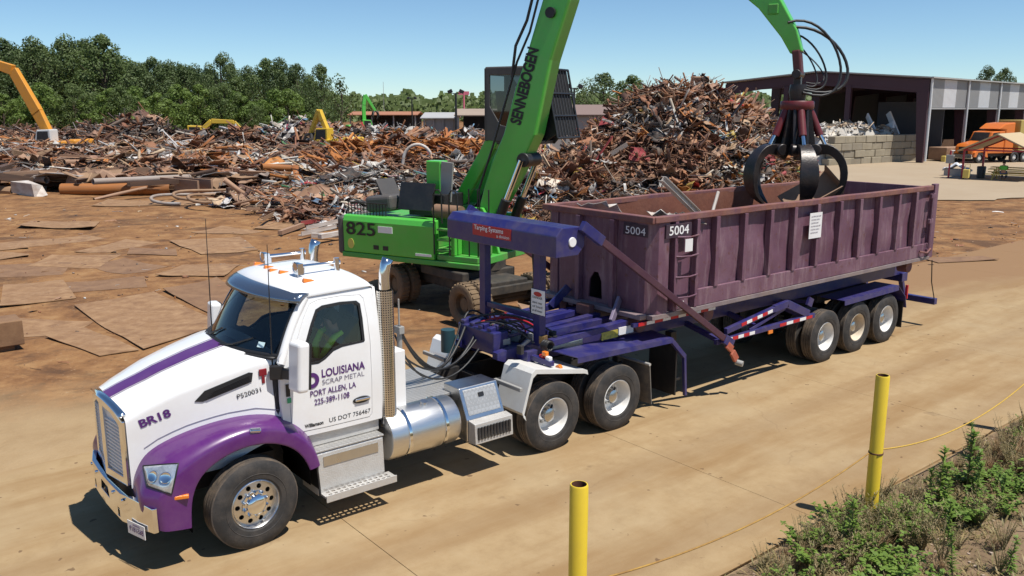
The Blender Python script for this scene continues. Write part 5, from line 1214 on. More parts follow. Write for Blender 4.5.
# orange-peel grapple (five curved tines) hanging from the stick
GP = V(8.0, 0, 0)
GRED = mat('grapple_red', (0.13,0.010,0.014), 0.45, dirt=.5, dcol=(.12,.06,.05), dscale=5)
gr = bpy.data.objects.new('grapple', None); link(gr, exc); gr.location = (8.0,0,0)
mb = MB(); mb.lathe([(0,5.36),(.16,5.36),(.18,5.22),(.15,5.08),(.15,5.02)], Matrix.Rotation(rad(90),4,'X') , 24); mb.build('rotator', STK, gr, smooth=40)
mb = MB(); mb.lathe([(.0,5.04),(.31,5.04),(.33,5.01),(.33,4.90),(.30,4.86),(0,4.86)], Matrix.Rotation(rad(90),4,'X'), 36); mb.build('collar', GRED, gr, smooth=40)
mb = MB(); mb.lathe([(.0,4.87),(.20,4.87),(.22,4.2),(.30,4.10),(.30,3.98),(.0,3.95)], Matrix.Rotation(rad(90),4,'X'), 20); mb.build('core', STK, gr, smooth=40)
def tine():
    """curved claw in the local x-z plane, hinged near the core"""
    c = [(.20,3.94),(.42,4.07),(.70,4.07),(.92,3.84),(.98,3.52),(.88,3.20),(.58,2.93)]
    th = [.09,.11,.09,.075,.065,.05,.012]; hw = [.08,.10,.13,.17,.19,.13,.02]
    def cat(seq, t):
        n = len(seq)-1; k = min(int(t*n), n-1); f = t*n-k; p0, p1, p2, p3 = (seq[max(0,min(n,k+q))] for q in (-1,0,1,2))
        return .5*((2*p1)+(-p0+p2)*f+(2*p0-5*p1+4*p2-p3)*f*f+(-p0+3*p1-3*p2+p3)*f**3)
    N_ = 18; c = [(cat([q[0] for q in c], i/N_), cat([q[1] for q in c], i/N_)) for i in range(N_+1)]; th = [max(.012, cat(th, i/N_)) for i in range(N_+1)]; hw = [max(.02, cat(hw, i/N_)) for i in range(N_+1)]
    vs = []
    for i, (x, z) in enumerate(c):
        a = c[max(0,i-1)]; b_ = c[min(len(c)-1,i+1)]; d = V(b_[0]-a[0], b_[1]-a[1]).normalized(); n = V(-d.y, d.x)
        vs += [(x+n.x*th[i],-hw[i],z+n.y*th[i]),(x+n.x*th[i],hw[i],z+n.y*th[i]),(x-n.x*th[i],hw[i]*.8,z-n.y*th[i]),(x-n.x*th[i],-hw[i]*.8,z-n.y*th[i])]
    m_ = MB(); n = len(c); fs = [(0,1,2,3), tuple(4*(n-1)+k for k in (3,2,1,0))]
    for i in range(n-1):
        for k in range(4): fs.append((4*i+k,4*i+(k+1)%4,4*(i+1)+(k+1)%4,4*(i+1)+k))
    m_.add(vs, fs); return m_
for k in range(5):
    ti = tine().build('tine', STK, gr, bevel=.018, smooth=35); a = math.atan2(-.76,-.62) - EANG + rad(72*k); ti.rotation_euler = (0,0,a)
    m1 = MB(); m1.cyl((.40,-.20,4.08),(.40,.20,4.08),.12,n=20); m1.build('hinge_boss', STK, ti, smooth=40, bevel=.02)
    m1 = MB(); m1.cyl((.25,0,4.86),(.47,0,4.36),.075,n=16); c1 = m1.build('tine_cylinder', GRED, ti, smooth=40)
    m1 = MB(); m1.beam((.20,.13,4.86),(.34,.13,4.02),.05,.16,(1,0,0)); m1.beam((.20,-.13,4.86),(.34,-.13,4.02),.05,.16,(1,0,0)); m1.build('claw_link', STK, ti)
    m1 = MB(); m1.cyl((.46,0,4.40),(.58,0,4.18),.038,n=12); m1.build('cylinder_rod', CHROME, ti, smooth=40)
for k, (dx, r_) in enumerate(((.52,.026),(.60,.030),(.34,.020),(.22,.016),(.30,.014))):
    a = V(7.75-.02*k, -.16+.08*k, 6.55-.1*k); b_ = V(8.12,-.15+.06*k,5.2+.05*k)
    e_ = V(.866,.5,0); c1 = a + e_*(dx*1.9) + V(0,0,.35-.12*k); c2 = b_ + e_*(dx*2.6) + V(0,0,-.45+.07*k)
    pts = [(1-t)**3*a + 3*t*(1-t)**2*c1 + 3*t*t*(1-t)*c2 + t**3*b_ for t in [i/18 for i in range(19)]]
    mb = MB(); mb.tube(pts, r_, 7); mb.build('grapple_hose', HOSE, exc, smooth=60)
# cab on its raising arm (left side)
cabx0, cabx1, caby0, caby1, cbz0, cbz1 = 0.36, 2.02, 0.42, 1.52, 4.05, 5.88
ec = bpy.data.objects.new('operator_cab', None); link(ec, exc)
pf = [(cabx0,4.12),(cabx1-.25,4.02),(cabx1,4.30),(cabx1+.10,4.75),(cabx1-.18,5.80),(cabx1-.35,5.88),(cabx0+.05,5.88),(cabx0,5.82)]
wn = [(.50,4.95),(.80,4.50),(1.20,4.40),(cabx1-.08,4.55),(cabx1-.06,4.8),(cabx1-.30,5.68),(.50,5.70)]
for y, t in ((caby0,.05),(caby1,-.05)):
    mb = MB(); mb.panel(pf, [wn], lambda x, z: (x,y,z), fn2=lambda x, z: (x,y+t,z)); mb.build('cab_side', CABGREY, ec, bevel=.015)
    mb = MB(); mb.panel(shrink(wn,-.02), [], lambda x, z: (x,y+t*.5,z)); mb.build('side_window', DGLASS, ec)
mb = MB(); mb.box(cabx0,cabx1-.33,caby0+.002,caby1-.002,5.83,5.90); mb.build('cab_roof', CABGREY, ec, bevel=.03)
mb = MB(); mb.box(cabx0,cabx1-.27,caby0+.052,caby1-.052,4.03,4.12); mb.build('cab_floor', CABGREY, ec, bevel=.02)
mb = MB(); mb.panel([(caby0,4.1),(caby1,4.1),(caby1,5.86),(caby0,5.86)], [[(caby0+.14,4.85),(caby1-.14,4.85),(caby1-.14,5.7),(caby0+.14,5.7)]], lambda y, z: (cabx0-.01,y,z), fn2=lambda y, z: (cabx0+.04,y,z)); mb.build('cab_rear', CABGREY, ec)
mb = MB(); mb.panel([(caby0+.05,4.35),(caby1-.05,4.35),(caby1-.05,5.82),(caby0+.05,5.82)], [], lambda y, z: (cabx1+.10-.28*max(0,(z-4.75))/1.05 - (.22*(4.75-z) if z < 4.75 else 0),y,z)); mb.build('cab_windscreen', DGLASS, ec)
# stone guard in front of the screen
mb = MB()
def gf(y, z): return V(cabx1+.36-.30*(z-4.4)/1.4, y, z)
for z in (4.2,4.72,5.25,5.82): mb.tube([gf(caby0-.05,z),gf(caby1+.05,z)], .03, 6)
mb2 = MB()
for k in range(9):
    y = caby0-.05+(caby1-caby0+.1)*k/8; mb.tube([gf(y,4.2),gf(y,5.82)], .03 if k in (0,8) else .015, 6)
o = mb.build('stone_guard', BLACK, ec); mb = MB(); mb.panel([(caby0-.03,4.25),(caby1+.03,4.25),(caby1+.03,5.8),(caby0-.03,5.8)], [], lambda y, z: gf(y,z)+V(-.035,0,0)); mb.build('guard_screen', INTER, ec)

mb = MB(); mb.panel([(cabx1-.32,5.86),(cabx1+.02,5.86),(cabx1+.36,4.3),(cabx1+.05,4.1),(cabx1+.1,4.75)], [], lambda x, z: (x,caby0-.01,z), fn2=lambda x, z: (x,caby0+.01,z)); mb.build('guard_cheek', BLACK, ec)
mb = MB(); mb.lathe([(.0,.12),(.06,.10),(.07,0),(.0,0)], Matrix.Translation((1.85,caby0+.1,5.92)) @ Matrix.Rotation(rad(90),4,'X'), 14); mb.cyl((1.85,caby0+.1,5.85),(1.85,caby0+.1,5.93),.02); mb.build('roof_lamp', BLACK, ec, smooth=40)
mb = MB(); mb.box(.55,.95,.75,1.2,4.12,4.62); mb.obox((.58,.97,4.95),(.14,.5,.75),(0,rad(-8),0)); mb.build('operator_seat', INTER, ec, bevel=.04)
# raising arm: two parallel links and a cylinder
for y, dz in ((.55,0),(1.25,0)):
    mb = MB(); mb.beam((-.62,y,2.35),(.55,y,4.16),.16,.34,(0,1,0) if False else (0,0,1)); mb.build('cab_link', GREEN, exc, bevel=.03)
mb = MB(); mb.beam((-.30,.95,2.15),(.85,.95,3.95),.14,.20); mb.build('cab_link', BLACK, exc, bevel=.02)
mb = MB(); mb.cyl((-.15,.75,2.0),(.95,.75,3.92),.07,n=14); mb.build('cab_cylinder', CHROME, exc, smooth=40)
mb = MB(); mb.box(.25,1.25,.50,1.42,3.90,4.03); mb.build('cab_cradle', mat('olive_green',(.20,.36,.06),.5,dirt=.3), exc, bevel=.02)
mb = MB(); mb.box(-1.0,-.3,.45,1.36,2.2,2.45); mb.build('link_base', DGREEN, exc, bevel=.02)
# small green tank box with grey door standing on the deck
mb = MB(); mb.box(-1.06,-.62,-.16,.20,2.26,3.60); mb.build('deck_tank', GREEN, exc, bevel=.03)
mb = MB(); mb.obox((-.46,-.12,3.08),(.36,.05,1.0),(0,rad(5),0)); mb.build('tank_door', GREYP, exc, bevel=.01)
# ------------------------------------------------------------------ scrap heaps
def gp(px, py, z=0.0):
    """point at height z on the line of sight through a picture point"""
    d = cF + cR*((px-512)/FPX) + cU*((288-py)/FPX); t = (z - CAM.z)/d.z
    return CAM + d*t

SR = random.Random(21)
def T_box():
    return [(-.5,-.5,-.5),(.5,-.5,-.5),(.5,.5,-.5),(-.5,.5,-.5),(-.5,-.5,.5),(.5,-.5,.5),(.5,.5,.5),(-.5,.5,.5)], [(0,3,2,1),(4,5,6,7),(0,1,5,4),(1,2,6,5),(2,3,7,6),(3,0,4,7)]
def T_prof(poly, segs=1, bend=0.0):
    n = len(poly); vs = []; fs = []
    for i in range(segs+1):
        t = i/segs; off = bend*4*t*(1-t)
        vs += [(-.5+t, y, z+off) for y, z in poly]
    for i in range(segs):
        fs += [(i*n+k, i*n+(k+1)%n, (i+1)*n+(k+1)%n, (i+1)*n+k) for k in range(n)]
    fs += [tuple(range(n-1,-1,-1)), tuple(segs*n+k for k in range(n))]
    return vs, fs
L_ = [(-.5,-.5),(.5,-.5),(.5,-.36),(-.36,-.36),(-.36,.5),(-.5,.5)]
I_ = [(-.5,-.5),(.5,-.5),(.5,-.4),(.06,-.4),(.06,.4),(.5,.4),(.5,.5),(-.5,.5),(-.5,.4),(-.06,.4),(-.06,-.4),(-.5,-.4)]
C_ = [(-.5,-.5),(.5,-.5),(.5,.5),(.38,.5),(.38,-.38),(-.38,-.38),(-.38,.5),(-.5,.5)]
def T_tube(n=7, segs=1, wig=0.0, rnd=None, hollow=False):
    vs = []; fs = []; off = V(0,0,0)
    for i in range(segs+1):
        if i and wig: off = off + V(0, rnd.uniform(-wig,wig), rnd.uniform(-wig,wig))
        vs += [(-.5+i/segs, .5*math.cos(2*math.pi*k/n)+off.y, .5*math.sin(2*math.pi*k/n)+off.z) for k in range(n)]
    for i in range(segs): fs += [(i*n+k, i*n+(k+1)%n, (i+1)*n+(k+1)%n, (i+1)*n+k) for k in range(n)]
    if not hollow: fs += [tuple(range(n-1,-1,-1)), tuple(segs*n+k for k in range(n))]
    else:
        b = len(vs); m = segs+1
        vs += [(x, y*.86, z*.86) for x, y, z in vs]
        for i in range(segs): fs += [(b+(i+1)*n+k, b+(i+1)*n+(k+1)%n, b+i*n+(k+1)%n, b+i*n+k) for k in range(n)]
        for e in (0, segs): fs += [(e*n+k, e*n+(k+1)%n, b+e*n+(k+1)%n, b+e*n+k) for k in range(n)]
    return vs, fs
def T_sheet(rnd, nu=4, nv=3, amp=.12, th=.02):
    h = [[rnd.uniform(-amp,amp) for _ in range(nv+1)] for _ in range(nu+1)]
    c = rnd.uniform(-.5,.5)
    vs = []
    for s_ in (0, th):
        for i in range(nu+1):
            for j in range(nv+1):
                u, v = i/nu-.5, j/nv-.5
                vs.append((u + rnd.uniform(-.02,.02)*(s_==0), v, h[i][j] + c*u*u*1.6 + s_))
    N = (nu+1)*(nv+1); fs = []
    for i in range(nu):
        for j in range(nv):
            a = i*(nv+1)+j; q = (a, a+nv+1, a+nv+2, a+1); fs += [q[::-1], tuple(k+N for k in q)]
    rim = [i*(nv+1) for i in range(nu+1)] + [nu*(nv+1)+j for j in range(1,nv+1)] + [i*(nv+1)+nv for i in range(nu-1,-1,-1)] + [j for j in range(nv-1,0,-1)]
    for k in range(len(rim)): a, b = rim[k], rim[(k+1)%len(rim)]; fs.append((a, b, b+N, a+N))
    return vs, fs
def T_chunk(rnd):
    v, f = T_box(); return [tuple(q+rnd.uniform(-.18,.18) for q in p_) for p_ in v], f
def T_ring(n=12, m=5, r=.13):
    vs = []; fs = []
    for i in range(n):
        a = 2*math.pi*i/n
        for j in range(m):
            b = 2*math.pi*j/m; R = .38 + r*math.cos(b); vs.append((R*math.cos(a), R*math.sin(a), r*1.4*math.sin(b)))
    for i in range(n):
        for j in range(m): fs.append((i*m+j, ((i+1)%n)*m+j, ((i+1)%n)*m+(j+1)%m, i*m+(j+1)%m))
    return vs, fs
def T_wire(rnd, segs=9, wig=2.0): return T_tube(4, segs, wig, rnd)
KINDS = {
 'beam': [T_box(), T_prof(I_), T_prof(C_), T_prof(I_,4,.4), T_prof(C_,3,-.3)],
 'angle': [T_prof(L_), T_prof(L_,4,.6), T_prof(L_,5,-1.0)],
 'pipe': [T_tube(9,1,0,None,True), T_tube(8,1,0,None,True), T_tube(8,5,.25,SR,True)],
 'rod': [T_wire(SR) for _ in range(6)] + [T_tube(5,7,.9,SR) for _ in range(3)],
 'sheet': [T_sheet(SR,4,3,.10), T_sheet(SR,5,4,.16), T_sheet(SR,5,3,.22), T_sheet(SR,4,4,.07), T_sheet(SR,6,3,.14)],
 'chunk': [T_chunk(SR) for _ in range(5)],
 'ring': [T_ring(), T_ring(12,4,.09)],
}
NPK = {k: [(np.array(v, dtype=np.float64), f) for v, f in L] for k, L in KINDS.items()}
# (length, width, height) ranges for each kind, metres
DIM = {'beam': ((.6,3.4),(.06,.20),(.06,.20)), 'angle': ((.8,3.4),(.04,.12),(.04,.12)), 'pipe': ((.6,3.4),(.04,.20),(.04,.20)), 'rod': ((.9,3.6),(.02,.045),(.02,.045)),
       'sheet': ((.4,1.9),(.25,1.1),(.4,1.1)), 'chunk': ((.15,.55),(.12,.4),(.1,.3)), 'ring': ((.4,.9),(.4,.9),(.4,.9))}
RUST = [(.36,.22,.14),(.30,.17,.10),(.24,.10,.05),(.15,.062,.035),(.26,.118,.058),(.10,.052,.036),(.31,.165,.090),(.19,.085,.055),(.23,.098,.045),(.14,.080,.055),(.26,.15,.10)]
DARK = [(.045,.038,.034),(.065,.050,.042),(.03,.028,.028),(.09,.07,.055)]
GREY = [(.26,.25,.24),(.36,.35,.33),(.17,.165,.16),(.45,.44,.42)]
PALE = [(.56,.54,.50),(.50,.45,.37),(.62,.61,.60)]
ORNG = [(.36,.13,.028),(.42,.17,.04),(.30,.10,.022)]
ODD = [(.10,.22,.34),(.45,.05,.05),(.42,.30,.04),(.08,.24,.10),(.30,.06,.09),(.14,.30,.32)]
def palette(rnd, wts):
    r = rnd.random()*sum(q[1] for q in wts)
    for cols, w_ in wts:
        r -= w_
        if r <= 0: break
    c = rnd.choice(cols); k = rnd.uniform(.75,1.25); return (c[0]*k, c[1]*k, c[2]*k)
TANS = [(.40,.27,.16),(.46,.34,.22),(.34,.23,.14)]
MIXED = [(RUST,.60),(DARK,.16),(GREY,.08),(PALE,.05),(ORNG,.04),(ODD,.015),(TANS,.06)]
RUSTY = [(RUST,.56),(DARK,.09),(GREY,.10),(ORNG,.07),(PALE,.06),(TANS,.12)]
PALEMIX = [(RUST,.28),(DARK,.18),(GREY,.26),(PALE,.20),(ODD,.08)]
ORANGE = [(ORNG,.55),(RUST,.35),(DARK,.08),(GREY,.02)]
SCRAPM = attr_mat('scrap_metal', .72)
MOUND = mat('heap_core', (0.085,0.048,0.030), .95, col2=(0.16,0.08,0.045), amt=.9, scale=2.5, dirt=.5, dcol=(.05,.035,.028), dscale=4, bump=.8, bscale=8)

class Pool:
    """many small pieces gathered into one mesh"""
    def __init__(s): s.v = []; s.f = []; s.c = []; s.n = 0
    def put(s, kind, loc, rot, size, col, rnd):
        v, f = rnd.choice(NPK[kind]); R = np.array(rot.to_matrix())
        w_ = (v * np.array(size)) @ R.T + np.array(loc)
        s.v.append(w_); s.f.extend([tuple(i+s.n for i in q) for q in f]); s.c.append(np.tile(np.array([*col,1.0]), (len(v),1))); s.n += len(v)
    def build(s, name, label, cat):
        me = bpy.data.meshes.new(name); v = np.concatenate(s.v); nv = len(v)
        cnt = np.array([len(q) for q in s.f], dtype=np.int32); loops = np.fromiter((i for q in s.f for i in q), dtype=np.int32)
        me.vertices.add(nv); me.vertices.foreach_set('co', v.astype(np.float32).ravel())
        me.loops.add(len(loops)); me.loops.foreach_set('vertex_index', loops)
        me.polygons.add(len(cnt)); st = np.zeros(len(cnt), dtype=np.int32); st[1:] = np.cumsum(cnt)[:-1]
        me.polygons.foreach_set('loop_start', st); me.update(calc_edges=True); me.validate()
        at_ = me.attributes.new('tint', 'FLOAT_COLOR', 'POINT'); at_.data.foreach_set('color', np.concatenate(s.c).astype(np.float32).ravel())
        me.materials.append(SCRAPM); o = bpy.data.objects.new(name, me); link(o); o['kind'] = 'stuff'; tag(o, label, cat); return o

def rnd_rot(rnd, flat=.55):
    e = Euler((rnd.gauss(0, flat*.9), rnd.gauss(0, flat*.7), rnd.uniform(0, 6.283))); return e
def dims(rnd, kind, k=1.0):
    (a, b), (c, d), (e, f) = DIM[kind]; L = rnd.uniform(a, b)*k; w_ = rnd.uniform(c, d)*k
    return (L, w_, w_*rnd.uniform(.8,1.2) if kind in ('beam','angle','pipe','rod') else rnd.uniform(e, f)*k)

# heaps: centre, half sizes along/across the line of sight, height, sharpness
def heap_fn(parts, amp=.5, seed=0.0):
    def h(x, y):
        z = 0.0
        for cx_, cy_, rx, ry, H, pw in parts:
            dx, dy = x-cx_, y-cy_; u = (dx*cR.x + dy*cR.y)/rx; v = (dx*math.sin(YAW) + dy*math.cos(YAW))/ry
            r2 = math.sqrt(u*u+v*v)
            if r2 < 1.25: z = max(z, H*max(0, 1-r2**pw))
        if z > .02: z += min(1, z)*amp*(noise.noise((x*.45+seed, y*.45, 1.0)) + .5*noise.noise((x*1.3+seed, y*1.3, 4.0)))
        return max(0, z)
    return h

def mound(h, bounds, step, name, label):
    x0, x1, y0, y1 = bounds; nx, ny = int((x1-x0)/step)+1, int((y1-y0)/step)+1; vs = []
    for i in range(nx):
        for j in range(ny):
            x, y = x0+i*step, y0+j*step; z = h(x, y); vs.append((x, y, gz(x, y)-.08 if z <= .01 else z + gz(x, y) - .12))
    fs = []
    for i in range(nx-1):
        for j in range(ny-1):
            q = (i*ny+j, (i+1)*ny+j, (i+1)*ny+j+1, i*ny+j+1)
            if max(h(vs[k][0], vs[k][1]) for k in q) > .01: fs.append(q)
    mb = MB(); mb.add(vs, fs); o = mb.build(name, MOUND, smooth=50, fixn=False); o['kind'] = 'stuff'; tag(o, label, 'scrap heap'); return o

KWTS = [('beam',.10),('angle',.21),('pipe',.10),('rod',.24),('sheet',.27),('chunk',.05),('ring',.03)]
def pick_kind(rnd, wts=KWTS):
    r = rnd.random()*sum(q[1] for q in wts)
    for k, w_ in wts:
        r -= w_
        if r <= 0: return k
    return wts[-1][0]

_mesh = {}
PIECEM = {}
PC = {'rusty brown': RUST[0], 'dark brown': (.085,.05,.035), 'orange rusted': ORNG[0], 'bare grey': (.30,.29,.28), 'dull white': (.58,.56,.53), 'tan coated': (.34,.21,.12), 'faded red': (.34,.04,.05), 'faded blue': (.09,.17,.27), 'black': (.03,.028,.028), 'yellow painted': (.42,.28,.05)}
for n_, c_ in PC.items():
    PIECEM[n_] = mat('scrap_'+n_.replace(' ','_'), c_, .75, col2=tuple(q*.5 for q in c_) if sum(c_) < .8 else (.30,.20,.13), amt=.7, scale=2.0, dirt=.45, dcol=(.22,.12,.07), dscale=3, bump=.25, bscale=14)
KNAME = {'beam':'steel beam','angle':'bent angle iron','pipe':'pipe','rod':'twisted rod','sheet':'crumpled sheet','chunk':'metal block','ring':'metal rim'}
def piece(kind, colname, loc, rot, size, where, rnd, name=None):
    i = rnd.randrange(len(KINDS[kind])); key = (kind, i, colname)
    if key not in _mesh:
        me = bpy.data.meshes.new('scrap_'+kind); me.from_pydata(*[KINDS[kind][i][0], [], KINDS[kind][i][1]]); me.materials.append(PIECEM[colname]); _mesh[key] = me
        if kind in ('pipe','ring'): me.shade_smooth(); me.set_sharp_from_angle(angle=rad(50))
    o = bpy.data.objects.new(name or {'beam':'scrap_bar'}.get(kind,'scrap_'+kind), _mesh[key]); link(o); o.location = loc; o.rotation_euler = rot; o.scale = size
    tag(o, f'{colname} {KNAME[kind]} {where}', 'scrap metal', f'{colname} {KNAME[kind]} pieces {where}'); return o

def fill(h, bounds, n, pool, rnd, pal, k=1.0, accept=.06, kw=KWTS, lift=.12, flat=.55):
    x0, x1, y0, y1 = bounds; c = 0; tries = 0
    while c < n and tries < n*12:
        tries += 1; x, y = rnd.uniform(x0, x1), rnd.uniform(y0, y1); z = h(x, y)
        if z < accept: continue
        nz = noise.noise((x*.35+50, y*.35, z*.5)); kk = k*(.92 + .9*max(-.55, nz)); pl = pal if abs(noise.noise((x*.5, y*.5, 70+z*.6))) < .22 else ([pal[0]] if noise.noise((x*.5, y*.5, 70+z*.6)) > 0 else pal[1:])
        kd = pick_kind(rnd, kw) if noise.noise((x*.6+9, y*.6, z)) < .12 else rnd.choice(('rod','rod','sheet','angle')); s_ = dims(rnd, kd, kk)
        pool.put(kd, (x, y, z + gz(x, y) + rnd.uniform(-.12, lift)), rnd_rot(rnd, flat), s_, palette(rnd, pl), rnd); c += 1
def fill_big(h, bounds, n, rnd, cols, where, k=1.6, kw=None, accept=.2, flat=.4, lift=.25):
    x0, x1, y0, y1 = bounds; c = 0; tries = 0; kw = kw or [('beam',.25),('angle',.2),('pipe',.2),('sheet',.27),('ring',.08)]
    while c < n and tries < n*40:
        tries += 1; x, y = rnd.uniform(x0, x1), rnd.uniform(y0, y1); z = h(x, y)
        if z < accept: continue
        kd = pick_kind(rnd, kw); s_ = dims(rnd, kd, k)
        piece(kd, rnd.choice(cols), (x, y, z + gz(x, y) + rnd.uniform(.0, lift)), rnd_rot(rnd, flat), s_, where, rnd); c += 1

# --- the big pile behind the container
A = at(672, 42); B1 = at(590, 40); B2 = at(735, 44); B3 = at(548, 38)
hp = heap_fn([(A.x,A.y,8.2,6.5,5.9,1.25),(at(700,43).x,at(700,43).y,5.5,6,6.1,1.3),(B1.x,B1.y,6.5,5.5,3.4,1.2),(B2.x,B2.y,4.6,5.0,5.2,1.5),(B3.x,B3.y,4.2,4.5,2.0,1.2)], .55, 3.0)
bb = (A.x-13, A.x+12, A.y-12, A.y+12)
mound(hp, bb, .5, 'scrap_pile', 'dark packed core of the tall scrap pile behind the container')
pool = Pool(); rnd = random.Random(5)
fill(hp, bb, 10000, pool, rnd, MIXED, .66, lift=.2, flat=.72); fill(hp, bb, 3600, pool, rnd, MIXED, .40, lift=.28, flat=.8)
pool.build('scrap_pieces', 'tangle of small mixed scrap covering the tall pile behind the container', 'scrap')
fill_big(hp, bb, 170, rnd, ['rusty brown','dark brown','rusty brown','orange rusted','bare grey','dull white','tan coated','tan coated','faded red','black','yellow painted','faded blue'][:], 'on the tall scrap pile behind the container', .95, kw=[('beam',.20),('angle',.16),('pipe',.18),('sheet',.34),('ring',.07),('chunk',.05)], flat=.6)
tp = gp(680, 88, 6.2)
# --- the scrap field on the left
rnd = random.Random(8)
L = []
def hp_at(px, d, rx, ry, H, pw=1.4): q = at(px, d); return (q.x, q.y, rx, ry, H, pw)
low = [hp_at(px, d, rx, ry, H) for px, d, rx, ry, H in [(20,58,6,5,1.5),(80,60,6,6,1.7),(140,60,6,6,1.6),(205,58,6,6,1.5),(262,58,6,7,1.4),(20,72,8,7,2.2),(110,76,9,7,2.0),(210,74,9,7,1.8),(290,70,8,7,1.9),(330,52,5,6,1.3),(280,46,4,4,.7),(318,43,3.5,3.5,.8),(-40,62,8,8,1.8)]]
hl = heap_fn(low, .55, 9.0)
def bnds(parts):
    return (min(p_[0]-max(p_[2],p_[3]) for p_ in parts), max(p_[0]+max(p_[2],p_[3]) for p_ in parts), min(p_[1]-max(p_[2],p_[3]) for p_ in parts), max(p_[1]+max(p_[2],p_[3]) for p_ in parts))
bl = bnds(low); mound(hl, bl, .6, 'scrap_pile', 'packed core of the low rusty scrap field')
pool = Pool(); fill(hl, bl, 7500, pool, rnd, RUSTY, 1.0, kw=[('beam',.20),('angle',.24),('pipe',.12),('rod',.20),('sheet',.22),('chunk',.02)], flat=.40, lift=.25)
pool.build('scrap_pieces', 'low field of flat rusty beams, bars and plates', 'scrap')
fill_big(hl, bl, 130, rnd, ['rusty brown','tan coated','orange rusted','tan coated','dark brown','bare grey','rusty brown','orange rusted'], 'in the low rusty scrap field', 2.0, kw=[('beam',.34),('pipe',.2),('sheet',.34),('angle',.12)], flat=.18)
fill_big(heap_fn([hp_at(px_, 52.5, 4.5, 3.0, .9) for px_ in (0,40,80,120,160,200,240)], .3, 2.0), bnds([hp_at(px_, 52.5, 4.5, 3.0, .9) for px_ in (0,240)]), 46, rnd, ['tan coated','dark brown','rusty brown','tan coated','bare grey'], 'along the front of the low scrap field', 2.6, kw=[('beam',.5),('sheet',.3),('pipe',.2)], flat=.14, accept=.15)
# back heaps
back = [hp_at(125,86,6.5,6,3.9,1.3),(*hp_at(150,88,5,5,4.2,1.3),),hp_at(85,88,5,5,3.5,1.3),hp_at(105,84,4,5,3.2,1.2),hp_at(180,88,5,5,2.6,1.3),hp_at(40,92,6,6,2.6),hp_at(235,92,7,5,2.4),hp_at(0,95,8,6,2.8)]
hb = heap_fn(back, .7, 15.0); bbk = bnds(back); mound(hb, bbk, .7, 'scrap_pile', 'packed core of the dark shredded heaps before the trees')
pool = Pool(); fill(hb, bbk, 4200, pool, rnd, [(RUST,.55),(DARK,.38),(GREY,.05),(PALE,.02)], 1.0, kw=[('beam',.12),('angle',.25),('pipe',.1),('rod',.25),('sheet',.2),('chunk',.08)], flat=.6, lift=.3)
pool.build('scrap_pieces', 'tangled dark rusty scrap on the heaps before the trees', 'scrap')
# white and grey appliance scrap further right
pale = [hp_at(300,95,5,6,3.9,1.3),hp_at(278,98,5,6,3.0),hp_at(322,100,5,6,3.4),hp_at(370,98,8,8,2.7),hp_at(420,96,8,8,2.5),hp_at(460,92,7,8,2.4),hp_at(340,84,6,6,2.0),hp_at(500,94,6,6,2.4)]
hw_ = heap_fn(pale, .7, 22.0); bw = bnds(pale); mound(hw_, bw, .7, 'scrap_pile', 'packed core of the pale appliance scrap heaps')
pool = Pool(); fill(hw_, bw, 4600, pool, rnd, PALEMIX, .95, kw=[('sheet',.38),('chunk',.25),('angle',.12),('pipe',.1),('rod',.1),('ring',.05)], flat=.6, lift=.3)
pool.build('scrap_pieces', 'pale grey and white appliance scrap on the far heaps', 'scrap')
# orange-rust heap and the tangle in front of it, behind the green machine
mid = [hp_at(400,62,5,5,2.9,1.3),hp_at(440,60,5,5,2.8,1.3),hp_at(470,57,4,5,2.9,1.3),hp_at(370,58,5,5,2.0,1.3),hp_at(350,66,5,5,2.4,1.3)]
tang = [hp_at(390,46,5,5,2.0,1.3),hp_at(430,45,4.5,5,2.3,1.3),hp_at(350,46,4.5,5,1.6,1.3),hp_at(470,43,4,5,2.3,1.3),hp_at(510,41,4,5,2.0,1.2),hp_at(340,39,3,3,.8,1.2)]
hm = heap_fn(mid, .5, 31.0); ht = heap_fn(tang, .5, 37.0)
for hh, pr, pal, n_, k_, lab, col in ((hm, mid, ORANGE, 2600, .95, 'orange rusted scrap heap behind the green machine', ['orange rusted','orange rusted','rusty brown']), (ht, tang, PALEMIX, 5200, .66, 'mixed tangled scrap heap beside the green machine', ['rusty brown','dull white','bare grey','faded blue','black','tan coated'])):
    b_ = bnds(pr); mound(hh, b_, .5, 'scrap_pile', 'packed core of the ' + lab)
    pool = Pool(); fill(hh, b_, n_, pool, rnd, pal, k_, flat=.45, lift=.22); pool.build('scrap_pieces', 'loose pieces of the ' + lab, 'scrap')
    fill_big(hh, b_, 24, rnd, col, 'on the ' + lab, 1.25, flat=.35)
# single big pieces along the front of the field
def lay(name, label, kind, colname, p0, p1, wd, ht, z=0.0, idx=0):
    a, b_ = gp(*p0), gp(*p1); d = b_-a; me = bpy.data.meshes.new(name); vv, ff = KINDS[kind][idx]; me.from_pydata(vv, [], ff); me.materials.append(PIECEM[colname])
    if kind == 'pipe': me.shade_smooth(); me.set_sharp_from_angle(angle=rad(50))
    o = bpy.data.objects.new(name, me); link(o); c = (a+b_)/2; o.location = (c.x, c.y, z + ht/2 + gz(c.x, c.y)); o.rotation_euler = (0, 0, math.atan2(d.y, d.x)); o.scale = (d.length, wd, ht); tag(o, label, 'scrap metal'); return o
lay('scrap_pipe', 'long thick rusty pipe lying at the front of the scrap field', 'pipe', 'orange rusted', (62,195), (171,194), .72, .72)
lay('scrap_girder', 'rusty channel beam stacked just behind the long thick pipe', 'beam', 'rusty brown', (104,185), (172,184), .45, .40, .75, 2)
lay('scrap_girder', 'second rusty channel beam lying under the first behind the long pipe', 'beam', 'dark brown', (100,188), (170,187), .5, .42, .25, 2)
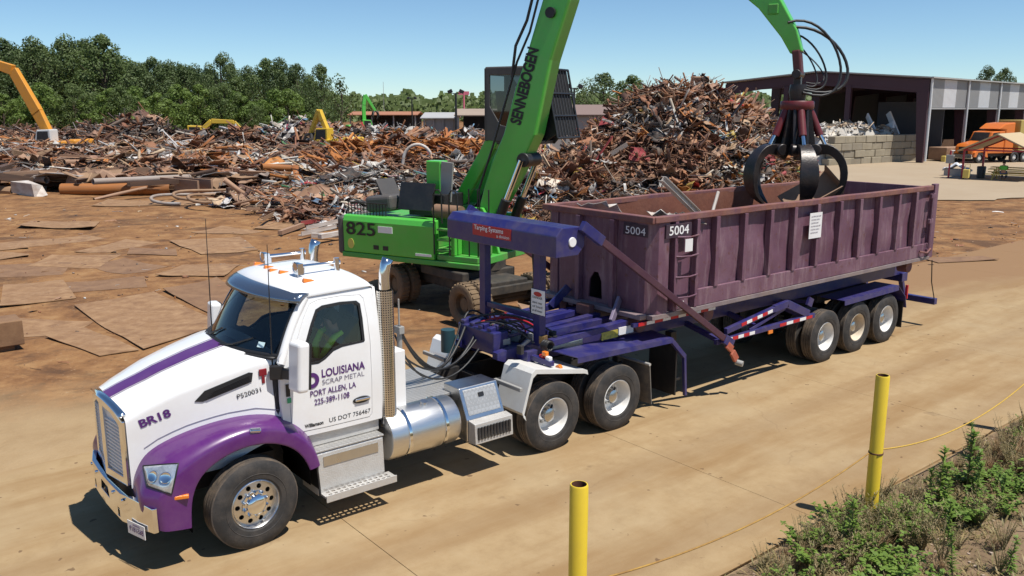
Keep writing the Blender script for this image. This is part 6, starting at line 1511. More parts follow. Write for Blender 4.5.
lay('scrap_trough', 'rusty open trough section tilted beside the long thick pipe', 'beam', 'rusty brown', (168,192), (206,196), 1.0, .95, 0, 2)
lay('scrap_trough', 'orange rusted bent plate at the end of the long thick pipe', 'beam', 'orange rusted', (50,188), (78,185), .8, 1.0, .1, 4)
lay('scrap_sheet', 'grey white tank end among rusty beams by the pipe', 'chunk', 'dull white', (22,194), (40,197), .8, .7)
for k, (a, b_) in enumerate([((88,170),(118,178)),((98,168),(122,177)),((110,172),(140,180)),((128,168),(150,176)),((0,176),(40,165)),((0,190),(30,178)),((10,182),(52,172))]):
    lay('scrap_girder', ['tan faced beam lying over the left end of the channel beams','dark heavy beam leaning next to the tan faced beam by the pipe','tan faced beam lying behind the stacked channel beams','dark heavy beam behind the stacked channel beams','long tan plate edge at the start of the scrap field','dark beam low at the start of the scrap field','tan beam between the grey tank end and the orange boom'][k], 'beam', 'dark brown' if k % 2 else 'tan coated', a, b_, .5, .35, .9+.1*(k%3), 0)
    bpy.data.objects[-1] if False else None
lay('scrap_pole', 'pale straight pole lying across the rusty beams', 'pipe', 'dull white', (72,187), (98,180), .16, .16, .7)
# curved pipes before the field
for k, (px, py, r_) in enumerate([(232,200,3.0),(262,198,3.4),(250,205,2.2)]):
    c = gp(px, py); mb = MB(); pts = [c + V(r_*math.cos(t)*1.4, r_*math.sin(t)*.9, .25+.12*k+.1*math.sin(3*t)) for t in [-.4+4.2*i/30 for i in range(31)]]
    mb.tube(pts, .085, 7); o = mb.build('scrap_tubing', PIECEM['tan coated' if k else 'bare grey'], smooth=60); tag(o, ['grey','tan','thin tan'][k] + ' looped steel tubing lying at the edge of the scrap field', 'scrap metal')
# pale white hoop on the orange heap
c = gp(418, 168, 1.9); mb = MB(); pts = [c + cR*.72 + V(0,0,-.9), c + cR*.78 + V(0,0,-.3)] + [c + cR*(.75*math.cos(t)) + V(0,0,.35+.85*math.sin(t)) for t in [.0+3.0*i/20 for i in range(21)]] + [c - cR*.85 + V(0,0,-.3), c - cR*1.2 + V(0,0,-.9)]
mb.tube(pts, .085, 7); o = mb.build('scrap_hoop', PIECEM['dull white'], smooth=60); tag(o, 'white arched pipe hoop rising above the orange scrap', 'scrap metal')
# red painted lengths and white bars between field and green machine
for k, (a, b_, cn) in enumerate([((298,218),(330,208),'faded red'),((300,228),(345,222),'faded red'),((318,206),(345,198),'faded red'),((305,235),(345,226),'dull white'),((312,240),(348,240),'dull white'),((300,240),(335,232),'dull white'),((320,244),(350,238),'dull white'),((262,226),(300,206),'tan coated'),((280,236),(318,222),'rusty brown'),((246,214),(290,210),'rusty brown'),((270,205),(312,190),'tan coated')]):
    q = lay('scrap_bar', '', 'angle' if k % 2 else 'beam', cn, a, b_, .18, .16, .1+.05*(k%4), 0)
    tag(q, f'{cn} bar lying loose beside the green machine', 'scrap metal', f'{cn} bars lying loose beside the green machine')
# loose bits scattered on the dirt
pool = Pool(); rnd = random.Random(77)
for k in range(3800):
    x, y = rnd.uniform(-6, 34), rnd.uniform(7, 40)
    if rnd.random() < .4: x, y = rnd.uniform(15, 42), rnd.uniform(2.5, 14)
    if noise.noise((x*.5, y*.5, 3)) < -.05 and rnd.random() < .85: continue
    kd = rnd.choice(('chunk','chunk','sheet','rod','angle')); s_ = dims(rnd, kd, rnd.uniform(.05,.16)*(2.2 if rnd.random() < .1 else 1)); pool.put(kd, (x, y, gz(x,y)+.02), rnd_rot(rnd,.15), s_, palette(rnd, MIXED), rnd)
pool.build('scrap_bits', 'small scrap bits strewn over the yard dirt', 'debris')
# load inside the container
hc = lambda x, y: .55 + .45*noise.noise((x*.7, y*.9, 2.0))
pool = Pool(); rnd = random.Random(13)
for k in range(700):
    x, y = rnd.uniform(7.0, 14.9), rnd.uniform(-.62,.62); kd = pick_kind(rnd); s_ = dims(rnd, kd, .5)
    L_m = min(s_[0], .8); pool.put(kd, (x, y, 1.80+max(.1,hc(x,y))+rnd.uniform(-.2,.12)), rnd_rot(rnd,.35), (L_m, s_[1], s_[2]), palette(rnd, PALEMIX), rnd)
pool.build('container_load', 'mixed scrap lying inside the purple container', 'scrap')
q = piece('beam', 'dull white', (8.95,.1,3.15), Euler((0,rad(-38),rad(170))), (1.7,.14,.10), 'sticking out of the purple container', random.Random(1)); 
q = piece('pipe', 'dull white', (9.3,-.15,3.12), Euler((0,rad(-50),rad(20))), (.7,.06,.06), 'sticking out of the purple container', random.Random(1))
for k, (x, y, z) in enumerate([(6.95,-.45,3.12),(7.3,-.7,3.12),(7.75,-.82,3.10),(7.0,.5,3.14)]):
    piece('sheet', ['bare grey','dull white','bare grey','dull white'][k], (x,y,z), Euler((.2*k,.1,.5*k)), (.75,.45,.5), 'heaped at the front end of the purple container', random.Random(k))
# ------------------------------------------------------------------ trees
def zat(py, d): return CAM.z + d*(109.4-py)/896.0
BARK = mat('bark', (.10,.075,.055), .9, col2=(.06,.045,.035), scale=3)
LEAF1 = leafmat('leaf_dark', (.060,.098,.030), (.115,.160,.048), .35); LEAF2 = leafmat('leaf_mid', (.080,.125,.034), (.145,.198,.054), .4); LEAF3 = leafmat('leaf_bright', (.100,.165,.028), (.180,.255,.050), .4)  # leaf colours lightened to stand in for distance haze
def tree_proto(seed, leafm, n=6800, spread=.40, low=.16, nb=26, lsize=.019, gap=0.0):
    """unit-height tree: trunk with limbs, crown of many leaf sprays round sub-crowns"""
    rnd = random.Random(seed); root = empty('tree', (0,0,0)); tr = MB(); top = V(rnd.uniform(-.04,.04), rnd.uniform(-.04,.04), .80)
    tr.tube([V(0,0,-.02), V(.01,0,.25), top*.65, top], [.022,.017,.011,.003], 7); cr = MB(); blobs = []
    for k in range(nb):
        t = low + (1-low)*(k+.5)/nb; a = k*2.4 + rnd.uniform(-.4,.4); prof = math.sin(math.pi*min(1, (t-low)/(1-low)*.80+.20))**.8
        R = spread*prof*rnd.uniform(.35,1.0); c = V(math.cos(a)*R, math.sin(a)*R, t*.93); s_ = rnd.uniform(.075,.135)*(.7+.5*prof)
        blobs.append((c, s_)); b0 = top*min(.9, max(.15, t-.18)); tr.tube([b0, b0.lerp(c, .6)+V(0,0,-.02), c], [.008,.005,.002], 5)
    for k in range(n):
        c, s_ = rnd.choice(blobs); d = V(rnd.gauss(0,1), rnd.gauss(0,1), rnd.gauss(0,.85)).normalized(); d.z = d.z*.8 + .12; q = c + d*s_*rnd.uniform(.45,1.08)**.5
        if gap and noise.noise((q.x*9, q.y*9, q.z*9+seed)) > gap: continue
        nrm = (d + V(rnd.gauss(0,.38), rnd.gauss(0,.38), rnd.gauss(0,.38)+.2)).normalized(); u = nrm.orthogonal().normalized(); v_ = nrm.cross(u); a = rnd.uniform(0,6.28); u, v_ = u*math.cos(a)+v_*math.sin(a), v_*math.cos(a)-u*math.sin(a)
        L = lsize*rnd.uniform(.6,1.3); cr.add([q-u*L*.6, q+v_*L*.45, q+u*L*.7, q-v_*L*.45+nrm*L*.15], [(0,1,2,3)])
    tr.build('trunk', BARK, root, smooth=60); cr.build('crown', leafm, root, fixn=False); return root
TP = {'dark': [tree_proto(s_, LEAF1) for s_ in (1,2,3)], 'mid': [tree_proto(s_, LEAF2, spread=.40) for s_ in (11,12,13)], 'shrub': [tree_proto(s_, LEAF3, 4200, .50, .06, 20, .030) for s_ in (21,22)], 'sparse': [tree_proto(31, LEAF1, 900, .22, .35, 9, .030, .1)]}
TL = {'dark': 'dark green broad tree', 'mid': 'mid green full crowned tree', 'shrub': 'bright green young tree', 'sparse': 'thin sparse crowned tree'}
tused = set(); trr = random.Random(17)
def tree(kind, px, d, H, where, wide=1.0, label=None):
    ps = TP[kind]; i = trr.randrange(len(ps)); o = ps[i] if (kind, i) not in tused else copy_tree(ps[i]); tused.add((kind, i))
    q = at(px, d); o.location = (q.x, q.y, -.05); o.rotation_euler = (0, 0, trr.uniform(0,6.28)); w_ = H*wide*trr.uniform(.9,1.1); o.scale = (w_, w_, H)
    lab = label or f'{TL[kind]} {where}'; tag(o, lab, 'tree', None if label else f'{TL[kind]}s {where}'); return o
prof = [(-30,42),(0,38),(40,34),(70,36),(105,34),(140,44),(175,56),(205,54),(225,48),(245,58),(268,54),(292,62),(312,68),(330,80)]
def topy(px):
    for (a, ya), (b, yb) in zip(prof, prof[1:]):
        if px <= b: return ya+(yb-ya)*(px-a)/(b-a)
    return 85
px = -35
while px < 322:
    d = trr.uniform(158,172); y = topy(px)+trr.choice((-4,0,4,10,18))+trr.uniform(-2,3); tree(trr.choice(('dark','dark','mid')), px, d, zat(y, d), 'in the wood behind the scrap yard', trr.uniform(.75,1.05)); px += trr.uniform(12,20)
px = -40
while px < 325:
    d = trr.uniform(178,192); y = topy(px)+trr.uniform(6,16); tree(trr.choice(('dark','mid')), px, d, zat(y, d), 'deep in the wood behind the scrap yard', 1.0); px += trr.uniform(14,20)
px = -35
while px < 318:
    d = trr.uniform(138,148); y = 92+trr.uniform(-12,8)+(6 if px > 250 else 0); tree(trr.choice(('shrub','shrub','mid')), px, d, zat(y, d), 'along the front of the wood', 1.05); px += trr.uniform(9,14)
tree('sparse', 341, 140, zat(73,140), '', 1.0, 'thin sparse tree standing alone past the end of the wood'); tree('mid', 322, 150, zat(62,150), '', .7, 'tall ragged tree at the very end of the wood')
tree('dark', 602, 140, zat(71,140), '', 1.15, 'round dark tree behind the tall scrap pile, darker of two'); tree('mid', 632, 138, zat(73,138), '', 1.15, 'round green tree behind the tall scrap pile, lighter of two')
tree('dark', 985, 190, zat(65,190), '', .8, 'dark tree showing above the striped shed wall'); tree('dark', 1001, 195, zat(66,195), '', .7, 'second dark tree close by the one above the striped shed')
for k, ps in TP.items():
    for i, p_ in enumerate(ps):
        if (k, i) not in tused: q = at(150+9*i, 195); p_.location = q; p_.scale = (14,14,15); tag(p_, f'{TL[k]} deep in the wood behind the scrap yard', 'tree', f'{TL[k]}s deep in the wood behind the scrap yard')
# far-off wood on the horizon
mb = MB(); fr_ = random.Random(3)
for k in range(17000):
    px = fr_.uniform(325, 1120); d = fr_.uniform(330, 420); q = at(px, d); Hm = 10.5 + 3.5*noise.noise((px*.05, 1.0, 2.0)) + 2*noise.noise((px*.2, 4.0, 2.0)); z = Hm*fr_.random()**.7
    n_ = V(-cF.x+fr_.gauss(0,.6), -cF.y+fr_.gauss(0,.6), fr_.uniform(.1,1)).normalized(); u = n_.orthogonal().normalized(); v_ = n_.cross(u); L = fr_.uniform(.6,1.3); c = V(q.x, q.y, z)
    mb.add([c-u*L, c+v_*L, c+u*L, c-v_*L], [(0,1,2,3)])
o = mb.build('distant_wood', LEAF2, fixn=False); o['kind'] = 'stuff'; tag(o, 'far-off belt of trees along the horizon', 'wood')

# ------------------------------------------------------------------ the big open shed
def cfp(r, d): return V(CAM.x + cR.x*r + math.sin(YAW)*d, CAM.y + cR.y*r + math.cos(YAW)*d, 0)
c0 = cfp(37.9, 80); dx = (cfp(38.9,81)-cfp(37.9,80)); SA = math.atan2(dx.y, dx.x)
shed = empty('open_shed', c0, SA, 'large open sided steel shed with purple frame and striped upper wall', 'building')
SPUR = mat('shed_purple', (.046,.016,.026), .5, col2=(.066,.026,.038), scale=.4); SWH = mat('panel_white', (.62,.63,.64), .5, dirt=.15); SGR = mat('panel_grey', (.30,.30,.30), .5, dirt=.15); ROOFM = mat('shed_roof', (.42,.41,.38), .5, .2, col2=(.34,.32,.29), scale=.2)
EV, RG, SW, SLn = 7.6, 8.45, 21.0, 60.0
for nm, (ya, za), (yb, zb) in (('roof_slope',(-.5,EV+.02),(SW/2,RG+.03)),('roof_slope',(SW/2,RG+.03),(SW+.5,EV+.02))):
    mb = MB(); mb.add([(-.6,ya,za),(SLn,ya,za),(SLn,yb,zb),(-.6,yb,zb),(-.6,ya,za+.12),(SLn,ya,za+.12),(SLn,yb,zb+.12),(-.6,yb,zb+.12)],[(0,3,2,1),(4,5,6,7),(0,1,5,4),(1,2,6,5),(2,3,7,6),(3,0,4,7)]); mb.build(nm, ROOFM, shed)
mb = MB(); mb.panel([(0,EV),(SW/2,RG),(SW,EV),(SW,EV-.9),(SW/2,RG-1.25),(0,EV-1.3)], [], lambda y, z: (-.05,y,z), fn2=lambda y, z: (.15,y,z)); mb.build('gable_fascia', SPUR, shed)
bays = [0,10,20,30,40,50,60]
for i, x in enumerate(bays):
    for y in (0.0, SW):
        mb = MB(); s_ = 1 if y == 0 else -1
        mb.prism([(0,0),(.55,0),(1.15,EV-.1),(0,EV-.1)], lambda a, z: (x-.2,y+s_*a,z), lambda a, z: (x+.2,y+s_*a,z)); mb.build('frame_column', SPUR, shed)
    mb = MB(); mb.prism([(.2,EV-1.2),(SW/2,RG-.75),(SW-.2,EV-1.2),(SW-.2,EV-.15),(SW/2,RG-.1),(.2,EV-.15)], lambda y, z: (x-.12,y,z), lambda y, z: (x+.12,y,z)); mb.build('rafter', SPUR, shed)
    if i < len(bays)-1:
        for k, m_ in ((0,SGR),(1,SWH),(2,SGR)):
            mb = MB(); mb.box(x+.02+3.33*k,x+3.31+3.33*k,-.12,-.04,EV-2.55,EV-.02)
            for q in range(11): mb.box(x+.15+3.33*k+.29*q,x+.19+3.33*k+.29*q,-.145,-.12,EV-2.55,EV-.02)
            mb.build('wall_panel', m_, shed)
        mb = MB(); mb.box(x,x+10,-.2,-.02,EV-2.72,EV-2.57); mb.build('eave_girt', SGR, shed)
    mb = MB(); mb.tube([(x-.35 if i else -.25,-.25,EV),(x-.35 if i else -.25,-.28,5.1),(x-.35 if i else -.25,-.28,.2)], .11, 8); mb.build('downspout', SWH, shed, smooth=50)
mb = MB(); mb.box(0,SLn,-.22,.0,EV-.02,EV+.18); mb.build('gutter', SPUR, shed)
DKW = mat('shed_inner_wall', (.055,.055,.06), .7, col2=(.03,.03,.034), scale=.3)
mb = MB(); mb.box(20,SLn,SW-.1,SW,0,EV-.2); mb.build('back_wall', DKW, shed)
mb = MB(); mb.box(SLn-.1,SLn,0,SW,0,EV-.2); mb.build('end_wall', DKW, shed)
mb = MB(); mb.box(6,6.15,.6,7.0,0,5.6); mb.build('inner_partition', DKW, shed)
for y in (7.5,14):
    mb = MB(); mb.box(-.1,.3,y-.25,y+.25,0,RG-1.3); mb.build('gable_column', SPUR, shed)
for x, s_ in ((9,1.2),(14,1.6),(20,1.0),(28,1.4)):
    mb = MB(); v_, f_ = T_chunk(random.Random(int(x))); mb.add([(q[0]*4+x, q[1]*3+4, max(0,q[2]+.5)*s_) for q in v_], f_); mb.build('stored_bale', PIECEM['rusty brown'], shed)
# concrete block wall before the gable
BLK = mat('block_concrete', (.34,.295,.215), .9, col2=(.25,.21,.15), amt=.9, scale=.9, dirt=.4, dcol=(.18,.15,.09), bump=.3, bscale=6)
BLK2 = mat('block_concrete_dark', (.27,.24,.185), .9, col2=(.20,.17,.12), amt=.9, scale=.9, dirt=.3, bump=.3, bscale=6)
w0, w1 = cfp(27.5,76), cfp(39.2,84); wd = w1-w0; wa = math.atan2(wd.y, wd.x)
bw_ = empty('block_wall', w0, wa, 'wall of large tan concrete blocks before the open shed', 'wall'); br = random.Random(2)
nbk = int(wd.length/1.55)
for row in range(4):
    for k in range(nbk):
        x0 = k*1.55 + (.5 if row % 2 else 0); mb = MB(); j = br.uniform(-.06,.06); mb.box(x0+.015,x0+1.52,-.38+j,.38+j,row*.64+.01,row*.64+.625); mb.build('block', br.choice((BLK,BLK,BLK2)), bw_, bevel=.04, seg=1)
# pale waste heap behind the blocks
pw = cfp(33.6,86.0)
def hwst(x, y):
    q = bwm @ V(x,y,0); return max(0, min(3.7, 3.15 + .8*noise.noise((q.x*.35,q.y*.5,2.0)), (q.y-.35)*2.6, (9-q.y)*1.0, (q.x+.6)*1.5, (13.6-q.x)*1.6))
PLM = mat('pale_waste', (.50,.47,.42), .9, col2=(.33,.29,.25), scale=.8, bump=.5, bscale=3)
bwm = (Matrix.Translation(w0) @ Matrix.Rotation(wa,4,'Z')).inverted(); bwi = bwm.inverted()
mb = MB(); mb.grid(lambda u, v: (lambda q: (q.x, q.y, hwst(q.x,q.y)+(.2*noise.noise((q.x*1.5,q.y*1.5,0)) if .06<v<.94 and .05<u<.95 else -.1)))(bwi @ V(-.5+14*u,.42+9*v,0)), 40, 30); o = mb.build('waste_heap', PLM, smooth=50); o['kind'] = 'stuff'; tag(o, 'pale waste heap held back by the concrete block wall', 'heap')
pool = Pool(); rnd = random.Random(55)
for k in range(1300):
    u, v = rnd.random(), rnd.random(); q = bwi @ V(.2+13*u,.7+8*v,0); kd = rnd.choice(('sheet','sheet','chunk','angle')); s_ = dims(rnd, kd, .55); pool.put(kd, (q.x,q.y,hwst(q.x,q.y)+rnd.uniform(0,.2)), rnd_rot(rnd,.6), s_, palette(rnd, [(PALE,.6),(GREY,.2),(TANS,.2)]), rnd)
pool.build('waste_pieces', 'pale torn waste pieces on the heap behind the block wall', 'waste')
for k, (r_, d_, rz_, tl) in enumerate([(37.3,85.0,.9,-28),(35.0,84.4,.6,-40),(36.2,85.2,.4,70)]):
    q = cfp(r_, d_); mb = MB(); mb.box(-.35,.35,-.08,.08,-.6,1.9); o = mb.build('white_slab', mat('white_slab',(.66,.66,.65),.6), bevel=.03); o.location = (q.x,q.y,2.9); o.rotation_euler = (rad(tl*.4), rad(-tl), SA+rz_); tag(o, ['broad white panel leaning up','smaller white panel leaning','white panel lying flatter'][k] + ' out of the pale waste heap', 'panel')

# ------------------------------------------------------------------ orange semi with tan trailer
ORP = mat('orange_paint', (.68,.17,.02), .35, coat=.4, dirt=.1); TANP = mat('tan_trailer', (.46,.35,.10), .55, col2=(.38,.28,.09), scale=.5)
q = cfp(44.4, 81); dirv = cR*-1 + V(math.sin(YAW), math.cos(YAW), 0)*-.35; OA = math.atan2(dirv.y, dirv.x)
ot = empty('semi_truck', q, OA, 'bright orange sleeper cab semi truck parked before the shed', 'truck')   # +x forward
def pr(name, poly, y0, y1, m_, parent, bev=.05): mb = MB(); mb.prism(poly, lambda x, z: (x,y0,z), lambda x, z: (x,y1,z)); return mb.build(name, m_, parent, bevel=bev)
pr('hood', [(1.2,.9),(3.0,.8),(3.05,1.5),(2.8,1.75),(1.2,2.05)], -1.0, 1.0, ORP, ot, .12)
pr('cab', [(-.6,.9),(1.35,.9),(1.35,2.0),(.95,2.85),(-.6,3.0)], -1.1, 1.1, ORP, ot, .08)
pr('sleeper', [(-1.7,.9),(-.6,.9),(-.6,3.0),(.3,3.1),(-.5,3.6),(-1.7,3.7)], -1.15, 1.15, ORP, ot, .1)
mb = MB(); mb.add([(1.37,-.95,2.03),(1.37,.95,2.03),(1.0,.85,2.80),(1.0,-.85,2.80)], [(0,1,2,3)]); mb.build('windshield', BLACK, ot, solid=.03)
for sg in (-1,1):
    mb = MB(); mb.panel([(.1,2.05),(1.1,2.05),(.85,2.75),(.1,2.8)], [], lambda x, z: (x,sg*1.12,z)); mb.build('side_window', BLACK, ot)
    pr('fender', [(1.3,.55),(1.45,1.05),(1.9,1.3),(2.5,1.3),(2.9,1.0),(2.95,.6),(2.7,.6),(2.5,1.0),(1.9,1.05),(1.6,.6)], sg*.7, sg*1.2, ORP, ot, .03)
    for x in (2.2,-2.0,-3.2):
        mb = MB(); mb.lathe([(.28,-.26),(.34,-.30),(.46,-.30),(.51,-.24),(.51,-.05),(.46,0),(.3,0)], Matrix.Translation((x,sg*1.18 if sg < 0 else .88,.52)) if sg < 0 else Matrix.Translation((x,1.18,.52)), 24); w_ = mb.build('wheel', RUBBER, ot, smooth=40)
        mb = MB(); mb.lathe([(.28,-.26),(.2,-.2),(0,-.2)], Matrix.Translation((x,sg*1.18,.52)) if sg < 0 else Matrix.Translation((x,1.3,.52)), 20); mb.build('rim', WRIM, w_, smooth=40)
mb = MB(); mb.box(2.95,3.12,-1.05,1.05,.45,.85); mb.build('bumper', CHROME, ot, bevel=.03)
mb = MB(); mb.box(3.0,3.07,-.5,.5,.9,1.5); mb.build('grille', BLACK, ot)
mb = MB(); mb.box(-4.0,1.2,-.5,.5,.6,.95); mb.build('chassis', FRAME, ot)
tt = empty('box_trailer', q, OA, 'tan ribbed box trailer coupled behind the orange truck', 'trailer')
mb = MB(); mb.box(-16,-2.2,-1.25,1.25,1.15,3.9); mb.build('box_body', TANP, tt, bevel=.04)
for k in range(26):
    mb = MB(); mb.box(-15.8+.5*k,-15.72+.5*k,-1.29,-1.252,1.2,3.85); mb.build('rib', TANP, tt)
for x in (-13.5,-14.8):
    for sg in (-1,1):
        mb = MB(); mb.cyl((x,sg*.85,.52),(x,sg*1.2,.52),.51,n=24); mb.build('wheel', RUBBER, tt, smooth=40, bevel=.03)
# ------------------------------------------------------------------ picnic shelter with its table and things
REDF = mat('shelter_red', (.34,.03,.05), .5); TANR = mat('shelter_roof', (.46,.35,.20), .7, col2=(.38,.28,.16), scale=1); YTAB = mat('table_yellow', (.62,.48,.12), .6)
q = cfp(35.2, 61.8); sv = cR + V(math.sin(YAW), math.cos(YAW),0)*-.95; HA = math.atan2(sv.y, sv.x)
sh = empty('picnic_shelter', q, HA, 'small open shelter with tan gable roof on red posts', 'shelter')
for x in (-2.1,2.1):
    for y in (-2.4,2.4):
        mb = MB(); mb.box(x-.06,x+.06,y-.06,y+.06,0,2.2); mb.build('post', REDF, sh)
for y in (-2.4,2.4):
    mb = MB(); mb.box(-2.1,2.1,y-.05,y+.05,2.02,2.12); mb.build('eave_rail', REDF, sh)
for s_ in (-1,1):
    mb = MB(); mb.add([(s_*2.45,-2.9,2.0),(0,-2.9,3.2),(0,2.9,3.2),(s_*2.45,2.9,2.0)], [(0,1,2,3)]); mb.build('roof_slope', TANR, sh, solid=.08)
for y in (-2.4,2.4):
    mb = MB(); mb.beam((-2.1,y,2.1),(0,y,3.08),.07,.1); mb.beam((2.1,y,2.1),(0,y,3.08),.07,.1); mb.build('truss', REDF, sh)
def table(x, y, label):
    t = empty('picnic_table', sh.matrix_basis @ V(x,y,0), HA, label, 'table')
    for k in range(3):
        mb = MB(); mb.box(-1.5,1.5,-.36+.25*k,-.14+.25*k,.74,.79); mb.build('top_plank', YTAB, t)
    for yy in (-.75,.75):
        mb = MB(); mb.box(-1.5,1.5,yy-.13,yy+.13,.43,.48); mb.build('bench', YTAB, t)
    for xx in (-1.1,1.1):
        mb = MB(); mb.beam((xx,-.7,0),(xx,-.2,.74),.07,.07); mb.beam((xx,.7,0),(xx,.2,.74),.07,.07); mb.beam((xx,-.8,.42),(xx,.8,.42),.06,.06); mb.build('leg_frame', YTAB, t)
sh.matrix_basis = Matrix.Translation(q) @ Matrix.Rotation(HA,4,'Z')
table(.9,-1.6,'yellow picnic table at the front of the shelter'); table(.4,.9,'yellow picnic table further inside the shelter')
def lpos(x, y, z=0): return sh.matrix_basis @ V(x,y,z)
b = empty('waste_bin', lpos(-1.2,-1.2), HA, 'dark round bin under the shelter beside the tables', 'bin'); mb = MB(); mb.lathe([(.0,0),(.26,0),(.30,.85),(.27,.9),(.0,.92)], Matrix.Rotation(rad(90),4,'X'), 20); mb.build('drum', BLACK, b, smooth=40)
b = empty('fire_cabinet_stand', lpos(-2.9,-2.7), HA, 'red stand with a grey box outside the shelter', 'stand'); mb = MB(); mb.box(-.05,.05,-.05,.05,0,2.0); mb.build('post', REDF, b); mb = MB(); mb.box(-.25,.25,-.15,.15,1.1,1.7); mb.build('box', GREYP, b, bevel=.02); mb = MB(); mb.box(-.5,.5,-.3,.3,0,.08); mb.build('base', BLACK, b)
b = empty('hand_cart', lpos(-1.6,-3.2), HA, 'small yellow upright cart beside the red shelter post', 'cart'); mb = MB(); mb.box(-.2,.2,-.15,.15,.15,.75); mb.build('body', YTAB, b, bevel=.03); mb = MB(); mb.tube([(-.15,.1,.7),(-.15,.2,1.1),(.15,.2,1.1),(.15,.1,.7)], .02, 6); mb.build('handle', YTAB, b); mb = MB(); mb.cyl((-.22,.1,.12),(-.16,.1,.12),.12,n=14); mb.build('wheel', BLACK, b); mb = MB(); mb.cyl((.16,.1,.12),(.22,.1,.12),.12,n=14); mb.build('wheel', BLACK, b)
b = empty('cloth_canopy', lpos(-3.2,.2), HA, 'white and blue cloth bundle heaped behind the shelter post', 'cloth'); mb = MB(); mb.grid(lambda u, v: (-.9+1.8*u, -.5+v, .9+.35*noise.noise((u*4,v*4,3))-.5*abs(2*u-1)), 14, 8); mb.build('cloth', mat('white_cloth',(.62,.65,.70),.8), b, smooth=60, solid=.03); mb = MB(); mb.box(-.8,.8,-.45,.45,0,.55); mb.build('crate', GREYP, b, bevel=.03)
# small bits along the shed front
for k, (r_, d_, m_, nm, lb) in enumerate([(40.6,81.5,YTAB,'spill_kit','small yellow spill box by the block wall'),(41.6,81.8,WTAPE,'white_post','short white post beside the yellow spill box')]):
    p_ = cfp(r_, d_); mb = MB(); mb.box(-.25,.25,-.2,.2,0,.6 if k == 0 else 1.1); o = mb.build(nm, m_, bevel=.05); o.location = p_; tag(o, lb, ['box','post'][k])
p_ = cfp(43.5,84); mb = MB(); mb.box(-3.4,3.4,-1,1,.15,1.35); o = mb.build('scrap_bin', PIECEM['rusty brown'], bevel=.05); o.location = p_; o.rotation_euler = (0,0,SA-.35); tag(o, 'long low rusty bin standing in the shed bay beside the blocks', 'bin')

# ------------------------------------------------------------------ other machines about the yard
def machine(name, label, loc, ang, body, pts, w_, tool=True, cabm=None, cabside=-1):
    """tracked machine: tracks, house, cab, two-part boom through pts (local x,z), claw"""
    r = empty(name, loc, ang, label, 'excavator')
    for y in (-1.1,1.1):
        mb = MB(); mb.prism([(-2,.3),(-1.7,0),(1.7,0),(2,.3),(2,.6),(1.7,.9),(-1.7,.9),(-2,.6)], lambda x, z: (x,y-.3,z), lambda x, z: (x,y+.3,z)); mb.build('track', FRAME, r, bevel=.05)
    mb = MB(); mb.box(-2.6,1.2,-1.3,1.3,1.05,2.1); mb.build('house', body, r, bevel=.15, seg=3)
    mb = MB(); mb.box(-2.75,-1.9,-1.25,1.25,1.05,2.3); mb.build('counterweight', body, r, bevel=.2, seg=3)
    y0 = -1.25 if cabside < 0 else .25
    mb = MB(); mb.prism([(-.2,1.3),(1.35,1.3),(1.55,2.0),(1.2,3.1),(-.2,3.15)], lambda x, z: (x,y0,z), lambda x, z: (x,y0+1.0,z)); c_ = mb.build('cab', cabm or body, r, bevel=.08)
    for yy in (y0-.012,y0+1.012):
        mb = MB(); mb.panel([(0,2.0),(1.3,2.0),(1.12,2.95),(0,2.98)], [], lambda x, z: (x,yy,z)); mb.build('window', BLACK, c_)
    mb = MB(); mb.add([(1.46,y0+.1,1.6),(1.46,y0+.9,1.6),(1.57,y0+.9,2.0),(1.57,y0+.1,2.0)],[(0,1,2,3)]); mb.add([(1.57,y0+.1,2.02),(1.57,y0+.9,2.02),(1.23,y0+.85,3.0),(1.23,y0+.15,3.0)],[(0,1,2,3)]); mb.build('windscreen', BLACK, c_, solid=.02)
    for i, (a, b_) in enumerate(zip(pts, pts[1:])):
        mb = MB(); t0, t1 = w_[i], w_[i+1]; a_, b2 = V(a[0],0,a[1]), V(b_[0],0,b_[1]); d = (b2-a_).normalized(); n = V(-d.z,0,d.x)
        vs = [a_+n*t0-V(0,.25,0), a_+n*t0+V(0,.25,0), a_-n*t0+V(0,.25,0), a_-n*t0-V(0,.25,0), b2+n*t1-V(0,.22,0), b2+n*t1+V(0,.22,0), b2-n*t1+V(0,.22,0), b2-n*t1-V(0,.22,0)]
        mb.add(vs, [(0,1,2,3),(7,6,5,4),(0,4,5,1),(1,5,6,2),(2,6,7,3),(3,7,4,0)]); mb.build('boom' if i < len(pts)-2 else 'stick', body, r, bevel=.04)
    mb = MB(); m0, m1 = V(pts[0][0]+.6,0,pts[0][1]-.4), V(*[(pts[1][0]*.8+pts[0][0]*.2)],0,pts[1][1]*.8+pts[0][1]*.2-.3); mb.cyl(m0, m1, .12, n=12); mb.build('lift_cylinder', BLACK, r, smooth=40)
    if tool:
        e = V(pts[-1][0],0,pts[-1][1])
        for k in range(4):
            a = math.pi/4+math.pi/2*k; mb = MB(); mb.tube([e, e+V(.5*math.cos(a),.5*math.sin(a),-.2), e+V(.75*math.cos(a),.75*math.sin(a),-.8), e+V(.4*math.cos(a),.4*math.sin(a),-1.4)], [.15,.14,.11,.03], 6); mb.build('claw', FRAME, r, smooth=50)
    return r
RA = math.atan2(cR.y, cR.x)
q = at(56, 78); machine('excavator', 'orange excavator with pale cab and raised boom in the scrap field', q, RA+math.pi-.25, OMACH, [(.6,1.9),(2.0,4.6),(4.1,8.3),(8.5,9.6)], [.35,.5,.45,.3], True, mat('pale_cab',(.55,.56,.55),.5), 1)
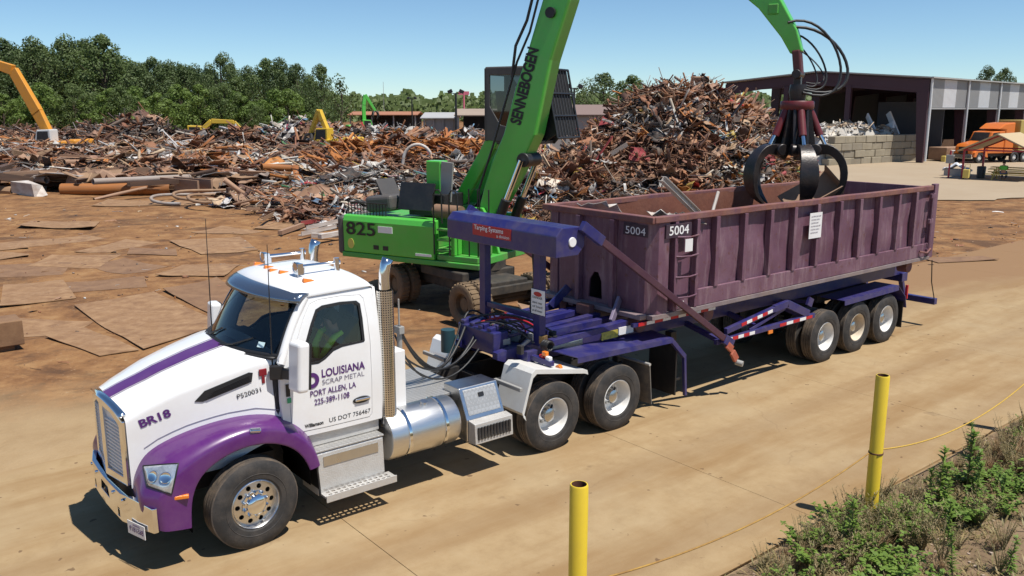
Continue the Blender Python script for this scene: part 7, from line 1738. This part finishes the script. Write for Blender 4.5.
q = at(190, 97); machine('excavator', 'yellow excavator with low arched boom before the bright young trees', q, RA+.15, YMACH, [(.3,1.9),(2.2,3.6),(4.6,3.5),(5.8,1.9)], [.22,.26,.2,.3], False, None, -1)
q = at(333, 84); machine('excavator', 'yellow excavator with upright boom beside the pale appliance heap', q, RA+math.pi-.5, YMACH, [(.3,1.9),(1.3,3.8),(1.7,4.8),(2.9,2.6)], [.2,.24,.2,.15], True, None, 1)
q = at(362, 150); machine('excavator', 'small far green crane with folded upright boom', q, RA+.4, GREEN, [(.3,1.9),(.3,5.6),(.6,7.3),(2.3,4.6)], [.3,.3,.28,.2], True, None, -1)
# ------------------------------------------------------------------ sheds, lamp posts and far sign
def low_shed(px0, px1, d, ze, zr, label, roofm, open_=True, deep=12):
    a, b_ = at(px0, d), at(px1, d); L = (b_-a).length; r = empty('storage_shed', a, math.atan2((b_-a).y, (b_-a).x), label, 'building')
    for y0, z0, y1, z1 in ((-.5,ze,deep/2,zr),(deep/2,zr,deep+.5,ze)):
        mb = MB(); mb.add([(-.5,y0,z0),(L+.5,y0,z0),(L+.5,y1,z1),(-.5,y1,z1)],[(0,1,2,3)]); mb.build('roof_slope', roofm, r, solid=.12)
    n = max(3, int(L/5))
    for k in range(n+1):
        mb = MB(); x = L*k/n; mb.box(x-.12,x+.12,-.12,.12,0,ze-.05); mb.build('post', GREYP, r)
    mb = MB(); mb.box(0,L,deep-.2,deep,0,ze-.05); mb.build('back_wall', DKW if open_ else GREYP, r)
    if not open_:
        mb = MB(); mb.box(.15,L-.15,.15,.3,0,ze-.1); mb.build('front_wall', GREYP, r)
    return r
RB = mat('rust_roof', (.33,.26,.20), .7, col2=(.26,.19,.14), scale=.3); RGY = mat('grey_roof', (.40,.40,.39), .6, col2=(.32,.31,.30), scale=.3)
low_shed(458, 545, 112, 4.1, 4.9, 'long open storage shed with weathered tan roof behind the scrap', RB); low_shed(424, 452, 118, 3.7, 4.4, 'short closed grey storage building beside the long shed', RGY, False)
low_shed(540, 622, 105, 4.2, 5.4, 'brown roofed closed building behind the tall scrap pile', mat('brown_roof',(.20,.14,.12),.7), False); low_shed(350, 415, 170, 3.8, 4.4, 'far low shed with rust coloured roof past the green crane', mat('rust_red_roof',(.34,.15,.08),.7))
def lamp_post(px, d, H, label, heads=2):
    r = empty('lamp_post', at(px, d), RA, label, 'lamp post'); mb = MB(); mb.cyl((0,0,0),(0,0,H),.16,.10,10); mb.build('pole', BLACK, r, smooth=50)
    for s_ in (-1,1)[:heads]:
        mb = MB(); mb.beam((0,0,H-.1),(s_*.55,0,H),.08,.08); mb.build('arm', BLACK, r); mb = MB(); mb.obox((s_*.6,0,H+.15),(.5,.4,.35),(0,rad(25*s_),0)); mb.build('lamp_head', BLACK, r, bevel=.04)
lamp_post(456, 92, zat(93,92), 'dark twin headed lamp post before the long storage shed'); lamp_post(574, 86, zat(88,86), 'twin headed lamp post beside the green machine cab'); lamp_post(412, 150, zat(99,150), 'far lamp post past the pale scrap')
r = empty('road_sign', at(464, 300), RA, 'tall pink sign on a single pole far behind the yard', 'sign'); PNK = mat('pink_sign', (.62,.16,.22), .5); mb = MB(); mb.cyl((0,0,0),(0,0,zat(93,300)),.3,n=8); mb.build('pole', PNK, r); mb = MB(); mb.box(-1.8,1.8,-.2,.2,zat(95,300),zat(91.5,300)); mb.build('board', PNK, r)
r = empty('radio_mast', at(384, 260), RA, 'thin far radio mast', 'mast'); mb = MB(); mb.cyl((0,0,0),(0,0,zat(82,260)),.10,.05,6); mb.build('pole', GREYP, r)
tag(r, 'thin far radio mast above the far treeline', 'mast')

# ------------------------------------------------------------------ people
SKIN = mat('skin', (.36,.20,.13), .6); HAIR = mat('dark_hair', (.02,.015,.012), .7); NEON = mat('neon_vest', (.42,.85,.06), .6); DARKC = mat('dark_clothes', (.03,.035,.05), .8); GREENC = mat('green_shirt', (.10,.42,.05), .8); DENIM = mat('denim', (.05,.07,.12), .8)
def skin(name, joints, edges, m_, parent, sub=2):
    me = bpy.data.meshes.new(name); names = list(joints); me.from_pydata([joints[n_][0] for n_ in names], [(names.index(a), names.index(b_)) for a, b_ in edges], [])
    o = bpy.data.objects.new(name, me); COL.objects.link(o); o.modifiers.new('s', 'SKIN'); 
    for i, n_ in enumerate(names): rr_ = joints[n_][1]; me.skin_vertices[0].data[i].radius = rr_ if isinstance(rr_, tuple) else (rr_, rr_)
    me.skin_vertices[0].data[0].use_root = True
    ss = o.modifiers.new('u', 'SUBSURF'); ss.levels = sub; ss.render_levels = sub
    dg = bpy.context.evaluated_depsgraph_get(); dg.update(); m2 = bpy.data.meshes.new_from_object(o.evaluated_get(dg)); bpy.data.objects.remove(o)
    m2.materials.clear(); m2.materials.append(m_); m2.shade_smooth(); o2 = bpy.data.objects.new(name, m2); link(o2, parent); return o2
def seated(loc, ang, label, shirt, trousers, reach=.42, group=None):
    """seated adult facing local +x, origin at the seat under the hips"""
    r = empty('person', loc, ang, label, 'person', group)
    J = {'pelvis':((0,0,.10),.13),'waist':((-.03,0,.28),(.12,.14)),'chest':((-.03,0,.46),(.13,.17)),'neck':((-.01,0,.64),.055),'skull':((.02,0,.76),(.095,.082)),'crown':((.01,0,.84),(.085,.078)),'face':((.075,0,.725),.05)}
    E_ = [('pelvis','waist'),('waist','chest'),('chest','neck'),('neck','skull'),('skull','crown'),('skull','face')]
    for s_, n_ in ((1,'l'),(-1,'r')):
        J.update({n_+'sh':((-.02,s_*.19,.54),.065),n_+'el':((.10,s_*.25,.30),.048),n_+'wr':((reach,s_*.16,.36),.034),n_+'ha':((reach+.08,s_*.14,.38),.034),n_+'hip':((.06,s_*.10,.09),.10),n_+'kn':((.46,s_*.13,.10),.068),n_+'an':((.50,s_*.13,-.33),.048),n_+'to':((.66,s_*.14,-.38),.038)})
        E_ += [('chest',n_+'sh'),(n_+'sh',n_+'el'),(n_+'el',n_+'wr'),(n_+'wr',n_+'ha'),('pelvis',n_+'hip'),(n_+'hip',n_+'kn'),(n_+'kn',n_+'an'),(n_+'an',n_+'to')]
        for k in range(4):
            J[n_+f'f{k}'] = ((reach+.16-.012*abs(k-1.2), s_*(.14+.018*(k-1.5)), .36), .009); J[n_+f'g{k}'] = ((reach+.17, s_*(.14+.018*(k-1.5)), .325), .008); E_ += [(n_+'ha',n_+f'f{k}'),(n_+f'f{k}',n_+f'g{k}')]
        J[n_+'t'] = ((reach+.10, s_*(.14-.05), .40), .010); E_.append((n_+'ha',n_+'t'))
    body = skin('body', J, E_, SKIN, r)
    g = 1.17; S = {'waist':((-.03,0,.16),(.145,.16)),'chest':((-.03,0,.46),(.15,.195)),'neck':((-.015,0,.60),.075)}
    Es = [('waist','chest'),('chest','neck')]
    for s_, n_ in ((1,'l'),(-1,'r')): S.update({n_+'sh':((-.02,s_*.19,.54),.082),n_+'el':((.07,s_*.24,.36),.068)}); Es += [('chest',n_+'sh'),(n_+'sh',n_+'el')]
    skin('shirt', S, Es, shirt, r)
    P_ = {'pelvis':((0,0,.12),.15)}; Ep = []
    for s_, n_ in ((1,'l'),(-1,'r')): P_.update({n_+'hip':((.06,s_*.10,.09),.118),n_+'kn':((.46,s_*.13,.10),.085),n_+'an':((.50,s_*.13,-.28),.07)}); Ep += [('pelvis',n_+'hip'),(n_+'hip',n_+'kn'),(n_+'kn',n_+'an')]
    skin('trousers', P_, Ep, trousers, r)
    H = {'c':((.0,0,.86),(.10,.09)),'b':((-.05,0,.78),(.075,.085)),'f':((.05,0,.895),(.06,.07))}; skin('hair', H, [('c','b'),('c','f')], HAIR, r)
    for s_ in (-1,1): mb = MB(); mb.lathe([(0,-.008),(.012,-.005),(.014,0),(0,.006)], Matrix.Translation((.118,s_*.032,.765)) @ Matrix.Rotation(rad(90),4,'Z'), 8); mb.build('eye', BLACK, r)
    mb = MB(); mb.tube([(.115,0,.75),(.142,0,.722),(.118,0,.712)], [.010,.016,.008], 6); mb.build('nose', SKIN, r); mb = MB(); mb.obox((.122,0,.692),(.012,.045,.010)); mb.build('mouth', mat('lips',(.25,.09,.07),.5), r)
    return r
drv = seated((1.28,-.73,1.60), math.pi, 'truck driver in dark clothes with a neon collar seated in the white cab', DARKC, DENIM, .34)
mb = MB()      # the hi-vis collar of the vest
for s_ in (-1,1): mb.grid(lambda u, v: (.02+.155*math.sin(math.pi*min(1,u*.62+.12))+.0, s_*(.02+.17*(1-abs(2*u-1)**2*.55)*min(1,u*1.5+.35)+.035*v*0), .60-.40*(1-u)**1.2-.06*v), 10, 2)
for s_ in (-1,1): mb.tube([(.155,s_*.02,.20),(.165,s_*.07,.33),(.14,s_*.135,.47),(.05,s_*.165,.60),(-.06,s_*.15,.63)], [.030,.040,.042,.040,.030], 8)
mb = MB()
for s_ in (-1,1): mb.tube([(.165,s_*.015,.22),(.180,s_*.07,.33),(.155,s_*.145,.46),(.06,s_*.175,.60),(-.05,s_*.16,.64)], [.030,.042,.045,.042,.030], 8)
mb.build('neon_collar', NEON, drv, smooth=60)
opq = exc.matrix_basis if False else Matrix.Translation(EXC) @ Matrix.Rotation(EANG,4,'Z')
seated(opq @ V(.80,.97,4.62), EANG, 'machine operator in a neon shirt seated in the raised cab', NEON, DENIM, .40)
seated(lpos(.5,-2.35,.48), HA+rad(95), 'person in a green shirt seated at the picnic table under the shelter', GREENC, DENIM, .35)
# ------------------------------------------------------------------ steel plates on the yard
def plate(corners, m_, label, curl=None, th=.014, group=None, lift=0.0, n=8):
    a, b, c, d = [V(*q, 0) for q in corners]; mb = MB(); cen = (a+b+c+d)/4
    def top(u, v, off):
        q = a.lerp(b, u).lerp(d.lerp(c, u), v); zg = gz(q.x, q.y)
        z = .016 + lift
        if curl:
            for (cu, cv, amt) in curl:
                r2 = max(0, 1 - math.hypot(u-cu, v-cv)/.75); z += amt*.55*r2**2
        e = V((u-.5), (v-.5), 0)
        return V(q.x - cen.x, q.y - cen.y, zg + z + off)
    mb.grid(lambda u, v: top(u, v, th), n, n); mb.grid(lambda u, v: top(u, v, 0), n, n, flip=True)
    for f in (lambda t: (t, 0), lambda t: (1, t), lambda t: (1-t, 1), lambda t: (0, 1-t)):
        mb.grid(lambda u, v: top(*f(u), th*(1-v)), n, 1, flip=True)
    o = mb.build('steel_plate', m_, smooth=30); o.location = (cen.x, cen.y, 0); tag(o, label, 'steel plate', group); return o
plate([(1.35,13.6),(1.44,8.05),(3.6,9.2),(3.44,14.0)], PLATE, 'largest flat rusty steel plate on the dirt beside the white truck', [(0,0,.05),(1,0,.04)])
plate([(0.09,10.5),(0.63,8.2),(1.37,8.1),(1.04,11.2)], PLATE, 'narrow rusty plate tucked against the largest steel plate', [(0,0,.06)])
plate([(0.4,17.6),(1.88,17.3),(1.6,14.5),(-.18,14.4)], PLATE, 'square rusty plate with a lifted corner beyond the largest plate', [(0,1,.10)])
plate([(3.68,14.0),(3.72,10.3),(5.3,11.6),(5.4,14.6)], DPLATE, 'dark brown plate raised on one edge behind the truck mirror', [(0,0,.12),(0,1,.14)])
plate([(4.2,16.4),(5.73,14.9),(6.9,16.6),(5.5,17.8)], PLATE, 'curled rusty plate beyond the dark brown plate', [(0,0,.10),(1,0,.05)])
plate([(6.72,23.1),(6.61,19.3),(8.6,19.2),(9.25,22.5)], PLATE, 'flat tan plate lying furthest along the row towards the scrap', [(0,0,.08)])
plate([(2.97,30.9),(5.26,28.3),(6.2,30.8),(3.9,33.1)], PLATE, 'bowed plate with both ends lifted before the scrap field', [(0,0,.26),(1,0,.24)])
plate([(1.2,24.4),(2.25,24.3),(2.3,25.6),(1.0,26.5)], PLATE, 'small tan plate, farther of two lying close together', [(1,0,.08)])
plate([(0.4,22.3),(1.85,22.2),(2.0,22.95),(1.2,24.0)], PLATE, 'small tan plate, nearer of two lying close together', [(1,0,.08)])
plate([(7.5,38),(11.5,34.5),(13,37),(9,40.5)], PLATE, 'wide low plate lying just before the rusty pipes', [(0,0,.06)])
plate([(12.2,27.5),(15.0,25),(16.2,27),(13.4,29.5)], DPLATE, 'brown plate lying before the looped tubing', [(1,0,.06)])
plate([(10.6,24.5),(13.0,22.2),(14.2,24.2),(11.8,26)], PLATE, 'tan plate lying close to the loose white bars', [(0,0,.08)])
plate([(4.6,20.8),(5.9,19.6),(6.3,21.0),(5.1,22.2)], DPLATE, 'small dark plate between the curled and the tan plates', None)
plate([(20.5,3.0),(21.6,2.3),(22.3,3.0),(21.0,3.7)], DPLATE, 'small dark plate on the dirt behind the container', [(0,0,.1)])
plate([(24.5,2.6),(26.6,1.6),(27,2.3),(25,3.4)], DPLATE, 'thin dark strip of plate on the dirt beyond the trailer', [(1,0,.06)])
PWH = ['by the low steel box','past the square plate with a lifted corner','beyond the curled plate','in front of the bowed plate','under the edge of the largest plate','left of the square plate','between the curled plate and the tan plates','before the loose white bars','behind the truck cab','before the long thick pipe','before the trough section','before the brown plate','at the corner of the square plate','beside the narrow plate','by the truck hood']
prr = random.Random(6)
for (x, y), wh in zip([(-.3,12.2),(2.9,20.6),(4.8,22.9),(3.4,25.8),(2.3,15.9),(1.2,20.0),(4.0,18.6),(9.6,24.4)], PWH):
    a = prr.uniform(0,3.14); L, W = prr.uniform(.9,1.7), prr.uniform(.6,1.1); q = [(x+math.cos(a)*L*i-math.sin(a)*W*j+prr.uniform(-.15,.15), y+math.sin(a)*L*i+math.cos(a)*W*j+prr.uniform(-.15,.15)) for i, j in ((-1,-1),(1,-1),(1,1),(-1,1))]
    mm = prr.choice((PLATE,PLATE,PLATE,DPLATE)); plate(q, mm, ('dark' if mm is DPLATE else 'tan') + ' flush steel plate half sunk in dirt ' + wh, [(prr.choice((0,1)),prr.choice((0,1)),prr.uniform(.03,.12))], lift=prr.uniform(-.030,-.008))
# folded box-like plate standing at the left
mb = MB(); mb.box(-1.6,-.42,9.75,10.45,.10,.62); o = mb.build('steel_box', DPLATE, bevel=.02); o.rotation_euler = (0,0,0); tag(o, 'low rusty steel box standing on the dirt by the plates', 'steel box')
mb = MB(); mb.box(-1.5,-.6,9.85,10.35,-.1,.10); mb.build('skid', DPLATE, o)
# floor of flattened sheets under the green machine's boom: dark plates piled by its wheels
for k, (x, y, s_, a) in enumerate([(9.4,4.4,1.5,.3),(10.2,4.9,1.7,1.0),(8.7,3.7,1.2,-.4),(11.0,4.3,1.4,.6),(9.9,3.9,1.3,1.5)]):
    mb = MB(); v_, f_ = T_sheet(random.Random(k+40), 4, 3, .08, .03); mb.add([(q[0]*s_, q[1]*s_*.7, q[2]*.8) for q in v_], f_)
    o = mb.build('bent_plate', PIECEM['dark brown'] if k % 2 else PIECEM['tan coated']); o.location = (x, y, .18+.20*k); o.rotation_euler = (.15*k-.2, .2-.1*k, a); tag(o, f'{"dark" if k % 2 else "tan"} bent plate in the stack under the green boom', 'steel plate', f'{"dark" if k % 2 else "tan"} bent plates stacked under the green boom')
# scrap box held in the grapple
def on_boom(x, z, off=0.0): return V(9.3 + HX*x - HY*off*-1*-1, 7.6 + HY*x, z)
gx = V(9.3+HX*8.0, 7.6+HY*8.0, 0)
mb = MB(); mb.panel([(-.55,-.32),(.55,-.32),(.55,.32),(-.55,.32)], [], lambda a, b: (a,b,0), fn2=lambda a, b: (a,b,.02)); mb.add([(-.55,-.32,0),(.55,-.32,0),(.55,-.30,.30),(-.55,-.30,.30)], [(0,1,2,3)]); mb.add([(.55,-.32,0),(.55,.32,0),(.53,.32,.26),(.53,-.30,.28)], [(0,1,2,3)])
o = mb.build('scrap_tray', PIECEM['rusty brown'], solid=.02); o.location = (gx.x+.22, gx.y-.30, 3.16); o.rotation_euler = (rad(48), rad(-28), rad(-32)); tag(o, 'bent rusty tray hanging below the grapple', 'scrap metal')

# ------------------------------------------------------------------ bollards and rope
BX = [(1.2,-5.2),(5.99,-5.26),(10.55,-5.30)]
RUSTIN = mat('rusty_pipe_bore', (0.10,0.035,0.02), .9)
for k, (x, y) in enumerate(BX):
    r = empty('bollard', (x, y, 0), 0, ['yellow pipe bollard standing clear of the weeds', 'yellow pipe bollard rising out of the weeds at the rope knot', 'last yellow pipe bollard of the row past the tall weed'][k], 'bollard', 'yellow pipe bollards along the concrete edge')
    mb = MB(); R = .078
    mb.lathe([(R,-.15),(R,1.83),(R-.006,1.845),(R-.014,1.845)], Matrix.Rotation(rad(90),4,'X'), 32); mb.build('post', YELLOW, r, smooth=40)
    mb = MB(); mb.lathe([(R-.014,1.846),(R-.016,1.80),(R-.02,1.70),(0,1.70)], Matrix.Rotation(rad(90),4,'X'), 28); mb.build('bore', RUSTIN, r, smooth=40)
    mb = MB(); mb.lathe([(R+.001,.88),(R+.008,.883),(R+.008,.897),(R+.001,.90)], Matrix.Rotation(rad(90),4,'X'), 20); mb.build('rope_knot', RUSTIN, r, smooth=40)
ROPE = mat('yellow_rope', (0.55,0.36,0.05), .8, col2=(.30,.15,.04), scale=30, amt=.7)
for k, ((xa, ya), (xb, yb)) in enumerate(zip(BX, BX[1:])):
    mb = MB(); a, b_ = (xa+.08,ya+.04,.89), (xb-.08,yb+.04,.89); mb.tube(sag(a, b_, .20 if k == 0 else .24, 40), .0095, 7)
    o = mb.build('rope', ROPE if k else mat('rusty_rope', (0.42,0.25,0.05), .8, col2=(.22,.11,.035), scale=9, amt=1.0), smooth=60); tag(o, ['rusty yellow rope sagging between the two visible bollards', 'yellow rope sagging away from the bollard in the weeds'][k], 'rope', None)

# ------------------------------------------------------------------ weeds on the bank
LG = leafmat('weed_green', (.11,.20,.025), (.23,.34,.06), .4); LP = leafmat('weed_pale', (.20,.17,.07), (.36,.27,.14), .3); DRY = leafmat('dry_grass', (.26,.16,.08), (.42,.28,.15), .2); STEM = leafmat('weed_stem', (.12,.13,.05), (.18,.14,.06), 0)
def leaf(mb, base, dir_, L, W, droop, rnd):
    d = Vector(dir_).normalized(); sd = d.cross(V(0,0,1))
    if sd.length < .05: sd = V(1,0,0)
    sd.normalize(); pts = []
    for t, w_ in ((0,.15),(.3,1),(.65,.8),(1,.05)):
        c = Vector(base) + d*(L*t) + V(0,0,-droop*L*t*t); pts += [c - sd*(W*w_/2), c + sd*(W*w_/2)]
    mb.add(pts, [(0,1,3,2),(2,3,5,4),(4,5,7,6)])
def weed_mesh(kind, seed):
    rnd = random.Random(seed); lf = MB(); st = MB()
    if kind == 'tall':       # single upright stem clothed in narrow leaves
        H = rnd.uniform(.75,1.05); top = V(rnd.uniform(-.06,.06), rnd.uniform(-.06,.06), H); st.tube([V(0,0,-.05), top*.5+V(.01,0,0), top], [.012,.009,.004], 5)
        for i in range(95):
            t = rnd.uniform(.12,1); a = rnd.uniform(0,6.28); el = .25+.75*t; leaf(lf, top*t, (math.cos(a), math.sin(a), el), rnd.uniform(.12,.20)*(1.25-.6*t), .036, .35, rnd)
    elif kind == 'bush':
        for s_ in range(16):
            a = rnd.uniform(0,6.28); L = rnd.uniform(.25,.55); tip = V(math.cos(a)*L*.7, math.sin(a)*L*.7, L*rnd.uniform(.45,.9)); st.tube([V(0,0,-.04), tip*.5+V(0,0,.05), tip], [.007,.005,.002], 4)
            for i in range(15):
                t = rnd.uniform(.25,1.05); b_ = rnd.uniform(0,6.28); leaf(lf, tip*t+V(0,0,.05*math.sin(3*t)), (math.cos(b_), math.sin(b_), rnd.uniform(.0,.8)), rnd.uniform(.05,.09), rnd.uniform(.035,.055), .3, rnd)
    elif kind == 'feather':   # thin branching stems with tiny leaves
        for s_ in range(22):
            a = rnd.uniform(0,6.28); L = rnd.uniform(.35,.75); tip = V(math.cos(a)*L*.4, math.sin(a)*L*.4, L); st.tube([V(0,0,-.04), tip*.5, tip], [.006,.004,.0015], 4)
            for i in range(20):
                t = rnd.uniform(.2,1); b_ = rnd.uniform(0,6.28); leaf(lf, tip*t, (math.cos(b_), math.sin(b_), rnd.uniform(.3,1.2)), rnd.uniform(.04,.08), .010, .1, rnd)
    else:                     # dry grass tuft
        for i in range(80):
            a = rnd.uniform(0,6.28); L = rnd.uniform(.2,.6); leaf(lf, (rnd.uniform(-.06,.06), rnd.uniform(-.06,.06), -.02), (math.cos(a)*.45, math.sin(a)*.45, rnd.uniform(.7,1.3)), L, .007, .25, rnd)
    return lf, st
protos = {}
for kind, m_ in (('tall',LG),('bush',LG),('feather',LP),('tuft',DRY)):
    protos[kind] = []
    for s_ in range(3):
        lf, st = weed_mesh(kind, s_*7+len(kind)); root = empty('weed_'+kind, (0,0,0)); lf.build('leaves', m_, root, fixn=False)
        if st.v: st.build('stems', STEM, root, fixn=False)
        protos[kind].append(root)
wr = random.Random(31); used = {}
LAB = {'tall': ('tall upright green weed with narrow leaves on the bank','tall upright weeds'), 'bush': ('bushy bright green broadleaf weed on the bank','bushy broadleaf weeds'), 'feather': ('pale feathery weed with thin stems on the bank','feathery pale weeds'), 'tuft': ('dry tan grass tuft on the bank','dry grass tufts')}
def weed(kind, x, y, s_, label=None):
    i = wr.randrange(3); p_ = protos[kind][i]
    o = p_ if (kind, i) not in used else copy_tree(p_); used[(kind, i)] = 1
    o.location = (x, y, gz(x, y)-.01); o.rotation_euler = (wr.uniform(-.1,.1), wr.uniform(-.1,.1), wr.uniform(0,6.28)); o.scale = (s_, s_, s_*wr.uniform(.85,1.15))
    lb, g_ = LAB[kind]; tag(o, label or lb, 'weed', g_ if not label else None); return o
weed('tall', 7.75, -5.62, 1.15, 'tallest single stemmed weed standing beside the rope on the bank'); weed('tall', 6.95, -5.62, .85, 'thick leafy green weed clump just past the bollard in the weeds')
for k in range(3): weed('tall', 6.95+wr.uniform(-.14,.14), -5.66+wr.uniform(-.12,.12), wr.uniform(.6,.85))
for k in range(10): weed('tall', wr.uniform(5.2,10.2), wr.uniform(-7.2,-5.5), wr.uniform(.45,.75))
for k in range(28): weed('bush', wr.uniform(3.6,8.8), -5.45-abs(wr.gauss(0,.7)), wr.uniform(.6,1.0))
for k in range(250):
    x = wr.uniform(3.2, 12.5); y = -5.08 - abs(wr.gauss(0, .85)) - (.0 if x > 4 else .3)
    if y < -8.4: continue
    kind = wr.choices(('bush','feather','tuft','tall'), (.12,.34,.52,.02))[0]; weed(kind, x, y, wr.uniform(.35,.85)*(.75 if y > -5.3 else 1)*(.6 if 6.4 < x < 8.4 and y > -6 else 1))
for kind, n_ in (('bush',5),('feather',6),('tuft',6)):      # creeping over the edge round the bollard
    for k in range(n_): weed(kind, 5.7+wr.uniform(-.9,.8), -5.15+wr.uniform(-.15,.15), wr.uniform(.5,.85))
for p_ in [q for L in protos.values() for q in L]:
    if not p_.get('label'): p_.location = (9.0+wr.uniform(-1,1), -6.2, gz(9,-6.2)); tag(p_, LAB[p_.name.split('_')[1].split('.')[0]][0], 'weed', LAB[p_.name.split('_')[1].split('.')[0]][1])
# ground cover between them
mb = MB(); gr_ = random.Random(9)
for k in range(22000):
    x = gr_.uniform(2.6, 14); y = -4.97 - abs(gr_.gauss(0, 1.3))
    if y < -9.5: continue
    if noise.noise((x*1.1, y*1.1, 8.0)) < -.12 and gr_.random() < .8: continue
    a = gr_.uniform(0,6.28); leaf(mb, (x, y, gz(x,y)), (math.cos(a)*.7, math.sin(a)*.7, gr_.uniform(.3,1.2)), gr_.uniform(.05,.20), gr_.choice((.006,.008,.02)), .3, gr_)
o = mb.build('ground_cover', leafmat('cover', (.13,.14,.04), (.40,.28,.13), .22), fixn=False); o['kind'] = 'stuff'; tag(o, 'short grass and dry litter covering the bank', 'grass')
mb = MB()
for k in range(700):
    x = gr_.uniform(2.6, 14); y = -4.99 - abs(gr_.gauss(0, 1.3)); s_ = gr_.uniform(.008,.035); v_, f_ = T_chunk(gr_); mb.add([(x+q[0]*s_, y+q[1]*s_, gz(x,y)+q[2]*s_) for q in v_], f_)
o = mb.build('pebbles', mat('pebbles',(.30,.22,.16),.9,col2=(.45,.38,.32),scale=3), fixn=False); o['kind'] = 'stuff'; tag(o, 'small stones and litter among the weeds', 'stones')
